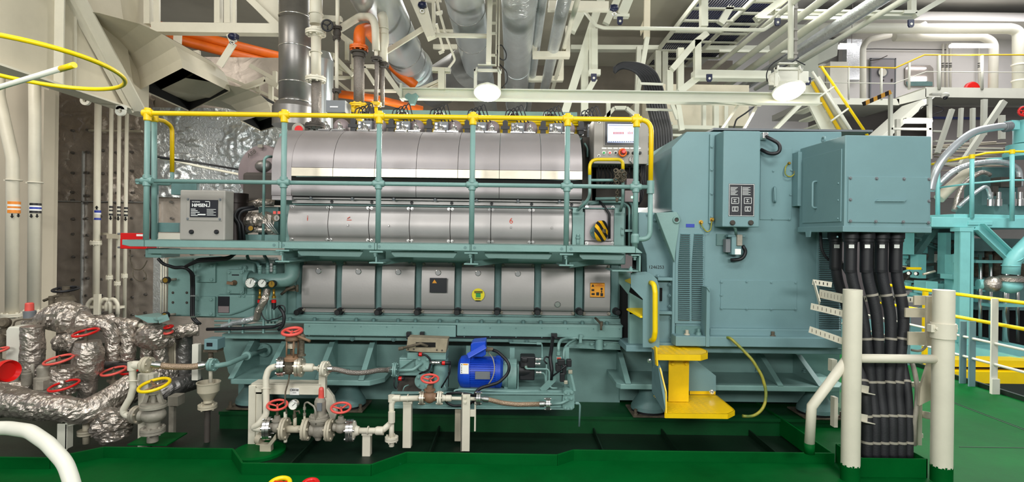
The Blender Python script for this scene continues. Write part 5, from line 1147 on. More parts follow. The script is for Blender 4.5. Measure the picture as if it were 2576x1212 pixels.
b = MB(); b.ppx([(1026, 848), (1127, 852), (1122, 887), (1060, 886), (1021, 882)], QD-.02, .12); o = b.build('top_panel', M['ebrown'] if False else mat('grimy_panel', '9a8f78', .6, var=.3, vscale=12), fl, bev=.004)
b = MB(); b.rect(1046, 861, 1095.5, 873, QD-.023, .004); b.build('slot', M['dark'], o)
b = MB()
for x, y in ((1027, 878), (1041, 878), (1099, 880), (1112, 881)): b.lathe(P(x, y, QD-.02), (0, -1, 0), [(.007, 0), (.007, .003)], 10)
b.each('panel_hole', M['dull'], o)
b = MB(); b.pt([(1003, 877.5, QD-.1), (1042, 868, QD-.1), (1058, 864, QD-.09), (1076, 871, QD-.08)], 7, 10); b.lathe(P(1003, 877.5, QD-.1), P(1020, 874, QD-.1)-P(1003, 877.5, QD-.1), [(W(4.4, QD), 0), (W(4.4, QD), .04)], 12); b.build('lever', M['cast'], fl)
b = MB(); b.rect(1024, 887, 1122, 905, QD, .2); b.rect(1004, 900, 1062, 945, QD+.02, .2); b.lathe(P(1064, 912, QD+.05), (0, -1, 0), [(.085, -.15), (.085, .0), (.075, .02)], 24); b.lathe(P(1108, 940, QD+.1), UP, [(.065, -.13), (.065, .13)], 20); b.ppx([(1004, 905), (1040, 905), (1004, 930)], QD-.02, .02); b.build('body', M['teal'], fl, bev=.006)
for cx, cy, rr in ((1066, 912, 20), (1064, 957, 20)):
    b = MB(); c = P(cx, cy, QD); b.lathe(c, (0, -1, 0), [(W(rr, QD), -.08), (W(rr, QD), .02)], 24)
    for k in range(4): q = k*1.57+.75; b.bolt(c+V((math.cos(q)*W(rr*.72, QD), -.02, math.sin(q)*W(rr*.72, QD))), r=.012, h=.012)
    b.build('cover', M['teal'], fl)
b = MB(); b.pt([(992, 932, QD-.05), (1040, 930, QD-.06), (1062, 912, QD-.03)], 8, 12, rb=.05); b.build('drain_pipe', M['teal'], fl)
b = MB(); flange(b, P(990, 930, QD-.06), ALX, .06, .012, 0, 5); b.build('flange', M['teal'], fl)
for x, y, x2 in ((1052, 891, 1057), (1110, 913, 1134), (1017, 952, 1001)):
    b = MB(); b.pt([(min(x, x2)-(0 if x2 > x else 0), y, QD-.04), (max(x, x2), y, QD-.04)], 9, 10, m=0)
    q = (x+x2)/2; b.lathe(P(min(x, x2)+2, y, QD-.04), ALX, [(W(5.2, QD), 0), (W(5.2, QD), .025)], 12, 1); b.build('switch', [M['black'], M['redb']], fl)
b = MB(); b.pt([(1082, 912, QD-.03), (1090, 911, QD-.04), (1108, 914, QD-.04)], 8, 10)
for x in (1088, 1096, 1102): b.lathe(P(x, 912, QD-.04), ALX, [(.018, 0), (.018, .012)], 6)
b.build('fitting', M['chrome'], fl)
b = MB(); b.pt([(1058, 890, QD-.04), (1072, 893, QD-.04), (1084, 905, QD-.03), (1080, 930, QD-.03), (1055, 940, QD-.02)], 5, 8, rb=.05); b.pt([(1133, 914, QD-.04), (1131, 940, QD-.02), (1110, 975, QD-.02)], 4, 8, rb=.05); b.pt([(992, 945, QD-.06), (991, 970, QD-.06), (997, 980, QD-.05), (1003, 960, QD-.04)], 3, 8, rb=.03); b.build('wiring', M['black'], fl)
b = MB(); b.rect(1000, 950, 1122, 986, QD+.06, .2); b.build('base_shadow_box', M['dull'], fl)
b = MB(); b.pt([(1013, 985, QD-.02), (1017, 972, QD-.02), (1028, 968, QD)], 3, 8, rb=.02); b.pt([(1122, 985, QD-.02), (1119, 970, QD-.02), (1112, 968, QD)], 3.5, 8, rb=.02); b.pt([(1063, 976, QD), (1063, 990, QD)], 7, 8); b.each('pipe_stub', M['teal'], fl)
mo = T('electric_motor', 'bright blue finned electric motor on the teal skid', 'motor', P(1205, 985, 4.5)); MD = 4.38
c0 = P(1206, 934, MD+.1); Rm = W(39, MD)
b = MB(); xa = P(1176, 934, MD).x; xb_ = P(1262, 934, MD).x; b.lathe((xa, c0.y, c0.z), ALX, [(Rm*.93, 0), (Rm*.93, xb_-xa)], 32)
for k in range(44):
    q = k/44*2*math.pi
    if math.sin(q) > .85: continue
    e = V((0, math.cos(q), math.sin(q))); b.bar(V((xa, c0.y, c0.z))+e*Rm*.96, V((xb_-.02, c0.y, c0.z))+e*Rm*.96, .006, Rm*.14, e)
b.build('finned_frame', M['blue'], mo)
b = MB(); xl_ = P(1151, 934, MD).x; b.lathe((xl_, c0.y, c0.z), ALX, [(Rm*.7, 0), (Rm*.98, .02), (Rm*1.06, .05), (Rm*1.06, xa-xl_+.02)], 32); b.build('fan_cowl', M['blue'], mo)
b = MB(); b.lathe((xb_-.05, c0.y, c0.z), ALX, [(Rm*1.05, 0), (Rm*1.05, .04), (Rm*.8, .06)], 32); b.build('end_shield', M['blue'], mo)
b = MB(); b.ppx([(1184, 866), (1190, 861), (1222, 858), (1222, 893), (1212, 898), (1184, 897)], MD-.02, .17); b.bar(P(1176, 896, MD-.04), P(1222, 870, MD-.04), .012, .05, (0, .6, .8)); b.build('terminal_hood', M['blue'], mo, bev=.008)
b = MB(); b.rect(1158, 914, 1179, 940, c0.y-Rm*1.07, .004, 0); b.rect(1165, 915, 1177, 918, c0.y-Rm*1.075, .002, 1)
for k in range(4): b.rect(1160, 922+k*4.5, 1162, 924.5+k*4.5, c0.y-Rm*1.075, .002, 2)
b.prism([P(1159.5, 918.5, c0.y-Rm*1.075), P(1161.5, 914.8, c0.y-Rm*1.075), P(1163.5, 918.5, c0.y-Rm*1.075)], (0, .002, 0), 2)
b.build('warning_label', [M['labelw'], M['sorange'], M['btext']], mo)
b = MB(); b.rect(1195, 935, 1233, 954, c0.y-Rm*1.06, .012); b.build('rating_plate', M['boxd'], mo, bev=.002)
b = MB(); b.rect(1180, 968, 1258, 985, MD+.05, .1); b.build('feet', M['blue'], mo)
b = MB(); b.lathe(P(1222, 878, MD), ALX, [(.02, 0), (.02, .03), (.016, .03), (.016, .06)], 12); b.build('cable_gland', M['cast'], mo)
cable('motor_cable', [(1239, 880, MD), (1252, 884, MD-.03), (1274, 905, MD-.08), (1282, 920, MD-.1), (1278, 940, MD-.1), (1255, 962, MD-.12), (1210, 975, MD-.14), (1197, 985, MD-.14), (1193, 1000, MD-.14), (1195, 1015, MD-.14)], 8, 'black power cable sweeping around the blue motor', 'black', .12)
cable('motor_earth', [(1228, 886, MD), (1240, 900, MD-.05), (1245, 925, MD-.1), (1240, 950, MD-.12), (1225, 972, MD-.1)], 3, 'thin grey earth wire draped across the blue motor', 'grey', .1)
cable('coil_cable', [(1125, 990, MD-.15), (1150, 987, MD-.16), (1190, 992, MD-.15), (1195, 1005, MD-.12), (1180, 1018, MD-.1), (1140, 1021, MD-.1), (1118, 1010, MD-.1), (1125, 990, MD-.12)], 6, 'black cable coiled in a loop behind the brass valve pipe', 'black', .1)
bh = T('bell_housing', 'teal bell housing with black name strip joining blue motor and black pump', 'housing', P(1285, 985, 4.5))
b = MB(); b.lathe(P(1263, 940, MD+.1), ALX, [(.1, 0), (.115, .03), (.115, .05), (.125, .05), (.125, .12)], 26); b.rect(1268, 912, 1300, 980, MD+.03, .15); b.rect(1301, 917, 1305, 982, MD+.02, .16); b.build('body', M['teal'], bh, bev=.006)
b = MB(); b.rect(1266, 951, 1297, 961, MD+.025, .006, 0)
for k in range(9): b.rect(1268+k*3.1, 953.5+(k % 2), 1270+k*3.1, 958.5, MD+.023, .003, 1)
b.build('name_strip', [M['plate'], M['filt']], bh)
hp = T('hydraulic_pump', 'black hydraulic pump with bright pipe unions beside the bell housing', 'pump', P(1328, 958, 4.5))
b = MB(); b.rect(1309, 897, 1347, 926, MD+.02, .13); b.rect(1306, 922, 1345, 957, MD+.04, .12); b.lathe(P(1305, 930, MD+.1), ALX, [(.07, 0), (.07, .04), (.06, .1)], 20); b.rect(1312, 900, 1328, 912, MD+.01, .02); b.build('casing', M['black'], hp, bev=.012)
b = MB()
for x, y in ((1347, 903), (1345, 915), (1348, 937)): b.lathe(P(x, y, MD+.04), ALX, [(.016, 0), (.016, .015), (.011, .015), (.011, .03), (.016, .03), (.016, .045)], 6)
b.lathe(P(1323, 921, MD+.02), (0, -1, 0), [(.014, 0), (.014, .03)], 6); b.each('union', M['chrome'], hp)
b = MB()
b.pt([(1353, 903, MD+.04), (1370, 903, MD+.04), (1375, 910, MD+.04), (1375, 976, MD+.02), (1370, 985, MD+.02)], 4.5, 10, rb=.03)
b.pt([(1323, 921, MD-.01), (1323, 927, MD-.01), (1378, 928, MD-.01), (1382, 935, MD-.01), (1382, 970, MD), (1388, 976, MD), (1402, 976, MD)], 4.5, 10, rb=.03)
b.pt([(1353, 937, MD+.04), (1368, 938, MD+.03), (1372, 945, MD+.03), (1373, 985, MD+.02)], 4.5, 10, rb=.03)
b.pt([(1150, 993, MD-.05), (1140, 982, MD-.05), (1160, 979, MD-.05), (1290, 985, MD-.05), (1376, 985, MD-.04)], 5, 10, rb=.03)
tag(b.build('hydraulic_tubes', M['teal']), 'bent teal hydraulic tubes between the black pump and the end block', 'tubes')
eb = T('end_block', 'teal flanged end block with sensors on the skid corner', 'valve block', P(1432, 1030, 4.4)); ED = 4.3
b = MB(); b.ppx([(1418, 985), (1423, 980), (1438, 980), (1445, 990), (1445, 1025), (1438, 1031), (1420, 1031), (1415, 1024), (1415, 1010)], ED-.02, .1)
for x, y in ((1423, 988), (1438, 987), (1424, 1001), (1437, 1002), (1422, 1025), (1437, 1025)): b.bolt(P(x, y, ED-.02), r=.012, h=.014)
b.pt([(1384, 1017, ED-.03), (1412, 1014, ED-.04), (1430, 1006, ED-.03)], 7, 10, rb=.05); b.build('block', M['teal'], eb)
b = MB(); b.pt([(1445, 1014, ED), (1457, 1014, ED), (1459, 1020, ED), (1457, 1072, ED)], 5, 10, rb=.02); b.lathe(P(1448, 1014, ED), ALX, [(.013, 0), (.013, .025)], 6); b.build('drain_pipe', M['teal'], eb)
b = MB(); R_ = random.Random(4)
for x, y, w_, h in ((1412, 912, 18, 14), (1432, 914, 12, 18), (1405, 925, 14, 20), (1420, 930, 10, 24), (1415, 950, 12, 22)): b.rect(x-w_/2, y-h/2, x+w_/2, y+h/2, ED+.02+R_.random()*.04, .05)
b.build('sensor_cluster', M['black'], eb, bev=.005)
b = MB(); b.rect(1399, 897, 1413, 935, ED+.08, .05, 0); b.rect(1401, 899, 1411, 904, ED+.077, .004, 1); b.rect(1430, 932, 1440, 940, ED+.02, .04, 2); b.rect(1419, 958, 1428, 966, ED+.01, .03, 2); b.build('valve_module', [M['teal'], M['rtext'], M['steelw']], eb, bev=.003)
b = MB(); b.bar(P(1432, 940, ED+.05), P(1442, 985, ED), .02, .05); b.bar(P(1362, 983, ED+.05), P(1398, 948, ED+.1), .012, .05); b.build('strut', M['teal'], eb)
b = MB(); b.pt([(1405, 885, ED+.1), (1405, 865, ED+.12), (1412, 855, ED+.2), (1430, 850, 4.7), (1560, 853, 4.7)], 8, 10, rb=.08); b.pt([(1418, 910, ED+.1), (1418, 876, ED+.12), (1432, 862, ED+.25), (1450, 853, 4.68)], 6, 10, rb=.08); b.lathe(P(1405, 893, ED+.1), UP, [(.02, 0), (.02, .03)], 6); b.build('riser_pipe', M['teal'], eb)
b = MB(); b.rect(1457, 848, 1464, 862, 4.66, .03); b.rect(1458, 842, 1466, 848, 4.66, .03); b.build('pipe_clip', M['teal'], eb)
for pts in ([(1391, 846, 4.62), (1388, 872, 4.5), (1384, 900, 4.4), (1388, 930, 4.38), (1386, 955, 4.38)], [(1388, 905, 4.42), (1374, 895, 4.4), (1367, 905, 4.38), (1376, 915, 4.38)], [(1384, 950, 4.38), (1405, 935, 4.34), (1425, 918, 4.3)]):
    b = MB(); b.pt(pts, 9 if pts[0][1] == 846 else 4, 8, rb=.06); b.build('wiring', M['black'], eb)
b = MB(); b.rect(1387, 840, 1402, 851, 4.6, .05); b.build('conduit', M['black'], eb)
b = MB(); b.pt([(1282, 862, 4.72), (1350, 864, 4.72), (1362, 862, 4.72), (1364, 872, 4.72), (1364, 900, 4.5)], 4, 8, rb=.02); b.lathe(P(1350, 864, 4.72), ALX, [(.014, 0), (.014, .04)], 6); tag(b.build('vent_tube', M['teal']), 'thin teal tube under the bed ledge above the black pump', 'tube')
b = MB()
for x in (1027, 1061): b.rect(x-5, 836, x+5, 847, 4.64, .05); b.pt([(x, 845, 4.64), (x-3, 852, 4.62)], 4)
for q, w_ in zip(b.each('cable_clip', M['black'], eps=.01), ('above the beige filter panel corner', 'above the slot of the beige filter panel')): tag(q, 'small black cable clip on the bed ledge '+w_, 'clip')
t = T('indicator_cock', 'small steel indicator cock poking out above the last cover box', 'cock', P(1508, 830, 4.66)); b = MB(); b.pt([(1498, 800, 4.76), (1504, 806, 4.7), (1512, 815, 4.64), (1512, 830, 4.64)], 6); b.lathe(P(1513, 820, 4.64), UP, [(.012, 0), (.014, .04)], 10); b.build('body', M['cast'], t)
# ------------------------------------------------------------------ foil-lagged pipework at the engine end
def lag(nm, pts, wpx, lab, m='foil', seg=36, cr=.2, widths=None, cat='lagged pipe'):
    p = fillet([P(*q) for q in pts], .18, 7); dn = [p[0]]
    for a, c in zip(p, p[1:]):
        n = max(1, int((c-a).length/.011))
        dn += [a+(c-a)*(k/n) for k in range(1, n+1)]
    if widths:
        n = len(dn); r = []
        for i in range(n):
            t = i/(n-1)*(len(widths)-1); k = min(int(t), len(widths)-2); r.append(W((widths[k]+(widths[k+1]-widths[k])*(t-k))/2, pts[0][2]))
    else: r = W(wpx/2, pts[0][2])
    b = MB(); b.tube(dn, r, max(seg, 36), crinkle=cr)
    return tag(b.build(nm, M[m]), lab, cat)
L1 = 4.35
lag('lagged_valve', [(60, 815, 4.55), (95, 805, 4.55), (130, 800, 4.55), (165, 797, 4.55), (205, 808, 4.55), (235, 812, 4.55), (262, 806, 4.6), (288, 798, 4.65)], 0, 'fat crumpled foil-lagged valve body lying highest of the lagged pipework', 'foil', 26, .16, [16, 24, 44, 74, 80, 66, 34, 28, 24], 'lagged valve')
lag('lagged_pipe', [(285, 812, 4.6), (330, 816, 4.6), (352, 820, 4.6)], 30, 'short crumpled foil pipe end pointing at the teal drip tray')
b = MB(); b.pt([(348, 817, 4.6), (366, 821, 4.6)], 14); tag(b.build('pipe_end', M['white']), 'pale bare pipe end sticking from crumpled foil by the drip tray', 'pipe')
lag('lagged_pipe', [(82, 820, L1), (80, 960, L1)], 50, 'upright foil-lagged column beside the cream box post', 'foil', 22, .1)
b = MB(); b.ppx([(20, 822), (50, 822), (60, 832), (60, 960), (14, 960), (14, 832)], 4.4, .2); tag(b.build('box_post', M['clean'], bev=.01), 'cream box post beside the red-capped bottle', 'post')
lag('lagged_valve', [(222, 858, L1), (222, 880, L1), (222, 925, L1), (222, 940, L1), (220, 985, L1), (214, 1000, L1)], 0, 'upright barrel-shaped foil-lagged valve with a red wheel above it', 'foil', 26, .08, [52, 66, 68, 62, 42, 40, 36], 'lagged valve')
lag('lagged_pipe', [(150, 862, 4.5), (175, 860, 4.48), (200, 870, 4.45)], 42, 'crumpled foil sleeve running into the upright barrel-shaped valve', 'foil', 18, .25)
lag('lagged_valve', [(160, 922, 4.25), (160, 940, 4.25), (158, 985, 4.25)], 0, 'boxy foil-lagged valve between two red handwheels', 'foil', 20, .18, [60, 72, 66], 'lagged valve')
for pts, lab in (([(246, 812, 4.5), (272, 820, 4.5), (284, 850, 4.5), (284, 905, 4.5)], 'foil-lagged pipe bending down just behind the barrel-shaped valve'), ([(308, 822, 4.55), (322, 838, 4.55), (324, 860, 4.55), (322, 905, 4.55)], 'foil-lagged pipe bending down under the crumpled foil pipe end')):
    lag('lagged_pipe', pts, 32, lab, 'foil', 18, .2)
lag('lagged_pipe', [(262, 915, 4.6), (345, 914, 4.6)], 24, 'dull grey lagged pipe running flat below the two foil bends', 'lagd', 18, .05)
lag('lagged_valve', [(350, 852, 4.6), (380, 845, 4.55), (405, 846, 4.55), (440, 850, 4.6)], 0, 'crumpled foil-lagged valve bulb with two foil legs beside the drum', 'foil', 22, .18, [34, 62, 66, 40], 'lagged valve')
lag('lagged_pipe', [(372, 868, 4.6), (368, 915, 4.6)], 28, 'foil leg under the valve bulb on the barrel valve side', 'foil', 16, .15)
lag('lagged_pipe', [(404, 868, 4.6), (406, 912, 4.6)], 32, 'foil leg under the valve bulb on the drum side', 'foil', 16, .15)
lag('lagged_pipe', [(425, 838, 4.6), (460, 832, 4.6), (500, 828, 4.65)], 30, 'crumpled foil pipe running from the valve bulb under the pump casing', 'foil', 16, .28)
lag('lagged_drum', [(463, 842, 4.75), (463, 946, 4.75)], 38, 'upright foil-wrapped drum behind the braided hose', 'lagd', 20, .06, cat='drum')
lag('lagged_pipe', [(262, 1020, 4.35), (330, 985, 4.4), (400, 950, 4.6), (425, 935, 4.7)], 58, 'crumpled foil pipe slanting behind the cream pipe with the elbow', 'foil', 20, .2)
lag('lagged_pipe', [(365, 1005, 4.5), (420, 980, 4.55), (470, 962, 4.7), (492, 955, 4.8)], 46, 'dark shiny lagged pipe pointing at the white funnel', 'lagd', 20, .12)
lag('lagged_pipe', [(-260, 985, 4.0), (40, 1012, 4.0), (100, 1022, 4.0), (160, 1028, 4.0), (215, 1038, 4.05), (265, 1010, 4.15), (335, 965, 4.3)], 0, 'largest foil-lagged pipe lying lowest across the pit edge', 'foil', 26, .13, [70, 66, 78, 84, 70, 62, 60, 58])
lag('lagged_pipe', [(0, 985, 4.15), (30, 975, 4.15), (70, 990, 4.15)], 40, 'crumpled foil bend behind the largest lagged pipe', 'foil', 18, .25)
lag('lagged_valve', [(252, 1030, 4.15), (272, 1050, 4.15), (284, 1075, 4.15), (292, 1105, 4.15)], 0, 'crumpled foil valve bundle hanging low beside the yellow-wheeled valve', 'foil', 24, .2, [50, 86, 90, 60], 'lagged valve')
b = MB(); b.rect(143, 1066, 168, 1132, 4.0, .012); b.rect(163, 1062, 168, 1130, 4.0, .06); b.bar(P(168, 1070, 4.02), P(210, 1060, 4.1), .04, .008); tag(b.build('pipe_support', M['mint'], bev=.003), 'pale flat support leg beneath the largest foil-lagged pipe', 'support')
b = MB(); b.pt([(217, 1050, 4.15), (217, 1115, 4.15)], 16, 14); b.lathe(P(217, 1092, 4.15), UP, [(.06, 0), (.06, .014)], 20); b.lathe(P(217, 1086, 4.15), UP, [(.06, 0), (.06, .014)], 20); tag(b.build('flanged_pipe', M['whited']), 'greyish flanged pipe stub beside the pale support leg', 'pipe')
def red_wheel(x, y, d, R, lab, m='redb', tilt=(-.12, -.2, 1), wl=.1):
    t = T('handwheel_valve', lab, 'valve', P(x, y, d)); b = MB(); ax = V(tilt).normalized(); wheel(b, P(x, y, d), ax, W(R, d), W(3, d), 0, 1, 3); b.build('handwheel', [M[m], M['cast']], t)
    b = MB(); c = P(x, y, d); b.lathe(c-UP*wl, UP, [(.03, 0), (.03, .02), (.014, .03), (.014, wl)], 12); b.bar(c-UP*wl*.8-ALX*.05, c-UP*wl*.9+ALX*.05, .02, .02); b.build('stem', M['cast'], t)
red_wheel(216, 836, 4.35, 27, 'dark red handwheel above the barrel-shaped foil valve', 'redb')
red_wheel(148, 904, 4.2, 30, 'coral red handwheel above the boxy foil valve', 'coral')
red_wheel(161, 969, 4.1, 31, 'glossy red handwheel below the boxy foil valve', 'redb')
red_wheel(286, 933, 4.4, 26, 'coral red handwheel beside the white elbow pipe', 'coral')
red_wheel(328, 932, 4.55, 20, 'red handwheel half hidden by the white elbow pipe', 'redb')
red_wheel(424, 822, 4.5, 9, 'tiny red handwheel beneath the teal drip tray', 'redb', wl=.05); red_wheel(424, 836, 4.48, 9, 'tiny red and brass handwheel over the foil valve bulb', 'coral', wl=.04)
red_wheel(0, 880, 4.3, 16, 'coral handwheel cut by the frame edge beside the cream box post', 'coral')
b = MB(); b.lathe(P(-8, 932, 3.9), (1, -.25, .05), [(W(8, 3.9), -.05), (W(8, 3.9), .02), (W(24, 3.9), .04), (W(28, 3.9), .1), (W(26, 3.9), .13), (W(20, 3.9), .1)], 28); tag(b.build('hose_coupling', M['redb']), 'glossy red round hose cap jutting in beside the grey canisters', 'cap')
for x, lab in ((37, 'small grey canister right beside the red hose cap'), (67, 'small grey canister farther from the red hose cap')):
    b = MB(); b.lathe(P(x, 970, 4.15), UP, [(W(10, 4.1), 0), (W(11, 4.1), .01), (W(11, 4.1), .095), (W(8, 4.1), .1), (W(8, 4.1), .115)], 20); tag(b.build('canister', M['grey']), lab, 'canister')
b = MB(); b.lathe(P(108, 988, 4.15), UP, [(W(19, 4.15), 0), (W(19, 4.15), .12), (W(13, 4.15), .13), (W(13, 4.15), .2), (W(9, 4.15), .215)], 20); b.rect(88, 958, 108, 982, 4.08, .05); tag(b.build('trap_body', M['grey'], bev=.004), 'grey steam trap body in front of the boxy foil valve', 'steam trap')
b = MB(); b.pt([(82, 915, 4.2), (82, 985, 4.2)], 8); tag(b.build('gauge_pipe', M['grey']), 'thin grey upright pipe between the canisters and the steam trap', 'pipe')
t = T('grease_bottle', 'grey bottle with coral red cap in front of the white pipes', 'bottle', P(75, 805, 4.6)); b = MB(); b.lathe(P(75, 806, 4.6), UP, [(W(13, 4.6), 0), (W(13, 4.6), .08), (W(11, 4.6), .085)], 20); b.build('body', M['boxd'], t); b = MB(); b.lathe(P(74, 781, 4.6), UP, [(W(9.5, 4.6), 0), (W(9, 4.6), .06), (W(7, 4.6), .068)], 20); b.build('cap', M['coral'], t)
cable('bent_rod', [(34, 820, 4.5), (36, 808, 4.5), (55, 803, 4.5), (90, 803, 4.5)], 4, 'thin black bent rod lying before the red-capped bottle', 'cast', .04)
b = MB(); b.lathe(P(15, 812, 4.5), (.3, -1, .2), [(W(13, 4.5), 0), (W(13, 4.5), .04), (W(9, 4.5), .06)], 18); b.lathe(P(12, 840, 4.5), UP, [(.03, 0), (.03, .05)], 10); b.ell(P(4, 862, 4.55), .05, .05, .07); tag(b.build('float_valve', M['cast']), 'rusty dark round valve at the frame edge above the cream post', 'valve')
bv = T('black_wheel_valve', 'black-wheeled brass bonnet valve in front of the foil wall', 'valve', P(165, 790, 4.9)); BD = 4.85
b = MB(); wheel(b, P(165, 727, BD), V((0, -.15, 1)).normalized(), W(26, BD), W(3, BD), 0, 0, 4); b.build('handwheel', M['black'], bv)
b = MB(); b.lathe(P(165, 790, BD), UP, [(W(8, BD), 0), (W(8, BD), .25)], 12); b.lathe(P(165, 763, BD), UP, [(W(20, BD), 0), (W(22, BD), .02), (W(16, BD), .07)], 18)
for k in range(3): b.tor(P(165, 757-k*4, BD), UP, W(15, BD), .008, 20, 6)
for s_ in (-1, 1): b.rect(165+s_*15-3, 760, 165+s_*15+3, 790, BD-.02, .03)
b.lathe(P(130, 800, BD), UP, [(W(7, BD), 0), (W(7, BD), .2)], 12); b.pt([(110, 756, BD), (130, 748, BD), (150, 742, BD)], 7); b.build('bonnet', M['cast'], bv)
b = MB(); c = P(165, 790, BD); b.lathe((c.x, BD, PITZ), UP, [(.05, 0), (.05, c.z-PITZ+.01)], 14); b.build('riser', M['cast'], bv)
# pipe with braided hose and the yellow-wheeled valve
el = T('elbow_pipe', 'cream pipe dropping through two elbows to the yellow-wheeled valve', 'pipe', P(335, 1000, 4.05)); VD = 4.05
b = MB(); b.pt([(368, 917, VD), (333, 918, VD), (335, 975, VD), (328, 1000, VD), (308, 1034, VD), (318, 1046, VD), (348, 1044, VD)], 16, 18, rb=.05); b.lathe(P(333, 930, VD), UP, [(.033, 0), (.033, .06)], 16); b.lathe(P(336, 918, VD), ALX, [(.033, 0), (.033, .05)], 16); b.build('pipe', M['white'], el)
b = MB(); b.tor(P(335, 957, VD), (0, .2, 1), .04, .005, 20, 6); b.build('u_bolt', M['white'], el)
b = MB(); flange(b, P(362, 917, VD), (1, -.1, 0), W(20, VD), .024, 0, 5); b.build('flange', M['whited'], el)
b = MB(); flange(b, P(340, 1042, VD), (1, -.25, 0), W(22, VD), .022, 0, 5); b.build('flange', M['steelw'], el)
b = MB(); b.rect(346, 942, 371, 1152, 4.15, .06); b.rect(345, 940, 386, 965, 4.16, .06); b.rect(371, 942, 386, 1020, 4.2, .02); tag(b.build('box_bracket', M['white'], bev=.006), 'cream box bracket behind the yellow handwheel', 'bracket')
yv = T('yellow_wheel_valve', 'grey globe valve with bright yellow handwheel', 'valve', P(385, 1110, 4.0)); YD = 3.98
b = MB(); wheel(b, P(388, 968, YD), V((-.1, -.24, 1)).normalized(), W(34, YD), W(4, YD), 0, 1, 3); b.build('handwheel', [M['yellowc'], M['ebrown']], yv)
b = MB(); c = P(386, 1026, YD)
for s_ in (-1, 1): b.bar(P(386+s_*22, 1016, YD), P(386+s_*11, 984, YD), .03, .02, (0, 1, 0))
b.lathe(P(386, 990, YD), UP, [(W(15, YD), 0), (W(15, YD), .02), (W(8, YD), .03)], 16); b.lathe(P(386, 1024, YD), UP, [(W(30, YD), 0), (W(30, YD), .018), (W(28, YD), .02), (W(28, YD), .035)], 24); b.lathe(P(386, 1022, YD), UP, [(.018, 0), (.018, .14)], 10)
b.build('bonnet', M['grey'], yv)
b = MB(); b.ell(P(386, 1043, YD), W(29, YD), W(27, YD), W(20, YD)); b.lathe(P(386, 1078, YD), UP, [(W(15, YD), 0), (W(16, YD), .08)], 18); b.lathe(P(352, 1045, YD), ALX, [(W(14, YD), 0), (W(12, YD), .06)], 16); b.build('body', M['grey'], yv)
b = MB(); flange(b, P(384, 1088, YD), UP, W(28, YD), .018, 0, 6); b.lathe(P(384, 1110, YD), UP, [(W(13, YD), 0), (W(13, YD), .08)], 16); b.build('bottom_flange', M['grey'], yv)
b = MB(); b.rect(320, 1118, 420, 1121, 4.0, .25); tag(b.build('valve_foot_plate', M['green']), 'green foot plate under the yellow-wheeled valve', 'plate')
b = MB(); b.rect(421, 997, 447, 1022, 4.3, .1); c = P(434, 1022, 4.35); b.box(c.x-.02, c.x+.02, 4.33, 4.37, PITZ, c.z+.01); tag(b.build('junction_block', M['grey'], bev=.004), 'small grey box in the shadow beside the yellow handwheel', 'box')
braid('flexible_hose', [(388, 917, VD), (430, 922, VD+.05), (480, 923, VD+.1), (512, 918, VD+.15)], 16, 'bronze braided hose spanning from the elbow pipe to the teal pipe', 'bron')
b = MB(); flange(b, P(528, 917, 4.22), (1, -.1, 0), W(16, 4.2), .02, 0, 5); b.pt([(516, 918, 4.22), (545, 920, 4.22), (575, 915, 4.3), (618, 896, 4.55), (667, 880, 4.95)], 13, 14, rb=.1); b.lathe(P(620, 895, 4.56), P(667, 880, 4.95)-P(620, 895, 4.56), [(.036, 0), (.036, .03)], 14); tag(b.build('lube_pipe', M['teal']), 'teal pipe climbing from the braided hose to the round bed flange', 'pipe')
fn = T('drain_funnel', 'white conical drain funnel with rusty rim', 'funnel', P(522, 1027, 4.3)); FN = 4.3
b = MB(); b.lathe(P(524, 1012, FN), UP, [(W(11, FN), 0), (W(11, FN), .02), (W(24, FN), .085), (W(25, FN), .09), (W(26, FN), .155), (W(28, FN), .158), (W(28, FN), .165), (W(25, FN), .165), (W(23, FN), .09), (W(9, FN), .02)], 28, cap=False); b.build('cone', M['whited'], fn)
b = MB(); flange(b, P(522, 1026, FN), UP, W(22, FN), .014, 0, 4); b.build('flange', M['whited'], fn)
b = MB(); c = P(522, 1026, FN); b.lathe((c.x, FN, PITZ), UP, [(.022, 0), (.022, c.z-PITZ+.002)], 12); b.build('drain_stub', M['dull'], fn)
b = MB(); b.pt([(530, 900, 4.35), (530, 962, 4.32)], 9); tag(b.build('drip_pipe', M['white']), 'short cream pipe dripping into the white funnel', 'pipe')
b = MB(); b.rect(482, 866, 498, 957, 4.5, .05); tag(b.build('box_post', M['clean'], bev=.004), 'plain pale post behind the braided hose, next to the foil drum', 'post')
b = MB(); b.rect(416, 868, 436, 952, 4.7, .05); b.pt([(440, 862, 4.7), (440, 950, 4.7)], 5); tag(b.build('box_post', M['whited']), 'brownish post behind the braided hose on the elbow side', 'post')
# ------------------------------------------------------------------ white pipes on the wall
def wall_pipe(pts, w_, lab, bands, clips=(), fl=(), m='white'):
    t = T('wall_pipe', lab, 'pipe', P(*pts[-1])); b = MB(); b.pt(pts, w_, 18, rb=.25); b.build('pipe', M[m], t); d = pts[-1][2]; x = pts[-1][0]
    for y, h, mm in bands:
        b = MB(); b.lathe(P(x+.02*(720-y), y+h, d), UP, [(W(w_/2, d)+.0015, 0), (W(w_/2, d)+.0015, W(h, d))], 18); b.build('colour_band', M[mm], t)
    for y in clips: b = MB(); b.tor(P(x+.02*(720-y), y, d), UP, W(w_/2+2, d), W(2, d), 20, 6); b.rect(x-w_*.8, y-2, x+w_*.8, y+2, d+W(w_/2, d), .03); b.build('pipe_clip', M[m], t)
    for y in fl: b = MB(); flange(b, P(x, y, d), UP, W(w_*.85, d), W(4, d), 0, 6); b.build('flange', M[m], t)
    return t
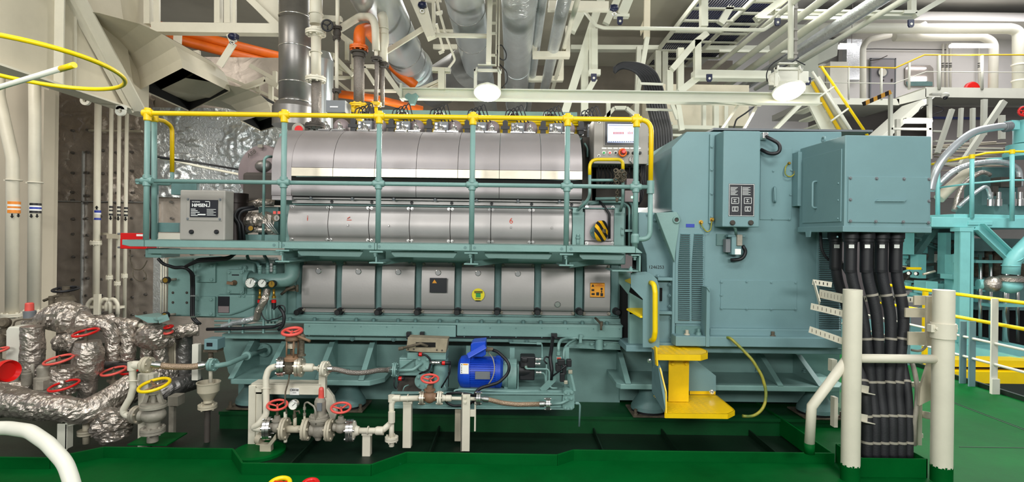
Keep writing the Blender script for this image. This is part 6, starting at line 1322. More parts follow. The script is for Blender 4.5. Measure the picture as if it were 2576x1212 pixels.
def arrow(t, x, y, d, h, down=True, m='btext'):
    s_ = 1 if down else -1; b = MB(); b.ppx([(x-2.2, y), (x+2.2, y), (x+2.2, y+s_*h*.5), (x+5, y+s_*h*.5), (x, y+s_*h), (x-5, y+s_*h*.5), (x-2.2, y+s_*h*.5)], d, .002); b.build('flow_arrow', M[m], t)
w1 = wall_pipe([(-6, 40, 6.0), (-4, 240, 6.0), (32, 400, 6.0), (30, 800, 6.0)], 27, 'thick cream wall pipe with orange bands, kinked near its top', [(507, 7, 'bando'), (514, 5, 'labelw'), (519, 5, 'bando'), (524, 4, 'labelw'), (528, 8, 'bando')], (453,), (796,)); arrow(w1, 30, 537, 5.93, 12); arrow(w1, 46, 537, 5.97, 10)
w2 = wall_pipe([(86, 60, 5.9), (88, 300, 5.9), (84, 800, 5.9)], 25, 'straight thick cream wall pipe with black and blue bands', [(511, 6, 'bandk'), (517, 4, 'labelw'), (521, 5, 'bandb'), (526, 4, 'labelw'), (530, 6, 'bandk')], (459,), (788,)); arrow(w2, 78, 538, 5.84, 10); arrow(w2, 93, 538, 5.84, 10)
w3 = wall_pipe([(247, 250, 7.2), (241, 790, 7.2)], 15, 'slim cream pipe with blue bands and an upward arrow on the foil wall', [(529, 6, 'bandb'), (535, 4, 'labelw'), (548, 5, 'bandb')], (), (615,)); arrow(w3, 243, 527, 7.15, 10, False)
w4 = wall_pipe([(281, 240, 7.3), (275, 775, 7.3)], 9, 'first of the three thinnest cream pipes with black bands, beside the blue-banded pipe', [(518, 5, 'bandk'), (527, 4, 'bandk'), (537, 5, 'bandk')], (), (702,)); arrow(w4, 278, 543, 7.26, 11)
w5 = wall_pipe([(301, 240, 7.35), (295, 800, 7.35)], 8.5, 'middle one of the three thinnest cream pipes with black bands', [(519, 5, 'bandk'), (529, 4, 'bandk'), (538, 5, 'bandk')], (), (717,)); arrow(w5, 297, 544, 7.31, 11)
w6 = wall_pipe([(320, 240, 7.4), (313, 800, 7.4)], 8.5, 'last of the three thinnest cream pipes with black bands, near the red alarm box', [(521, 5, 'bandk'), (530, 4, 'bandk'), (539, 5, 'bandk')], (), (698,)); arrow(w6, 315.5, 545, 7.36, 11)
b = MB()
for x in (232, 262, 280): b.pt([(x-12, 782, 7.1), (x-12, 765, 7.1), (x-2, 752, 7.1), (x+8, 752, 7.1), (x+16, 765, 7.1), (x+16, 790, 7.1)], 9, 10, rb=.06)
b.rect(205, 770, 300, 776, 7.12, .1); b.rect(235, 740, 248, 792, 7.05, .05); tag(b.build('valve_chest', M['white']), 'cream valve chest with hooped pipes at the foot of the foil wall', 'valve chest')
b = MB(); b.rect(250, 585, 272, 591, 7.3, .05); b.rect(268, 588, 300, 600, 7.2, .05); b.rect(222, 326, 355, 331, 7.7, .04); 
for o, w_ in zip(b.each('pipe_bracket', M['whited'], eps=.05), ('beside the red alarm box', 'high across the foil wall', 'low on the foil wall')): tag(o, 'cream bracket bar holding the slim pipes, '+w_, 'bracket')
# studs on the insulated wall
b = MB(); R_ = random.Random(2)
for x in (124, 181, 217, 254, 292, 330, 366, 430, 480, 530):
    for y in (330, 380, 434, 488, 507, 546, 592, 643, 700, 745, 790): 
        c = P(x+R_.uniform(-2, 2), y+R_.uniform(-5, 5), 7.94); b.lathe(c, (0, -1, 0), [(.022, -.03), (.018, .01)], 8)
o = b.build('wall_insulated_stud', M['lagd']); o.name = 'trim_5'; S(o)
def foil_sheet(nm, x0, x1, y0, y1, d, amp, nx, ny, m):
    a_, c_ = P(x0, y0, d), P(x1, y1, d); vs = []
    for j in range(ny+1):
        for i in range(nx+1):
            x = a_.x+(c_.x-a_.x)*i/nx; z = c_.z+(a_.z-c_.z)*j/ny; q = V((x*2.1, 0, z*2.1))
            h = amp*(noise.noise(q)*1.0-1.6*abs(noise.noise(q*2.3+V((5, 2, 1))))-.9*abs(noise.noise(q*4.7)))
            vs.append((x, d+h*-1-.02, z))
    n = nx+1; b = MB(); b.add(vs, [(j*n+i, j*n+i+1, (j+1)*n+i+1, (j+1)*n+i) for j in range(ny) for i in range(nx)], 0, True); e = [vs[0], vs[nx], vs[-1], vs[-1-nx]]
    b.prism([(e[0][0], d+.01, e[0][2]), (e[1][0], d+.01, e[1][2]), (e[2][0], d+.01, e[2][2]), (e[3][0], d+.01, e[3][2])], (0, .02, 0))
    S(b.build(nm, M[m]))
foil_sheet('wall_foil_upper', 70, 385, 215, 508, 7.97, .055, 90, 80, 'foilc')
foil_sheet('wall_foil_lower', 70, 395, 508, 830, 7.97, .02, 60, 60, 'foilw')
foil_sheet('wall_foil_bright', 385, 720, 270, 500, 7.9, .05, 90, 60, 'foilp')
b = MB(); b.rect(203, 380, 206, 800, 7.92, .04); b.rect(125, 506, 372, 508, 7.92, .04); b.rect(388, 505, 391, 790, 7.92, .04); S(b.build('trim_6', M['foilp']))
b = MB(); b.rect(385, 640, 410, 800, 7.6, .03); S(b.build('wall_foil_edge', M['foilp']))
b = MB(); b.rect(385, 586, 455, 602, 7.5, .05); tag(b.build('ledge_strip', M['clean']), 'bright pale strip behind the nameplate box under the foil wall', 'strip')
b = MB(); b.rect(378, 458, 392, 600, 4.75, .04); b.rect(392, 560, 450, 584, 4.8, .05); b.rect(430, 455, 494, 490, 4.85, .05); b.build
for q, w_ in zip(b.each('support_bracket', M['teald'], bev=.004), ('upright beside the return rail post', 'flat bar behind the nameplate box', 'box behind the gallery mid rail')): tag(q, 'worn teal bracket, '+w_, 'bracket')
cable('conduit_cable', [(381, 600, 4.7), (383, 540, 4.7), (376, 480, 4.7), (379, 330, 4.75)], 8, 'thick black cable climbing between the two gallery end posts', 'black', .2)
cable('tray_cable', [(388, 393, 5.6), (500, 410, 6.2), (600, 426, 6.8)], 6, 'black cable tray line crossing the bright foil behind the rail', 'black')
b = MB(); b.pt([(400, 396, 5.7), (500, 418, 6.2), (600, 438, 6.8)], 7, m=0); tag(b.build('cable_tray', M['white']), 'narrow pale cable tray below the black line on the bright foil', 'cable tray')
# ------------------------------------------------------------------ foreground pieces
fg = MB(); fg.pt([(-420, 1080, 2.6), (-60, 1078, 2.55), (20, 1076, 2.55), (75, 1084, 2.5), (120, 1115, 2.45), (165, 1165, 2.4), (190, 1240, 2.35), (195, 1560, 2.35)], 33, 20, rb=.2); tag(fg.build('guard_rail', M['clean']), 'stout cream guard rail curving down to the deck close to the camera', 'rail')
hp_ = T('ladder_hoop', 'yellow safety hoop with pale brace rod hanging overhead', 'ladder hoop', (-1.83, 2.0, 2.22))
b = MB(); c = V((-1.84, 2.02, 2.225)); b.tor(c, (.03, .05, 1), .305, .0085, 56, 10); b.build('hoop', M['yellowc'], hp_)
b = MB(); b.pt([(-60, 246, 1.9), (0, 219, 1.9), (152, 173, 1.76)], 13, 12); b.build('brace_rod', M['clean'], hp_)
b = MB(); b.pt([(148, 175, 1.77), (172, 168, 1.74), (187, 163, 1.73)], 15, 10); b.build('clamp', M['yellowc'], hp_)
for x, m1, lab in ((703, 'yellowc', 'yellow-rimmed handwheel with red hub just showing at the deck edge'), (780, 'redb', 'red handwheel just showing beside the yellow-rimmed one')):
    t = T('hydrant_valve', lab, 'valve', (P(x, 1200, 2.95).x, 2.95, 0)); c = P(x, 1217, 2.95); b = MB(); b.tor(c, V((0, -.2, 1)).normalized(), W(24 if m1 == 'yellowc' else 17, 2.95), .013, 30, 10, 0)
    for k in range(3): q = k*2.09+.5; b.tube([c, c+V((math.cos(q)*.05, math.sin(q)*.05, .0))], .01, 8, m=1)
    b.lathe(c-V((0, 0, .02)), UP, [(.02, 0), (.02, .03)], 12, 1); b.build('handwheel', [M[m1], M['redb']], t)
    b = MB(); b.lathe((c.x, 2.95, 0), UP, [(.05, 0), (.05, .02), (.025, .03), (.025, .12), (.035, .14), (.012, .16), (.012, c.z)], 16); b.build('body', M['redb'], t)
# ------------------------------------------------------------------ overhead: girders, ducts, exhaust pipes, frames
def frame(nm, lab, members, cat='frame', m='white', loc=None):
    """welded frame: members = (part name, [(px, py, d), ...], width px, depth m)"""
    a0 = members[0][1][0]; t = T(nm, lab, cat, P(*(loc or a0)))
    for part, pts, w_, dp in members:
        for p, q in zip(pts, pts[1:]):
            b = MB(); d = (p[2]+q[2])/2; b.bar(P(*p), P(*q), W(w_, d), dp, (0, -1, 0)); b.build(part, M[m], t)
    return t
# girder with tripping bracket, left
gd = T('deck_girder', 'deep cream girder plate with stiffeners hanging above the banded wall pipes', 'girder', P(200, 240, 5.5))
gx = P(345, 281, 6.3); zg = gx.z
b = MB(); b.box(gx.x-.02, gx.x, 3.9, 6.5, zg, 6.2); b.build('web', M['duct'], gd)
b = MB(); b.box(gx.x-.12, gx.x+.1, 3.9, 6.5, zg-.02, zg); b.build('flange', M['white'], gd)
for yy in (5.15, 5.38): b = MB(); b.box(gx.x, gx.x+(.09 if yy < 5.2 else .02), yy, yy+.015, zg, 6.2); b.build('stiffener', M['white'], gd)
b = MB(); b.prism([V((gx.x, 4.2, 4.45)), V((gx.x, 5.15, 4.2)), V((gx.x, 5.15, 4.08)), V((gx.x, 4.2, 4.3))], (.06, 0, 0)); b.build('stiffener', M['white'], gd)
b = MB(); b.bar(P(190, -20, 5.3), P(352, 278, 6.1), .13, .02, (0, -1, .1)); b.bar(P(178, -5, 5.32), P(335, 278, 6.14), .05, .12, (0, -1, .1)); b.build('bracket_flange', M['white'], gd)
b = MB(); b.prism([P(200, -30, 5.4), P(345, 275, 6.2), P(342, 275, 6.5), V((gx.x, 5.5, 6.2))], (.0, .012, 0)); b.build('bracket_web', M['duct'], gd)
for x, y in ((215, 252), (303, 279)):
    b = MB(); c = P(x, y, 5.9); b.lathe(c+V((0, -.01, 0)), (0, 1, 0), [(.024, 0), (.055, 0), (.055, .03), (.024, .03), (.024, 0)], 20, cap=False); b.box(c.x-.055, c.x+.055, 5.89, 5.92, c.z+.02, zg+.02) if False else b.rect(x-12, y-15, x+12, y-4, 5.89, .03); b.build('lug', M['clean'], gd)
# air ducts with black mouths
def air_duct(nm, lab, off, sc_=1):
    mouth = [V((-3.4, 5.5, 3.27)), V((-4.44, 6.37, 3.27)), V((-4.53, 7.5, 3.27)), V((-3.38, 6.39, 3.27))]
    L0 = mouth[1].copy(); mouth = [L0+(p-L0)*sc_+V(off) for p in mouth]
    path = [(a*sc_, c*sc_) for a, c in ((0, 0), (-.015, .1), (-.07, .22), (-.2, .34), (-.41, .43), (-.8, .52), (-1.6, .62))]
    t = T(nm, lab, 'duct', mouth[3]); vs = []
    for dx, dz in path: vs += [p+V((dx, dx*.1, dz)) for p in mouth]
    n = len(path); fs = [(i*4+k, i*4+(k+1) % 4, (i+1)*4+(k+1) % 4, (i+1)*4+k)[::-1] for i in range(n-1) for k in range(4)]
    b = MB(); b.add(vs, fs, 0, False); b.add(vs[-4:], [(0, 1, 2, 3)]); b.build('casing', M['duct'], t)
    cen = sum(mouth, V((0, 0, 0)))/4; vi = []
    for dx, dz in path[:4]: vi += [p+(cen-p)*.03+V((dx, dx*.1, dz+.012)) for p in mouth]
    b = MB(); b.add(vi, [(i*4+k, i*4+(k+1) % 4, (i+1)*4+(k+1) % 4, (i+1)*4+k) for i in range(3) for k in range(4)]+[(12, 13, 14, 15)]); b.build('lining', M['dark'], t)
    return t
air_duct('air_duct', 'large beige air duct with wide black diamond mouth above the gallery end', (0, 0, 0))
air_duct('air_duct', 'beige air duct farther off with smaller black mouth beside the dark exhaust stack', (.93, .53, -.25), .6)
b = MB(); b.prism([P(490, 300, 8.5), P(560, 330, 8.5), P(640, 345, 8.5), P(700, 330, 8.5), P(700, 290, 8.5), P(480, 282, 8.5)], (0, .5, 0)); b.build
tag(b.build('duct_hood', M['duct']), 'beige curved duct hood behind the yellow rail below the black mouths', 'duct')
frame('pipe_gallows', 'long cream angle bar sloping under the orange pipes on the duct side', [('beam', [(205, -30, 7.8), (350, 62, 7.9), (498, 152, 8.1)], 20, .06), ('hanger', [(448, 75, 7.95), (446, 118, 7.95)], 17, .05), ('hanger', [(495, 128, 8.05), (498, 160, 8.05)], 15, .05), ('brace', [(285, -20, 7.75), (338, 55, 7.8)], 26, .03)])
frame('hoist_gallows', 'cream overhead frame with triangular end plate above the orange pipes', [('beam', [(388, 72, 6.3), (715, 76, 6.3)], 24, .12), ('post', [(374, 62, 6.35), (374, -20, 6.35)], 14, .08), ('post', [(395, 58, 6.35), (395, -20, 6.35)], 14, .03), ('post', [(550, 60, 6.4), (550, -20, 6.4)], 14, .08), ('post', [(575, 60, 6.4), (575, -20, 6.4)], 15, .08), ('post', [(590, 60, 6.38), (590, -20, 6.38)], 8, .03), ('brace', [(618, -12, 6.3), (712, 78, 6.3)], 16, .1), ('strap', [(578, 84, 6.25), (588, 108, 6.25), (552, 166, 6.25)], 18, .015)])
b = MB(); b.ppx([(600, -20), (695, -20), (708, 50), (724, 86), (700, 82)], 6.42, .03); tag(b.build('end_gusset_plate', M['white']), 'cream triangular gusset plate touching the dark exhaust stack top', 'plate')
frame('truss_bracket', 'zigzag cream truss bracket standing left of the dark exhaust stack', [('brace', [(600, 228, 7.6), (668, 200, 7.6), (700, 218, 7.6)], 13, .06), ('brace', [(592, 222, 7.6), (690, 262, 7.6)], 12, .06), ('post', [(682, 205, 7.65), (682, 300, 7.65)], 10, .05), ('brace', [(512, 170, 7.6), (700, 250, 7.7)], 7, .03), ('brace', [(630, 165, 7.7), (692, 200, 7.7)], 10, .05), ('post', [(692, 180, 7.6), (692, 215, 7.6)], 9, .05), ('post', [(650, 212, 7.7), (650, 290, 7.7)], 7, .04)])
for k, (y0, y1, lab) in enumerate(((22, 143, 'upper of the two orange pipes sloping behind the cream frames'), (44, 166, 'lower of the two orange pipes sloping behind the cream frames'))):
    b = MB(); b.pt([(190, y0-10, 8.4), (706, y1, 9.6)], 26, 18); tag(b.build('orange_pipe', M['orange']), lab, 'pipe', 'orange overhead pipes')
b = MB(); b.pt([(850, 236, 7.4), (940, 247, 7.6), (1062, 276, 7.9)], 20, 16, rb=.2); tag(b.build('orange_pipe', M['orange']), 'orange pipe dipping behind the yellow rail under the overhead beam', 'pipe')
b = MB(); b.pt([(975, 140, 7.8), (985, 165, 7.8), (1012, 190, 7.9), (1045, 215, 8.0)], 24, 16, rb=.2); tag(b.build('orange_pipe', M['orange']), 'short orange pipe bend half hidden by the exhaust pipe collar', 'pipe')
# dark exhaust stack and lagged column behind it
sk2 = T('exhaust_stack', 'dark galvanised exhaust stack rising from the turbocharger', 'exhaust pipe', P(742, 300, 5.9)); KD2 = 5.9
b = MB(); b.pt([(743, 268, KD2), (743, 70, KD2), (742, 10, KD2+.2), (760, -60, KD2+1)], 78, 32, rb=.4); b.build('trunk', M['lagd'], sk2)
for y in (122, 212, 258, 45): b = MB(); b.tor(P(743, y, KD2), UP, W(39, KD2), .007, 40, 6); b.build('seam_band', M['chrome'], sk2)
b = MB(); b.lathe(P(738, 318, KD2), UP, [(W(50, KD2), 0), (W(50, KD2), .2), (W(40, KD2), .26)], 36); b.build('base_cone', M['lagd'], sk2)
b = MB(); b.lathe(P(808, 330, 6.5), UP, [(W(28, 6.5), 0), (W(28, 6.5), .85), (W(20, 6.5), .95)], 28); tag(b.build('lagged_column', M['lag']), 'brighter galvanised column just behind the cream flanged downpipe', 'pipe')
b = MB(); b.lathe(P(752, 326, 5.3), (0, -1, .1), [(W(15, 5.3), 0), (W(15, 5.3), .03), (W(10, 5.3), .035), (W(10, 5.3), .045)], 22); o = tag(b.build('blanking_flange', M['grey']), 'grey blanking flange with a red disc above the silver cover end', 'flange')
b = MB(); b.lathe(P(752, 326, 5.25), (0, -1, .1), [(W(10, 5.3), 0), (W(10, 5.3), .01)], 20); b.build('red_disc', M['redb'], o)
# cream downpipe and thinner riser
dp_ = T('flanged_downpipe', 'thick cream flanged downpipe ending in a steel braid beside the exhaust stack', 'pipe', P(795, 315, 5.6)); DD = 5.6
b = MB(); b.pt([(795, -20, DD), (795, 62, DD)], 31, 20); b.lathe(P(795, 92, DD), UP, [(W(12, DD), 0), (W(16, DD), .06), (W(16, DD), .09)], 20); b.pt([(795, 90, DD), (795, 192, DD)], 24, 20); b.build('pipe', M['white'], dp_)
for y, m_ in ((88, 'white'), (205, 'white'), (322, 'dull')): b = MB(); flange(b, P(794, y, DD), UP, W(25, DD), .02, 0, 8, 0); b.build('flange', M[m_], dp_)
b = MB(); b.pt([(796, 205, DD), (796, 318, DD)], 24, 20); b.build('braid', M['braid'], dp_)
b = MB(); b.tor(P(795, 132, DD), UP, W(14, DD), .006, 20, 6); b.rect(777, 128, 784, 140, DD, .2); b.tor(P(795, 36, DD), UP, W(17, DD), .006, 20, 6); b.build('pipe_clip', M['white'], dp_)
rs = T('slim_riser', 'slim cream riser pipe with black valve and black handwheel', 'pipe', P(849, 300, 5.6))
b = MB(); b.pt([(849, -20, DD), (849, 70, DD)], 10, 14); b.pt([(847, 98, DD), (847, 224, DD)], 9, 14); b.build('pipe', M['white'], rs)
b = MB(); b.ell(P(848, 84, DD), W(10, DD), W(10, DD), W(13, DD)); flange(b, P(849, 74, DD), UP, W(11, DD), .012, 0, 4); flange(b, P(847, 100, DD), UP, W(10, DD), .012, 0, 4); flange(b, P(847, 232, DD), UP, W(11, DD), .014, 0, 4); b.build('valve_body', M['dull'], rs)
b = MB(); wheel(b, P(823, 64, DD-.1), V((.1, -1, -.15)).normalized(), W(13, DD), W(2.4, DD), 0, 0, 3); b.build('handwheel', M['black'], rs)
b = MB(); b.pt([(847, 230, DD), (847, 300, DD)], 9, 12); b.build('braid', M['cast'], rs)
b = MB(); b.rect(820, 252, 868, 282, 5.35, .2, 0); b.rect(830, 267, 850, 270, 5.345, .006, 1); b.each('box', [M['boxd'], M['labelw']])
for o in [q for q in bpy.data.objects if q.name.startswith('box') and q.parent is None and 'category' not in q]: o.name = 'actuator_box'; tag(o, 'grey actuator box over the engine top next to the yellow flange', 'box')
# orange elbow on thick braid, and the two cream bends
oe = T('orange_elbow', 'orange elbow pipe standing on a thick steel braided hose', 'pipe', P(903, 310, 5.7)); OD = 5.7
b = MB(); b.pt([(904, 122, OD), (904, 78, OD), (922, 72, OD+.3), (950, 110, OD+1.5)], 29, 20, rb=.12); flange(b, P(903, 126, OD), UP, W(23, OD), .018, 0, 8, 0); b.build('elbow', M['orange'], oe)
b = MB(); b.pt([(903, 132, OD), (903, 262, OD)], 26, 22); b.build('braid', M['braid'], oe)
b = MB(); b.lathe(P(903, 145, OD), UP, [(W(16, OD), 0), (W(16, OD), .04), (W(21, OD), .045), (W(21, OD), .06)], 22); b.build('collar', M['dull'], oe)
b = MB(); flange(b, P(902, 270, OD), UP, W(23, OD), .016, 0, 8); b.lathe(P(902, 330, OD), UP, [(W(13, OD), 0), (W(13, OD), .25)], 20); b.pt([(890, 275, OD-.1), (872, 272, OD-.14)], 14, 14); b.build('base', M['yellow'], oe)
cbn = T('cream_bend', 'cream gooseneck pipe hooking over to a thin steel braid', 'pipe', P(945, 310, 5.75))
b = MB(); b.pt([(840, 82, 6.2), (905, 42, 5.9), (935, 42, 5.75), (944, 64, 5.7), (946, 128, 5.7)], 18, 16, rb=.18); b.pt([(946, 126, 5.7), (946, 148, 5.7)], 9, 14); b.build('pipe', M['white'], cbn)
b = MB(); flange(b, P(947, 152, 5.7), UP, W(14, 5.7), .014, 0, 5); b.build('flange', M['dull'], cbn)
b = MB(); b.pt([(948, 156, 5.7), (948, 200, 5.7), (945, 262, 5.7)], 11, 14, rb=.3); b.build('braid', M['braid'], cbn)
b = MB(); flange(b, P(946, 266, 5.7), UP, W(14, 5.7), .014, 0, 5); b.pt([(946, 268, 5.7), (946, 312, 5.7)], 9, 12); b.build('base', M['yellow'], cbn)
lgp = T('lagged_bend', 'ribbed cream lagged pipe beside the gooseneck above a second thin braid', 'pipe', P(965, 310, 5.8))
b = MB(); b.pt([(955, 20, 6.1), (964, 48, 5.85), (966, 104, 5.8), (962, 120, 5.8), (964, 158, 5.8)], 24, 18, rb=.1); b.build('pipe', M['white'], lgp)
for y in (72, 86): b = MB(); b.tor(P(965, y, 5.8), UP, W(12, 5.8), .004, 24, 6); b.build('rib', M['white'], lgp)
b = MB(); flange(b, P(965, 166, 5.8), UP, W(14, 5.8), .012, 0, 5); b.build('flange', M['dull'], lgp)
b = MB(); b.pt([(962, 170, 5.8), (962, 268, 5.8)], 11, 14); b.build('braid', M['braid'], lgp)
# big galvanised pipes running fore and aft
def run_pipe(nm, lab, x, z, r, y0, y1, m, bands, mb='lagd', seg=36):
    t = T(nm, lab, 'exhaust pipe', (x, (y0+y1)/2, z-r)); b = MB(); b.lathe((x, y0, z), (0, 1, 0), [(r, 0), (r, y1-y0)], seg); b.build('lagging', M[m], t)
    for y in bands: b = MB(); b.tor((x, y, z), (0, 1, 0), r, .006, seg, 6); b.build('seam_band', M[mb], t)
    return t
t = T('exhaust_pipe', 'widest shiny exhaust pipe slanting down to a stepped collar behind the cream frames', 'exhaust pipe', P(1035, 180, 8.2))
p1 = P(1034, 168, 8.2); p0 = P(918, -60, 5.6); p0 = p0+(p0-p1)*.5; ax = (p1-p0)
b = MB(); b.lathe(p0, ax, [(.265, 0), (.265, ax.length)], 40); b.build('lagging', M['lag'], t)
b = MB(); b.lathe(p1, ax, [(.27, -.12), (.3, -.1), (.3, .0), (.32, .01), (.32, .1), (.25, .12), (.25, .6)], 40); b.build('collar', M['lag'], t)
for q in (.62, .83, .92): b = MB(); b.tor(p0+ax*q, ax, .266, .006, 40, 6); b.build('seam_band', M['lagd'], t)
run_pipe('exhaust_pipe', 'shiny exhaust pipe running overhead just beside the foil-wrapped one', -.6, 4.4, .235, 3.5, 12.5, 'lag', (6.6, 7.6, 9.2, 10.4))
run_pipe('lagged_main', 'rough foil-wrapped main pipe with a small red tag overhead', .05, 4.4, .215, 3.5, 13.0, 'foilp', (8.9, 11.4), 'lag')
b = MB(); c = V((.05, 9.6, 4.4-.215)); b.lathe(c, (0, -.3, -1), [(.09, 0), (.09, .006)], 24, 0); b.lathe(c+V((0, 0, -.007)), (0, -.3, -1), [(.07, 0), (.07, .003)], 20, 1); b.lathe(c+V((0, 0, -.011)), (0, -.3, -1), [(.045, 0), (.045, .003)], 20, 2); tag(b.build('flow_tag', [M['labelw'], M['redb'], M['labelw']]), 'small round red and white tag under the rough foil main', 'tag')
run_pipe('lagged_branch', 'thinner foil pipe passing through the upper cream U brackets', .58, 4.38, .085, 3.5, 10.2, 'foilp', (), seg=24)
run_pipe('lagged_branch', 'thinnest foil pipe tucked between the foil main and the U brackets', .33, 4.45, .06, 3.5, 12.5, 'foilp', (), seg=20)
run_pipe('steam_pipe', 'slim cream pipe following the foil branch through the U brackets', .74, 4.4, .035, 3.5, 10.5, 'white', (), seg=16)
b = MB(); b.lathe(P(1105, 215, 9.5), P(1215, 150, 8.5)-P(1105, 215, 9.5), [(.35, -.2), (.35, .9)], 32); tag(b.build('lagged_elbow', M['lagd']), 'dim lagged elbow behind the floodlight on the overhead beam', 'exhaust pipe')
frame('u_bracket', 'upper cream U bracket hugging the thin foil pipes', [('leg', [(1345, 68, 8.0), (1345, 140, 8.0)], 12, .1), ('beam', [(1340, 139, 8.0), (1433, 139, 8.0)], 14, .12), ('leg', [(1428, 68, 8.0), (1428, 142, 8.0)], 11, .1)])
frame('u_bracket', 'lower cream U bracket hugging the thin foil pipes', [('leg', [(1335, 140, 9.6), (1335, 200, 9.6)], 12, .1), ('beam', [(1330, 199, 9.6), (1416, 199, 9.6)], 12, .12), ('leg', [(1412, 148, 9.6), (1412, 202, 9.6)], 11, .1)])
frame('u_bracket', 'topmost cream bracket bar above the thin foil pipes', [('beam', [(1380, 14, 7.0), (1530, 16, 7.0)], 18, .1), ('beam', [(1378, 25, 6.95), (1530, 26, 6.95)], 7, .06)])
# hanger arms in the middle
frame('hanger_arm', 'cream hanger arm with round bar crossing the shiny exhaust pipe', [('arm', [(1036, -20, 6.3), (1086, 95, 6.3)], 24, .14), ('web', [(1068, 10, 6.25), (1090, 92, 6.25)], 10, .05), ('brace', [(972, 130, 6.5), (1074, 66, 6.3)], 12, .03), ('post', [(1233, -10, 6.4), (1229, 160, 6.4)], 12, .1)])
b = MB(); b.pt([(1088, 88, 6.3), (1230, 91, 6.4)], 12, 14); tag(b.build('round_bar', M['white']), 'round cream bar bridging the hanger arm and the flat post', 'bar')
frame('pipe_hanger', 'thin cream hanger frame between the two shiny exhaust pipes', [('post', [(1090, -10, 7.6), (1092, 80, 7.6)], 8, .05), ('post', [(1098, 60, 7.8), (1116, 128, 8.0), (1104, 134, 8.0)], 6, .05), ('bar', [(1070, 3, 7.6), (1110, 3, 7.6)], 5, .04), ('bar', [(1094, 78, 7.9), (1140, 78, 7.9)], 6, .04), ('bar', [(1090, 118, 8.6), (1150, 118, 8.6)], 11, .05)])
b = MB(); b.pt([(1097, -10, 7.4), (1104, 25, 7.4), (1124, 95, 7.9), (1145, 150, 8.3), (1128, 172, 8.3)], 7, 10, rb=.05); b.lathe(P(1104, 28, 7.4), (.2, .5, -1), [(.05, 0), (.05, .03), (.04, .05)], 14); tag(b.build('sprinkler_pipe', M['white']), 'thin kinked cream pipe with a nozzle between the exhaust pipes', 'pipe')
frame('crane_pedestal', 'cream pedestal bracket on the left end of the overhead beam', [('post', [(1112, 175, 7.0), (1112, 228, 7.0)], 16, .16), ('top', [(1088, 176, 7.0), (1133, 178, 7.0)], 10, .1), ('brace', [(1052, 228, 7.05), (1105, 205, 7.05)], 7, .1)])
b = MB(); b.ppx([(1052, 224), (1104, 200), (1104, 226)], 7.08, .02); tag(b.build('bracket_web', M['white']), 'cream triangular web plate at the overhead beam end', 'plate')
for x, y, d, lab in ((1062, 13, 6.2, 'navy beam clamp on the cream hanger arm'), (585, 92, 6.1, 'navy beam clamp on the cream frame above the orange pipes'), (1545, 20, 7.6, 'navy shackle block beside the topmost bracket bar')):
    t = T('beam_clamp', lab, 'clamp', P(x, y+10, d)); b = MB(); b.ell(P(x, y, d), W(11, d), .05, W(9, d), 14, 10); b.rect(x-9, y-9, x+9, y+2, d-.03, .07); b.build('body', M['navy'], t, bev=.004)
    b = MB(); b.tor(P(x, y+15, d), (0, 1, .2), W(4.5, d), W(1.5, d), 14, 6); b.build('shackle', M['chrome'], t)
def lug(x, y, d, lab):
    b = MB(); b.ppx([(x-7, y-10), (x+7, y-10), (x+7, y+4), (x+4, y+9), (x-4, y+9), (x-7, y+4)], d, .03, 0); b.lathe(P(x, y+1, d), (0, -1, 0), [(W(3, d), 0), (W(3, d), .004)], 14, 1); tag(b.build('lifting_lug', [M['navy'], M['clean']]), lab, 'lug')
lug(1560, 52, 7.9, 'navy lifting lug below the shackle block'); lug(1494, 195, 8.4, 'navy lifting lug on the vertical cream post'); lug(1785, 196, 8.2, 'navy lifting lug under the cream cross beam near the floodlight'); lug(1957, 55, 8.5, 'navy lifting lug under the long cream beam above the sloping pipes'); lug(2033, 204, 7.6, 'navy lifting lug at the stair top beside the floodlight'); lug(2293, 59, 9, 'navy lifting lug beneath the cream diagonal in the hall')
# overhead beam with hoist block and floodlights
BM = 7.0
ob_ = T('monorail_beam', 'long cream overhead rail beam crossing above the engine', 'beam', P(1540, 256, BM))
a, c = P(1010, 240, BM), P(2062, 240, BM); zc = (P(1540, 243, BM)).z
b = MB(); b.ibeam((a.x, BM, zc), (c.x, BM, zc), .12, W(27, BM), .016); b.build('rail', M['mint'], ob_)
b = MB(); b.box(a.x-.01, a.x+.02, BM-.08, BM+.08, zc-.08, zc+.12); b.build('end_stop', M['mint'], ob_)
tr = MB(); tr.ppx([(1019, 238), (1027, 233), (1036, 237), (1046, 233), (1052, 240), (1046, 250), (1042, 262), (1030, 262), (1026, 250), (1018, 246)], BM-.1, .08); tag(tr.build('hoist_trolley', M['teal'], bev=.006), 'small teal hoist trolley on the left end of the overhead beam', 'trolley')
frame('beam_strut', 'paired pale bars hanging right under the overhead beam', [('bar', [(1680, 258, 7.1), (1915, 263, 7.1)], 7, .05), ('bar', [(1815, 325, 7.1), (1855, 266, 7.1)], 6, .04), ('bar', [(1870, 326, 7.1), (1902, 270, 7.1)], 6, .04)])
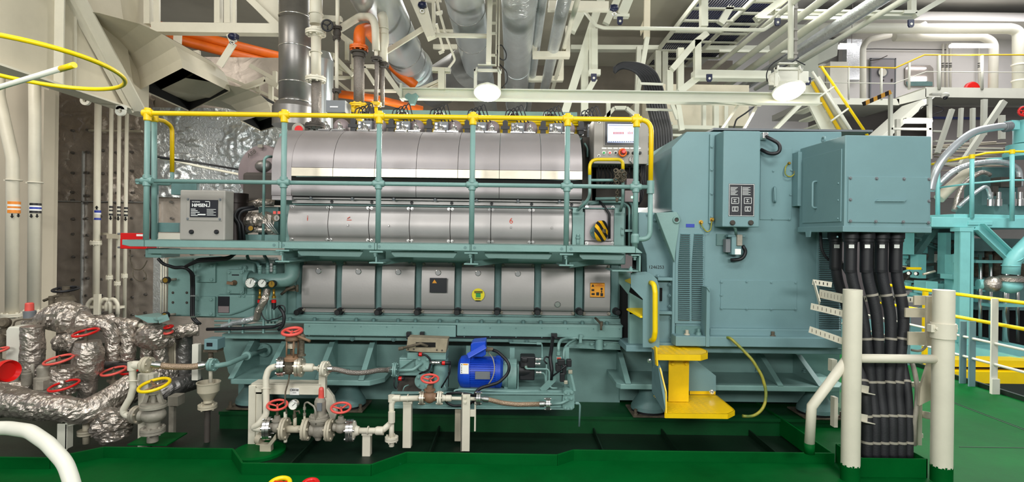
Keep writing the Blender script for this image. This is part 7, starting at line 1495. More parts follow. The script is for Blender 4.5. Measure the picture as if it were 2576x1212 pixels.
def flood(x, y, rx, ry, d, lab):
    t = T('floodlight', lab, 'lamp', P(x, y, d), 'floodlights on the overhead beam'); c = P(x, y, d); r = W(rx, d); el_ = V((0, -.4, -.9)).normalized()
    b = MB(); b.lathe(c, -el_, [(r*1.05, -.02), (r*1.08, .0), (r*.85, .03), (r*.45, .06), (r*.4, .1), (.03, .11)], 32); b.build('housing', M['clean'], t)
    b = MB(); b.lathe(c+el_*.02, el_, [(r, 0), (r*.9, .02), (r*.5, .035), (.001, .04)], 32, cap=False); b.build('lens', M['glow'], t)
    b = MB(); top = y-62
    for s_ in (-1, 1): b.rect(x+s_*30-4, y-58, x+s_*30+4, y-10, d-.02, .03); b.pt([(x+s_*26-(4 if s_ < 0 else -8), y-46, d-.03), (x+s_*26, y-62, d-.03)], 5)
    b.rect(x-34, y-58, x+36, y-52, d-.02, .04); b.rect(x-24, y-70, x+22, y-67, d-.02, .04); b.build('yoke', M['clean'], t)
    l = bpy.data.lights.new('flood', 'AREA'); l.shape = 'DISK'; l.size = r*1.7; l.energy = 90; l.color = (1, .97, .88)
    lo = bpy.data.objects.new('flood_light', l); COL.objects.link(lo); lo.parent = t; lo.location = el_*.08; lo.rotation_mode = 'QUATERNION'; lo.rotation_quaternion = el_.to_track_quat('-Z', 'Y')
    return t
flood(1226, 231, 32, 19, 6.8, 'bright round floodlight on the beam in front of the foil-wrapped main')
flood(1984, 227, 36, 18, 6.8, 'bright round floodlight at the beam end beside the stair')
cable('lamp_cable', [(1252, 115, 6.7), (1262, 112, 6.7), (1275, 135, 6.7), (1272, 152, 6.7), (1258, 150, 6.7), (1250, 125, 6.7)], 3, 'thin black cable loop above the floodlight by the foil main', 'black', .15)
cable('lamp_cable', [(1255, 160, 6.75), (1276, 180, 6.75), (1278, 205, 6.75), (1262, 222, 6.75)], 3, 'thin black cable curving down beside the same floodlight', 'black', .15)
b = MB()
for y in (8, 57, 83, 138): b.rect(1236, y-2.5, 1248, y+2.5, 6.6, .03)
b.rect(1247, -5, 1250, 165, 6.6, .03); b.rect(1254, -5, 1257, 165, 6.62, .03); tag(b.build('cable_rack', M['white']), 'slim cream cable rack beside the rough foil main', 'cable rack')
# middle right: hall frames under the deck
frame('raking_portal', 'pale raking portal frame behind the foil branch pipes', [('leg', [(1520, -20, 9.5), (1502, 26, 9.5), (1418, 292, 9.5)], 19, .16), ('leg', [(1468, 20, 9.2), (1438, 80, 9.2)], 18, .14), ('leg', [(1562, -20, 9.4), (1524, 60, 9.4)], 17, .1), ('post', [(1486, 72, 9.4), (1486, 178, 9.4)], 8, .1), ('post', [(1496, 72, 9.35), (1496, 180, 9.35)], 15, .03), ('cap', [(1481, 183, 9.3), (1510, 183, 9.3)], 14, .1), ('leg', [(1496, 200, 9.4), (1478, 232, 9.4)], 14, .12), ('post', [(1470, 130, 9.6), (1470, 300, 9.6)], 18, .1)], m='mint')
frame('raking_strut', 'wide pale raking strut with stepped foot near the navy lugs', [('leg', [(1588, -20, 8.0), (1563, 40, 8.0)], 24, .12), ('foot', [(1545, 41, 7.95), (1582, 41, 7.95)], 7, .1)], m='mint')
cable('fire_main', [(1468, 25, 8.6), (1498, 64, 8.6), (1518, 70, 8.6), (1800, 74, 8.6), (1920, 76, 8.6), (1945, 60, 8.6), (1960, 40, 8.6)], 9, 'long horizontal cream pipe under the plain deckhead panel', 'mint', .1, 'pipe')
frame('cross_beam', 'long pale cross beam bounding the plain deckhead panel', [('beam', [(1435, 122, 11.5), (1930, 124, 11.5)], 11, .2), ('post', [(1607, 118, 11.3), (1600, 300, 11.3)], 11, .1), ('post', [(1655, 128, 11.4), (1655, 300, 11.4)], 14, .1), ('post', [(1672, 128, 11.45), (1672, 300, 11.45)], 14, .1)], m='mint')
frame('raking_strut', 'narrow pale raking strut crossing in front of the arched cables', [('leg', [(1628, 95, 8.8), (1604, 232, 8.8)], 11, .08)], m='mint')
b = MB(); b.box(P(1628, 50, 8.9).x-.05, P(1628, 50, 8.9).x+.05, 8.9, 8.95, P(1628, 96, 8.9).z, 6.2); b.prism([P(1610, 70, 9), P(1628, 30, 9), P(1628, 60, 9), P(1612, 90, 9)], (0, .02, 0)); tag(b.build('deck_stiffener', M['duct']), 'beige vertical stiffener dropping from the deckhead above the arched cables', 'stiffener')
frame('tray_support', 'pale stepped support frame below the cable trays', [('post', [(1770, -20, 9.0), (1770, 68, 9.0)], 17, .12), ('brace', [(1778, 84, 9.0), (1748, 108, 9.0), (1690, 175, 9.0)], 15, .1), ('post', [(1754, 102, 9.0), (1754, 180, 9.0)], 16, .1), ('post', [(1711, 122, 9.1), (1711, 232, 9.1)], 15, .1), ('post', [(1684, 178, 9.1), (1684, 232, 9.1)], 15, .1), ('beam', [(1743, 187, 8.6), (1932, 190, 8.6)], 15, .2), ('edge', [(1743, 197, 8.55), (1928, 199, 8.55)], 6, .2), ('brace', [(1754, 196, 8.6), (1708, 232, 8.6)], 17, .1)], m='mint')
def ladder_tray(lab, x0, x1, z, y0, y1, n):
    t = T('cable_tray', lab, 'cable tray', ((x0+x1)/2, y0, z)); b = MB(); b.box(x0, x0+.03, y0, y1, z, z+.1); b.box(x1-.03, x1, y0, y1, z, z+.1); b.each('side_rail', M['mint'], t)
    b = MB()
    for k in range(n): y = y0+(y1-y0)*k/(n-1); b.box(x0+.03, x1-.03, y, y+.07, z, z+.03)
    b.each('rung', M['mint'], t)
    b = MB(); R_ = random.Random(int(x0*100))
    k = x0+.06
    while k < x1-.06: b.lathe((k, y0-.2, z+.06), (0, 1, 0), [(.016, 0), (.016, y1-y0+.4)], 6); k += .045
    o = b.build('cables', M['navy'], t); o['kind'] = 'stuff'
ladder_tray('dark cable tray seen from below between pale struts near the sloping pipes', 3.05, 4.0, 5.55, 8.2, 12.4, 9)
ladder_tray('dark cable tray seen from below above the fire pipe', 4.1, 4.75, 5.75, 7.4, 12.4, 11)
for i, (x, z, r, m_, lab) in enumerate(((4.35, 5.3, .045, 'mint', 'thinnest of the sloping pale pipes, nearest the cable trays'), (4.75, 5.3, .06, 'mint', 'second of the sloping pale pipes from the cable trays'), (5.15, 5.3, .075, 'mint', 'thickest of the sloping pale pipes beside the lagged one'), (5.6, 5.3, .11, 'foilp', 'sloping foil-lagged pipe outermost beside the pale pipes'), (6.3, 5.5, .05, 'mint', 'pale pipe outside the sloping foil-lagged pipe'))):
    b = MB(); b.lathe((x, 6.5, z), (0, 1, 0), [(r, 0), (r, 7.5)], 18); tag(b.build('deck_pipe', M[m_]), lab, 'pipe', 'pipes running fore and aft beside the cable trays' if i < 4 else None)
b = MB()
for y in (9.3, 11): b.box(4.2, 5.8, y, y+.05, 5.42, 5.47)
for o, w_ in zip(b.each('pipe_hanger_bar', M['mint']), ('nearer', 'farther')): tag(o, 'pale hanger bar over the sloping pipes, the '+w_+' of the two', 'bar')
b = MB(); b.pt([(1990, -10, 8.4), (1989, 148, 8.4)], 14, 14); tag(b.build('round_post', M['mint']), 'pale round post dropping from above in front of the sloping foil pipe', 'post')
b = MB(); b.rect(1999, -10, 2006, 150, 8.4, .03); 
for y in (15, 70, 95, 130): b.rect(1994, y, 2008, y+6, 8.38, .03)
tag(b.build('conduit_strip', M['boxg']), 'grey conduit strip fixed along the round post', 'conduit')
lv = T('lamp_ballast', 'pale ballast box with wiring over the floodlight by the stair', 'box', P(1990, 205, 7.3)); b = MB(); b.rect(1950, 178, 2035, 205, 7.3, .2); b.build('body', M['clean'], lv, bev=.01)
b = MB(); b.lathe(P(1945, 200, 7.15), (0, -1, -.2), [(W(13, 7.1), 0), (W(13, 7.1), .05), (W(10, 7.1), .06)], 20); b.build('junction', M['clean'], lv)
b = MB(); b.pt([(1960, 175, 7.2), (1985, 160, 7.2), (2008, 145, 7.2)], 5, 8); b.pt([(1955, 180, 7.1), (1972, 168, 7.1), (2000, 150, 7.1), (2025, 163, 7.2)], 3, 8); b.build('wiring', M['black'], lv)
cable('lamp_cable', [(1930, 205, 7.0), (1927, 185, 7.0), (1940, 162, 7.0), (1962, 148, 7.0), (1980, 135, 7.0)], 3, 'twin black lamp cable arcing left of the ballast box', 'black', .2)
frame('hall_beam', 'long pale beam spanning high above the stair with raking ends', [('beam', [(1945, 35, 9.5), (2305, 40, 9.5)], 11, .15), ('edge', [(1945, 29, 9.45), (2305, 33, 9.45)], 5, .15), ('brace', [(1900, 50, 9.4), (1988, -15, 9.4)], 16, .1), ('brace', [(2300, 40, 9.4), (2395, -15, 9.4)], 12, .1), ('post', [(2294, -15, 9.45), (2294, 38, 9.45)], 13, .1), ('cap', [(2270, 32, 9.4), (2302, 32, 9.4)], 8, .1), ('brace', [(1838, 15, 9.3), (1812, 60, 9.3)], 17, .1)], m='mint')
frame('brace_set', 'pale frames and posts below the overhead beam left of the generator top', [('post', [(1530, 258, 10), (1530, 300, 10)], 10, .08), ('brace', [(1520, 300, 10), (1545, 272, 10), (1575, 272, 10), (1600, 292, 10)], 9, .08), ('post', [(1705, 262, 9), (1715, 328, 9)], 12, .08), ('brace', [(1690, 262, 9), (1705, 300, 9)], 9, .06), ('post', [(1800, 262, 10), (1800, 325, 10)], 12, .1), ('post', [(1825, 262, 10.5), (1825, 325, 10.5)], 9, .1), ('beam', [(1690, 320, 9.5), (1800, 322, 9.5)], 9, .1), ('post', [(1770, 262, 10), (1770, 320, 10)], 8, .1), ('post', [(1752, 270, 11), (1752, 320, 11)], 9, .1), ('brace', [(1950, 325, 8.5), (2020, 255, 8.5)], 9, .08)], m='mint')
cable('wire_run', [(1845, 325, 8.2), (1852, 300, 8.2), (1875, 285, 8.2), (1905, 262, 8.2)], 4, 'black wire bent under the beam above the generator', 'black', .1)
b = MB(); b.ppx([(1700, 315), (1735, 300), (1735, 305), (1705, 325)], 8, .02); b.build
b = MB(); b.box(1.6, 9.5, 13.4, 13.6, -.3, 3.9); S(b.build('wall_far_screen', M['ebrown'] if False else mat('taupe_wall', '8d8284', .7, var=.15, vscale=1)))
b = MB(); b.box(2.7, 4.6, 10.5, 12.5, 3.8, 4.6); tag(b.build('deck_box', M['duct']), 'beige casing box behind the sloping foil-lagged pipe', 'casing')
# arch of black cables between the panel and the generator
for i in range(7):
    o_ = i*10.5
    pts = [(1545, 182-i*1.5, 8.2), (1562, 168-i*1.5, 8.2), (1590+o_*.3, 172-i*2, 8.2), (1612+o_*.55, 190-i*2, 8.2), (1626+o_*.62, 225, 8.1), (1630+o_*.66, 262, 8.0), (1648+o_*.62, 330, 7.2), (1650+o_*.6, 400, 6.6)]
    b = MB(); b.pt(pts, 9.5, 10, rb=.6)
    tag(b.build('arched_cable', M['cable']), 'black cable arching over behind the control panel, '+('outermost strand' if i == 6 else 'innermost strand' if i == 0 else ('second', 'third', 'fourth', 'fifth', 'sixth')[i-1]+' strand from the inside'), 'cable', 'arch of black cables behind the control panel')
b = MB()
for y, x0, x1 in ((210, 1610, 1668), (275, 1625, 1690), (308, 1632, 1692), (338, 1628, 1715), (375, 1628, 1715)): b.bar(P(x0, y, 7.9 if y < 240 else 7.5), P(x1, y+2, 7.9 if y < 240 else 7.5), .03, .03)
for o, w_ in zip(b.each('cable_rung', M['mint']), ('first', 'second', 'third', 'fourth', 'fifth')): tag(o, 'pale rung tying the arched black cables, '+w_+' from the top', 'rung')

frame('pipe_truss', 'cream bracing truss behind the orange elbow and the flanged downpipe', [('bracket', [(776, 137, 7.4), (842, 142, 7.4)], 13, .1), ('brace', [(806, 145, 7.5), (888, 187, 7.5)], 9, .06), ('brace', [(842, 142, 7.4), (888, 190, 7.45)], 10, .06), ('post', [(873, 105, 7.6), (873, 152, 7.6)], 8, .06), ('post', [(856, 156, 7.6), (856, 188, 7.6)], 8, .06), ('brace', [(916, 170, 7.5), (943, 212, 7.5)], 9, .06), ('brace', [(962, 172, 7.5), (1010, 240, 7.5)], 12, .08), ('beam', [(833, 196, 7.6), (884, 196, 7.6)], 7, .06), ('beam', [(916, 229, 7.6), (1008, 229, 7.6)], 6, .06), ('brace', [(852, 208, 7.5), (892, 240, 7.5)], 7, .06), ('beam', [(882, 168, 7.5), (943, 168, 7.5)], 9, .06), ('brace', [(852, 86, 7.7), (888, 112, 7.7)], 13, .06), ('post', [(912, 170, 7.55), (912, 232, 7.55)], 7, .05), ('post', [(888, 110, 7.6), (888, 240, 7.6)], 7, .05)])
frame('duct_bracket', 'cream bracket framing the pipe top beside the dark exhaust stack', [('post', [(748, -20, 6.6), (748, 28, 6.6)], 12, .08), ('brace', [(745, 22, 6.6), (778, 55, 6.6)], 13, .08), ('beam', [(770, 42, 6.7), (860, 48, 6.7)], 9, .08)])
# ------------------------------------------------------------------ far hall: bulkhead, door, window, walkway, stair
WD = 24.0
b = MB(); b.rect(2120, -40, 2760, 262, WD, .3); S(b.build('wall_upper', M['farw']))
b = MB(); b.rect(2191, 148, 2252, 262, WD-.1, .1, 0); dn = b.build('door_1', M['doorg']); S(dn)
b = MB()
for x0, y0, x1, y1 in ((2189, 146, 2192, 262), (2251, 146, 2254, 262), (2189, 146, 2254, 148.5)): b.rect(x0, y0, x1, y1, WD-.12, .05)
b.lathe(P(2220, 182, WD-.11), (0, -1, 0), [(W(13, WD), 0), (W(13, WD), .05)], 24, 0); b.lathe(P(2220, 182, WD-.17), (0, -1, 0), [(W(10, WD), 0), (W(10, WD), .02)], 24, 1); b.rect(2219, 200, 2224, 204, WD-.15, .03, 2); b.rect(2243, 198, 2246, 205, WD-.15, .03, 2)
S(b.build('trim_7', [M['boxd'], M['clean'], M['dull']]))
cable('door_closer', [(2190, 152, WD-.3), (2210, 150, WD-.3), (2232, 140, WD-.3)], 2, 'dark door closer arm above the grey bulkhead door', 'dull', 0, 'closer')
b = MB(); R0 = [(2277, 172), (2284, 164), (2340, 164), (2348, 172), (2350, 218), (2282, 218), (2277, 210)]
b.ppx(R0, WD-.08, .05); wn = b.build('window_1', M['boxg']); S(wn)
b = MB(); b.rect(2282, 170, 2330, 172.5, WD-.12, .03); b.rect(2292, 193, 2331, 203, WD-.12, .03)
tag(b.build('window_lamp', M['tube']), 'bright strip lamps showing in the control room window', 'lamp')
b = MB(); b.ppx([(2280, 205), (2330, 204), (2346, 206), (2346, 216), (2282, 216)], WD-.11, .02); tag(b.build('console_edge', M['teald']), 'teal console edge inside the control room window', 'console')
def strip_lamp(x0, x1, y, h, d, lab, light=True):
    t = T('strip_lamp', lab, 'lamp', P((x0+x1)/2, y, d), 'strip lamps in the far hall')
    c0, c1 = P(x0, y, d), P(x1, y, d); r = W(h/2, d)
    b = MB(); b.tube([c0, c1], r, 12); b.build('diffuser', M['tube'], t)
    b = MB(); b.box(c0.x, c1.x, d-.05, d+r, c0.z+r*.7, c0.z+r*1.5); b.build('housing', M['clean'], t)
    if light: point('strip_light', (c0+c1)/2+V((0, -.3, -.3)), 22, .3, (1, .95, .98)).parent = None
    return t
strip_lamp(2110, 2152, 118, 11, 18, 'short strip lamp hanging on a thin cord left of the bulkhead door')
strip_lamp(2390, 2500, 116, 9, 20, 'longest strip lamp high over the hose reel')
strip_lamp(2276, 2342, 305, 11, 13, 'strip lamp hanging under the gallery in a pale frame')
b = MB(); b.pt([(2145, 10, 18), (2142, 112, 18)], 1.5, 6); tag(b.build('hanging_wire', M['dull']), 'thin cord holding the short strip lamp', 'cord')
for pts, w_, lab in (([(2050, 70, 21), (2330, 72, 21), (2540, 72, 21), (2562, 78, 21), (2562, 225, 21)], 25, 'thickest pale hall pipe running flat then dropping at the frame edge'), ([(2250, 94, 22), (2470, 92, 22), (2500, 105, 22), (2498, 225, 22)], 20, 'pale hall pipe bending down behind the longest strip lamp'), ([(2171, 262, 22), (2171, 120, 22), (2182, 100, 22), (2240, 88, 22)], 14, 'pale hall pipe arching beside the bulkhead door'), ([(2330, 62, 21.5), (2290, 78, 22), (2262, 90, 22)], 18, 'pale hall pipe slanting between the two flat runs')):
    b = MB(); b.pt(pts, w_, 18, rb=.45)
    for p in pts[:1]: pass
    tag(b.build('hall_pipe', M['mint' if w_ == 25 else 'clean']), lab, 'pipe')
b = MB()
for y in (165, 205): b.lathe(P(2562, y, 21), UP, [(W(15, 21), 0), (W(15, 21), .05)], 20)
tag(b.build('pipe_flange_ring', M['clean']), 'bolted flange rings on the hall pipe at the frame edge', 'flange')
for x, lab in ((2372, 'first thin upright pipe with dark bands beyond the window'), (2382, 'second thin upright pipe with dark bands beyond the window'), (2391, 'third thin upright pipe with dark bands beyond the window'), (2463, 'thin upright pipe alone above the hose reel')):
    b = MB(); b.pt([(x, 110, WD-.2), (x, 225, WD-.2)], 5, 10, m=0)
    for y in (161, 166, 170): b.lathe(P(x, y, WD-.2), UP, [(W(2.8, WD), 0), (W(2.8, WD), .04)], 10, 1)
    tag(b.build('bulkhead_pipe', [M['clean'], M['bandk']]), lab, 'pipe')
b = MB(); b.lathe(P(2442, 226, 22.5), (0, -1, 0), [(W(19, 22.5), 0), (W(19, 22.5), .1), (W(16, 22.5), .12)], 30); b.lathe(P(2442, 226, 22.35), (0, -1, 0), [(W(5, 22.5), 0), (W(5, 22.5), .1)], 12, 1); tag(b.build('hose_reel', [M['redb'], M['dull']]), 'red fire hose reel on the upper walkway', 'hose reel')
cable('bulkhead_cable', [(2150, 124, WD-.2), (2200, 123, WD-.2), (2380, 125, WD-.2)], 2, 'black cable run clipped high along the bulkhead', 'black', 0)
b = MB(); b.rect(2040, 160, 2132, 262, 23, .3, 0); b.rect(2088, 155, 2132, 250, 22.6, .3, 0); tag(b.build('bulkhead_casing', M['clean']), 'pale casing block behind the stair top', 'casing')
b = MB(); b.rect(2130, 98, 2168, 200, 23.4, .3); tag(b.build('foil_column', M['foilp']), 'foil-wrapped column beside the arching hall pipe', 'column')
b = MB(); b.ppx([(2034, 98), (2110, 100), (2106, 140), (2048, 165), (2034, 175)], 14, .6); tag(b.build('hall_duct', M['mint']), 'pale green-white duct behind the ballast box', 'duct')
# deck head of the upper right: slab, casings
b = MB(); b.rect(2040, 30, 2800, 52, 22, 2); S(b.build('ceiling_soffit', M['farw']))
b = MB(); b.box(P(1990, 20, 12).x, P(2060, 20, 12).x, 12, 13, 5.2, 6.4); tag(b.build('beam_haunch', M['mint']), 'pale haunch behind the floodlight at the beam end', 'haunch')
# walkway
uw = T('upper_walkway', 'pale raised walkway with yellow handrail in front of the far bulkhead', 'walkway', P(2300, 262, 20))
b = MB(); b.rect(2040, 247, 2262, 263, 20, 3); b.rect(2328, 222, 2800, 247, 20, 3); b.build('deck', M['mint'], uw)
b = MB(); b.prism([P(2255, 247, 20), P(2262, 263, 20), P(2330, 247, 20), P(2330, 222, 20)], (0, 3, 0)); b.prism([P(2215, 345, 18), P(2320, 250, 19), P(2352, 244, 19), P(2330, 262, 18.5), P(2232, 350, 18)], (0, 1, 0)); b.build('ramp', M['mint'], uw)
b = MB(); b.pt([(2060, 168, 20), (2120, 168, 20), (2252, 171, 20), (2325, 138, 20), (2700, 138, 20)], 4, 8); b.build('handrail', M['yellow'], uw)
b = MB(); b.pt([(2060, 207, 20), (2250, 210, 20), (2330, 180, 20), (2700, 183, 20)], 2.5, 8); b.build('mid_rail', M['mint'], uw)
for x, y0, y1, w_ in ((2217, 172, 250, 6), (2287, 158, 225, 6), (2362, 140, 225, 8), (2470, 140, 225, 7), (2135, 170, 250, 4)): b = MB(); b.pt([(x, y0, 20), (x, y1, 20)], w_, 8); b.build('rail_post', M['mint'], uw)
frame('walkway_supports', 'pale posts and braces standing under the upper walkway', [('post', [(2240, 232, 13), (2240, 342, 13)], 7, .08), ('post', [(2338, 246, 13), (2338, 400, 13)], 8, .08), ('bar', [(2240, 324, 13), (2340, 325, 13)], 5, .08), ('post', [(2258, 300, 14), (2258, 345, 14)], 10, .08), ('brace', [(2525, 255, 15), (2405, 435, 15)], 13, .12), ('brace', [(2395, 275, 15), (2358, 385, 15)], 9, .1), ('post', [(2418, 272, 16), (2414, 345, 16)], 7, .1), ('post', [(2447, 272, 16), (2445, 480, 16)], 8, .1), ('post', [(2476, 250, 16), (2474, 340, 16)], 11, .1), ('post', [(2520, 290, 16), (2520, 350, 16)], 12, .1), ('bar', [(2345, 330, 16), (2378, 331, 16)], 4, .1), ('bar', [(2350, 355, 16), (2420, 355, 16)], 4, .1), ('bar', [(2345, 412, 15), (2460, 414, 15)], 6, .1), ('bar', [(2345, 375, 16), (2520, 374, 16)], 3, .1)], m='mint')
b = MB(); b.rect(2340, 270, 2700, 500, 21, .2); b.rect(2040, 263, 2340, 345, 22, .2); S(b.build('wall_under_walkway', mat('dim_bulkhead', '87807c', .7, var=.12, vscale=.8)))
b = MB(); b.rect(2350, 294, 2498, 300, 17, .1); tag(b.build('cable_duct', M['navy']), 'dark blue cable duct under the upper walkway', 'duct')
b = MB(); R_ = random.Random(8)
for k in range(16): y = 362+k*4.2; b.pt([(2344+R_.uniform(0, 30), y+R_.uniform(-6, 6), 19), (2400+R_.uniform(-10, 20), y+R_.uniform(-4, 4), 18), (2500+R_.uniform(0, 60), y+R_.uniform(-9, 9), 18)], R_.uniform(2, 5), 6)
o = tag(b.build('pipe_clutter', M['whited']), 'clutter of dim thin pipes under the upper walkway', 'pipes', kind='stuff')
hz = MB(); hz.bar(P(2173, 261, 13), P(2238, 232, 13), .1, .1); tag(hz.build('barrier_arm', M['hazardy']), 'black and orange striped barrier arm on a pale post', 'barrier')
b = MB(); b.pt([(2310, 282, 13), (2318, 268, 13), (2335, 264, 13), (2352, 266, 13), (2368, 270, 13), (2376, 276, 13), (2366, 282, 13), (2344, 288, 13)], 2, 8, rb=.1); tag(b.build('camera_cable', M['black']), 'black cable loop above the framed strip lamp', 'cable')
cm = T('security_camera', 'small white dome camera under the walkway ramp', 'camera', P(2378, 242, 13)); b = MB(); b.ell(P(2377, 240, 13), .09, .09, .07); b.rect(2345, 234, 2380, 238, 13, .1); b.build('body', M['clean'], cm); b = MB(); b.ell(P(2378, 246, 12.95), .05, .05, .04); b.build('lens', M['black'], cm)
# stair
sr = T('hall_stair', 'pale steep stair with yellow handrail descending behind the generator', 'stair', P(2120, 330, 9.5)); SS = 9.5
b = MB(); b.bar(P(2045, 200, SS), P(2150, 372, SS), .34, .05, (0, 0, 1)); b.ppx([(2018, 205), (2040, 205), (2106, 330), (2068, 330), (2032, 258)], SS+.03, .05); b.build('stringer', M['mint'], sr)
b = MB(); b.bar(P(2042, 206, SS-.05), P(2122, 345, SS-.05), .04, .04); b.build('edge_strip', M['yellow'], sr)
b = MB(); b.bar(P(2045, 200, SS+.9), P(2165, 380, SS+.9), .2, .04, (0, 0, 1)); b.build('stringer', M['mint'], sr)
b = MB()
for k in range(8): a, c = P(2050+k*14, 212+k*22, SS), P(2050+k*14, 212+k*22, SS+.9); b.bar(a, V((a.x, SS+.9, a.z)), .2, .03)
b.each('tread', M['mint'], sr)
b = MB(); b.pt([(2066, 167, SS-.2), (2185, 345, SS-.2)], 6.5, 12); b.build('handrail', M['yellowc'], sr)
b = MB(); b.pt([(2043, 180, SS-.2), (2150, 345, SS-.2)], 6, 12); b.pt([(2052, 250, SS-.2), (2098, 218, SS-.2)], 5, 12); b.pt([(2090, 305, SS-.2), (2135, 272, SS-.2)], 5, 12); b.build('mid_rail', M['clean'], sr)
# ------------------------------------------------------------------ the big aqua engine beyond
ME = 9.6
me_ = T('main_engine', 'big aqua main engine with columns and platform beyond the green deck edge', 'engine', P(2460, 900, ME))
AQ = M['aqua']
b = MB(); b.rect(2344, 548, 2700, 573, 9.0, 2.4); b.rect(2400, 540, 2700, 550, 9.05, 2); b.rect(2437, 556, 2498, 566, 8.98, .1); b.build('platform', AQ, me_, bev=.008)
b = MB(); b.rect(2415, 572, 2440, 868, 8.9, .02); b.rect(2424, 572, 2430, 868, 8.92, .2); b.rect(2442, 572, 2449, 868, 9.0, .14); b.rect(2415, 572, 2449, 582, 8.89, .2); b.build('column', AQ, me_)
b = MB(); b.chan(P(2456, 570, 9.0), P(2545, 655, 9.0), .1, .16, .012); b.build('brace', AQ, me_)
b = MB(); b.chan(P(2505, 600, 9.8), P(2440, 570, 9.8), .1, .14, .012); b.rect(2300, 620, 2380, 632, 10.5, .2); b.rect(2272, 655, 2345, 668, 10.3, .2); b.rect(2336, 600, 2350, 700, 10.4, .2); b.bar(P(2350, 575, 10.2), P(2285, 665, 10.2), .14, .1); b.rect(2270, 578, 2312, 628, 10.8, .3); b.rect(2325, 570, 2395, 600, 10.6, .3); b.build('frame', M['teald'], me_)
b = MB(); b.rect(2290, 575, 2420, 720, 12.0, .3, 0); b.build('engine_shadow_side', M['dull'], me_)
b = MB(); b.rect(2444, 600, 2600, 632, 9.9, 1); b.rect(2455, 700, 2600, 780, 9.9, 1); b.build('entablature', M['teald'], me_)
b = MB()
for k in range(6): b.lathe(P(2460+k*22, 700, 10.3), UP, [(W(10, 10.3), 0), (W(10, 10.3), .55)], 18)
b.build('cylinder_liner', M['cast'], me_)
b = MB(); b.rect(2470, 770, 2700, 880, 10.2, .5); b.build('crank_opening', M['dark'], me_)
b = MB(); b.pt([(2600, 600, 8.9), (2560, 640, 8.9), (2545, 660, 8.9), (2543, 690, 8.9)], 36, 20, rb=.15); b.build('cooling_pipe', AQ, me_)
b = MB(); b.tor(P(2551, 652, 8.9), (-.6, 0, 1), W(19, 8.9), .01, 24, 6); b.tor(P(2543, 668, 8.9), UP, W(18, 8.9), .01, 24, 6); b.build('pipe_seam', AQ, me_)
b = MB(); b.lathe(P(2543, 702, 8.9), UP, [(W(20, 8.9), -.06), (W(30, 8.9), -.03), (W(30, 8.9), .03), (W(20, 8.9), .06)], 24); b.ell(P(2497, 715, 8.9), .13, .13, .13, crinkle=.15); b.build('foil_joint', M['foil'], me_)
b = MB(); b.pt([(2460, 714, 9.0), (2540, 718, 8.9)], 24, 18); b.ell(P(2540, 718, 8.9), .18, .16, .13); b.build('elbow_body', AQ, me_)
b = MB(); R_ = random.Random(21)
for k in range(34):
    x, y = R_.uniform(2275, 2475), R_.uniform(705, 752); w_ = R_.uniform(5, 16); b.rect(x, y, x+w_, y+R_.uniform(4, 14), 9.6+R_.random(), .2)
b.rect(2398, 640, 2418, 740, 9.5, .2); b.rect(2393, 690, 2420, 703, 9.4, .25); b.rect(2330, 708, 2360, 740, 9.5, .3); b.lathe(P(2407, 660, 9.4), UP, [(.07, 0), (.07, .14), (.03, .16)], 14)
o = b.build('pump_gear', AQ, me_, bev=.01); o['kind'] = 'stuff'
b = MB()
for k in range(46):
    x, y = R_.uniform(2270, 2480), R_.uniform(600, 760); q = P(x, y, 10.0+R_.random()*.4)
    if k % 2: b.box(q.x, q.x+R_.uniform(.04, .2), q.y, q.y+.1, q.z, q.z+R_.uniform(.04, .2), k % 3)
    else: b.tube([q, q+V((R_.uniform(-.3, .3), 0, R_.uniform(-.2, .2))), q+V((R_.uniform(-.4, .4), 0, R_.uniform(-.4, .3)))], R_.uniform(.012, .03), 8, .05, k % 3)
o = b.build('pipe_clutter', [M['dull'], M['teald'], AQ], me_); o['kind'] = 'stuff'
b = MB()
for x in (2466, 2492, 2530, 2560): b.pt([(x, 640, 9.7), (x, 860, 9.7)], 8 if x != 2530 else 14, 12, m=0)
b.each('tie_rod', M['chrome'], me_)
b = MB(); b.rect(2272, 585, 2300, 640, 9.9, .2); b.rect(2310, 640, 2330, 700, 9.9, .2); b.rect(2380, 585, 2392, 690, 9.9, .2); b.rect(2455, 655, 2600, 662, 9.6, .2); b.rect(2490, 765, 2576, 772, 9.5, .2); b.each('stanchion', AQ, me_)
b = MB(); b.rect(2330, 600, 2370, 618, 11.5, .1); b.rect(2350, 640, 2375, 660, 11.5, .1); b.rect(2300, 640, 2340, 652, 11.5, .1); b.each('painted_lit_opening', M['clean'], me_)  # solid pale boxes; brightness of openings put into their colour
for x, y in ((2285, 687), (2303, 688)): b = MB(); b.lathe(P(x, y, 9.3), (0, -1, 0), [(W(5, 9.3), 0), (W(5, 9.3), .04)], 18, 0); b.lathe(P(x, y, 9.25), (0, -1, 0), [(W(4, 9.3), 0), (W(4, 9.3), .005)], 18, 1); b.build('pressure_dial', [M['black'], M['dial']], me_)
b = MB(); b.pt([(2322, 690, 9.2), (2352, 682, 9.2)], 6, 10); b.pt([(2240, 665, 9.6), (2320, 678, 9.6)], 3, 8); b.each('linkage', M['steelw'], me_)
b = MB(); b.rect(2430, 868, 2576, 915, 9.4, 2); b.rect(2280, 860, 2440, 905, 9.0, 2.5); b.prism([P(2400, 862, 9), P(2600, 905, 8.3), P(2600, 915, 8.3), P(2400, 905, 9)], (0, 1.2, 0)); b.build('bedplate', AQ, me_)
b = MB(); b.rect(2385, 907, 2700, 924, 8.2, .3); b.rect(2385, 936, 2700, 965, 8.1, .5); b.rect(2385, 924, 2700, 936, 8.3, .2, 1); b.build('step_edge', [M['yellowc'], M['dull']], me_)
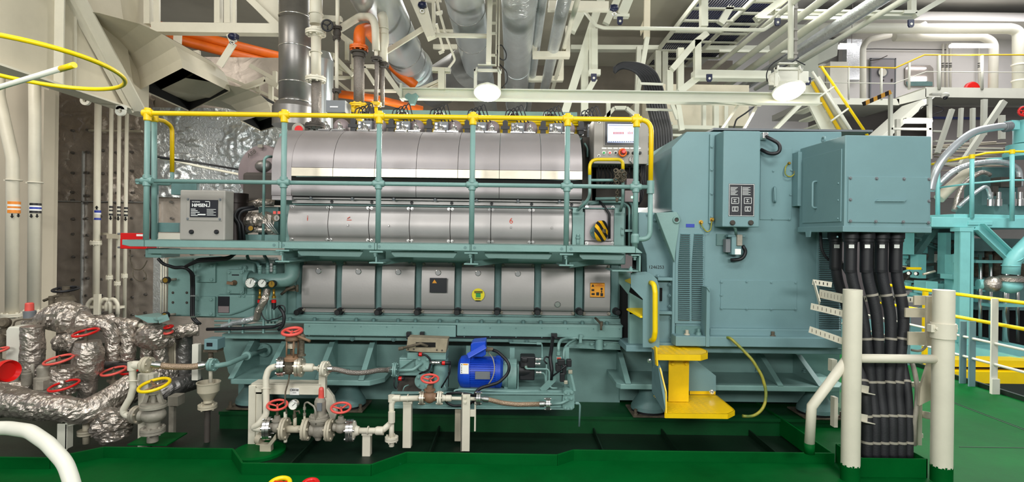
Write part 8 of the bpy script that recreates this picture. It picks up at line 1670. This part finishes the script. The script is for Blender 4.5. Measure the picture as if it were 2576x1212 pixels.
b = MB(); b.rect(2285, 672, 2318, 678, 9.5, .05); b.rect(2325, 733, 2335, 900, 8.6, .05, 0); b.build('marker_bar', M['yellowc'], me_)
# heads of the main engine
b = MB(); b.lathe(P(2590, 395, 9.6), UP, [(W(52, 9.6), 0), (W(52, 9.6), .08), (W(46, 9.6), .1), (W(46, 9.6), .22)], 30); b.lathe(P(2590, 360, 9.6), UP, [(W(32, 9.6), 0), (W(32, 9.6), .4)], 26); b.rect(2545, 302, 2566, 325, 9.5, .15); b.lathe(P(2500, 412, 9.8), UP, [(.12, 0), (.12, .1)], 20); b.build('exhaust_valve_head', AQ, me_)
b = MB(); b.rect(2500, 515, 2700, 540, 9.3, .8); b.rect(2470, 420, 2560, 520, 10.2, .4); b.build('cylinder_cover', M['teald'], me_)
b = MB()
for x in (2492, 2512, 2548, 2566, 2580): b.lathe(P(x, 518, 9.25), UP, [(W(7, 9.25), 0), (W(7, 9.25), .12), (W(5, 9.25), .13), (W(5, 9.25), .24)], 12)
b.each('cover_stud', M['chrome'], me_)
b = MB(); 
for x in (2518, 2548): b.rect(x, 445, x+22, 470, 9.3, .2)
b.rect(2497, 468, 2512, 492, 9.3, .1); b.build('fuel_block', M['dull'], me_)
b = MB()
for k in range(4): b.tor(P(2536-k*4+4, 318+k*.5, 9.5), ALX, W(10, 9.5), .02, 18, 6)
b.build('bellows', M['boxd'], me_)
for pts, w_, m_, lab in (([(2340, 480, 9.2), (2356, 425, 9.2), (2395, 375, 9.3), (2445, 335, 9.4), (2500, 321, 9.5), (2530, 318, 9.5)], 19, 'lag', 'bright foil-lagged pipe arching up to the main engine valve head'), ([(2362, 462, 9.6), (2400, 430, 9.6), (2450, 412, 9.6), (2520, 408, 9.6), (2560, 425, 9.6), (2565, 470, 9.6)], 14, 'foilp', 'smaller foil-lagged pipe arching below the bright one'), ([(2362, 500, 9.9), (2392, 470, 9.9), (2440, 430, 9.9)], 26, 'duct', 'dull beige pipe under the foil-lagged arches'), ([(2400, 530, 9.4), (2420, 470, 9.5), (2465, 435, 9.5), (2490, 440, 9.5)], 12, 'foil', 'crumpled foil hose climbing beside the aqua rail post'), ([(2412, 520, 9.2), (2440, 495, 9.2), (2480, 470, 9.2), (2492, 500, 9.2)], 9, 'foilp', 'slim foil hose curling onto the main engine cover')):
    p = [P(*q) for q in pts]; n = len(p); dn_ = []
    for k in range(n-1):
        p0, p1, p2, p3 = p[max(k-1, 0)], p[k], p[k+1], p[min(k+2, n-1)]
        for q in range(6): s_ = q/6; dn_.append(.5*((2*p1)+(p2-p0)*s_+(2*p0-5*p1+4*p2-p3)*s_*s_+(3*p1-p0-3*p2+p3)*s_**3))
    dn_.append(p[-1]); b = MB(); b.tube(dn_, W(w_/2, 9.4), 16); tag(b.build('lagged_pipe', M[m_]), lab, 'lagged pipe')
b = MB(); wheel(b, P(2576, 280, 9.4), V((-.3, -1, 0)), W(11, 9.4), .02, 0, 0, 4); tag(b.build('vent_valve', M['redb']), 'red handwheel at the frame edge above the main engine', 'handwheel')
mr = T('engine_handrail', 'yellow-topped aqua handrail around the main engine platform', 'handrail', P(2450, 548, 8.95))
pp = [(2344, 413, 9.6), (2360, 410, 9.5), (2445, 393, 9.0), (2480, 385, 9.0), (2545, 381, 8.9), (2640, 381, 8.8)]
b = MB(); b.pt(pp, 5.5, 12); b.build('top_rail', M['yellowc'], mr)
b = MB(); b.pt([(2360, 472, 9.5), (2445, 461, 9.0), (2545, 453, 8.9), (2640, 453, 8.8)], 4.5, 10); b.build('mid_rail', AQ, mr)
for x, y0, y1, d in ((2359, 413, 552, 9.5), (2445, 396, 548, 9.0), (2546, 384, 556, 8.9)):
    b = MB(); b.pt([(x, y0, d), (x, y1, d)], 10, 12); b.build('post', AQ, mr); b = MB(); b.lathe(P(x, y0+3, d), UP, [(W(6, d), 0), (W(6, d), .07)], 12); b.build('cap_fitting', M['yellowc'], mr)
# deck edge railing
er2 = T('deck_railing', 'yellow and white railing along the green deck edge beside the main engine', 'railing', (5.1, 6, 0)); XR = 5.1
b = MB(); b.tube([(XR+.05, 4.6, .99), (XR+.05, 7.4, .99)], .02, 12); b.build('top_rail', M['yellowc'], er2)
b = MB(); b.tube([(XR+.1, 5.2, .72), (XR+.1, 9.0, .725)], .02, 12); b.build('top_rail', M['yellowc'], er2)
for z in (.53, .31): b = MB(); b.tube([(XR, 5.0, z), (XR, 9.0, z)], .014, 10); b.build('rail', M['clean'], er2)
for y, w_, m_, zt_ in ((5.66, .075, 'clean', 1.0), (6.05, .045, 'gen', .7), (5.93, .05, 'gen', .72), (6.9, .045, 'gen', .72), (7.9, .045, 'gen', .72)):
    b = MB(); b.box(XR-.015, XR+.02, y-w_/2, y+w_/2, 0, zt_) if False else b.box(XR-.035, XR+.035, y-.008, y+.008, .0, zt_); b.build('post', M[m_], er2)
b = MB(); b.box(XR-.04, XR+.04, 5.63, 5.65, .0, .16); b.build('post_plate', M['clean'], er2)

# ------------------------------------------------------------------ lettering becomes plain meshes
bpy.context.view_layer.update(); dg = bpy.context.evaluated_depsgraph_get()
for o in [o for o in bpy.data.objects if o.type == 'FONT']:
    me = bpy.data.meshes.new_from_object(o.evaluated_get(dg)); nm = o.name; o.name = 'old_text'
    q = bpy.data.objects.new(nm, me); COL.objects.link(q); q.parent = o.parent; q.location = o.location; q.rotation_euler = o.rotation_euler
    bpy.data.objects.remove(o)
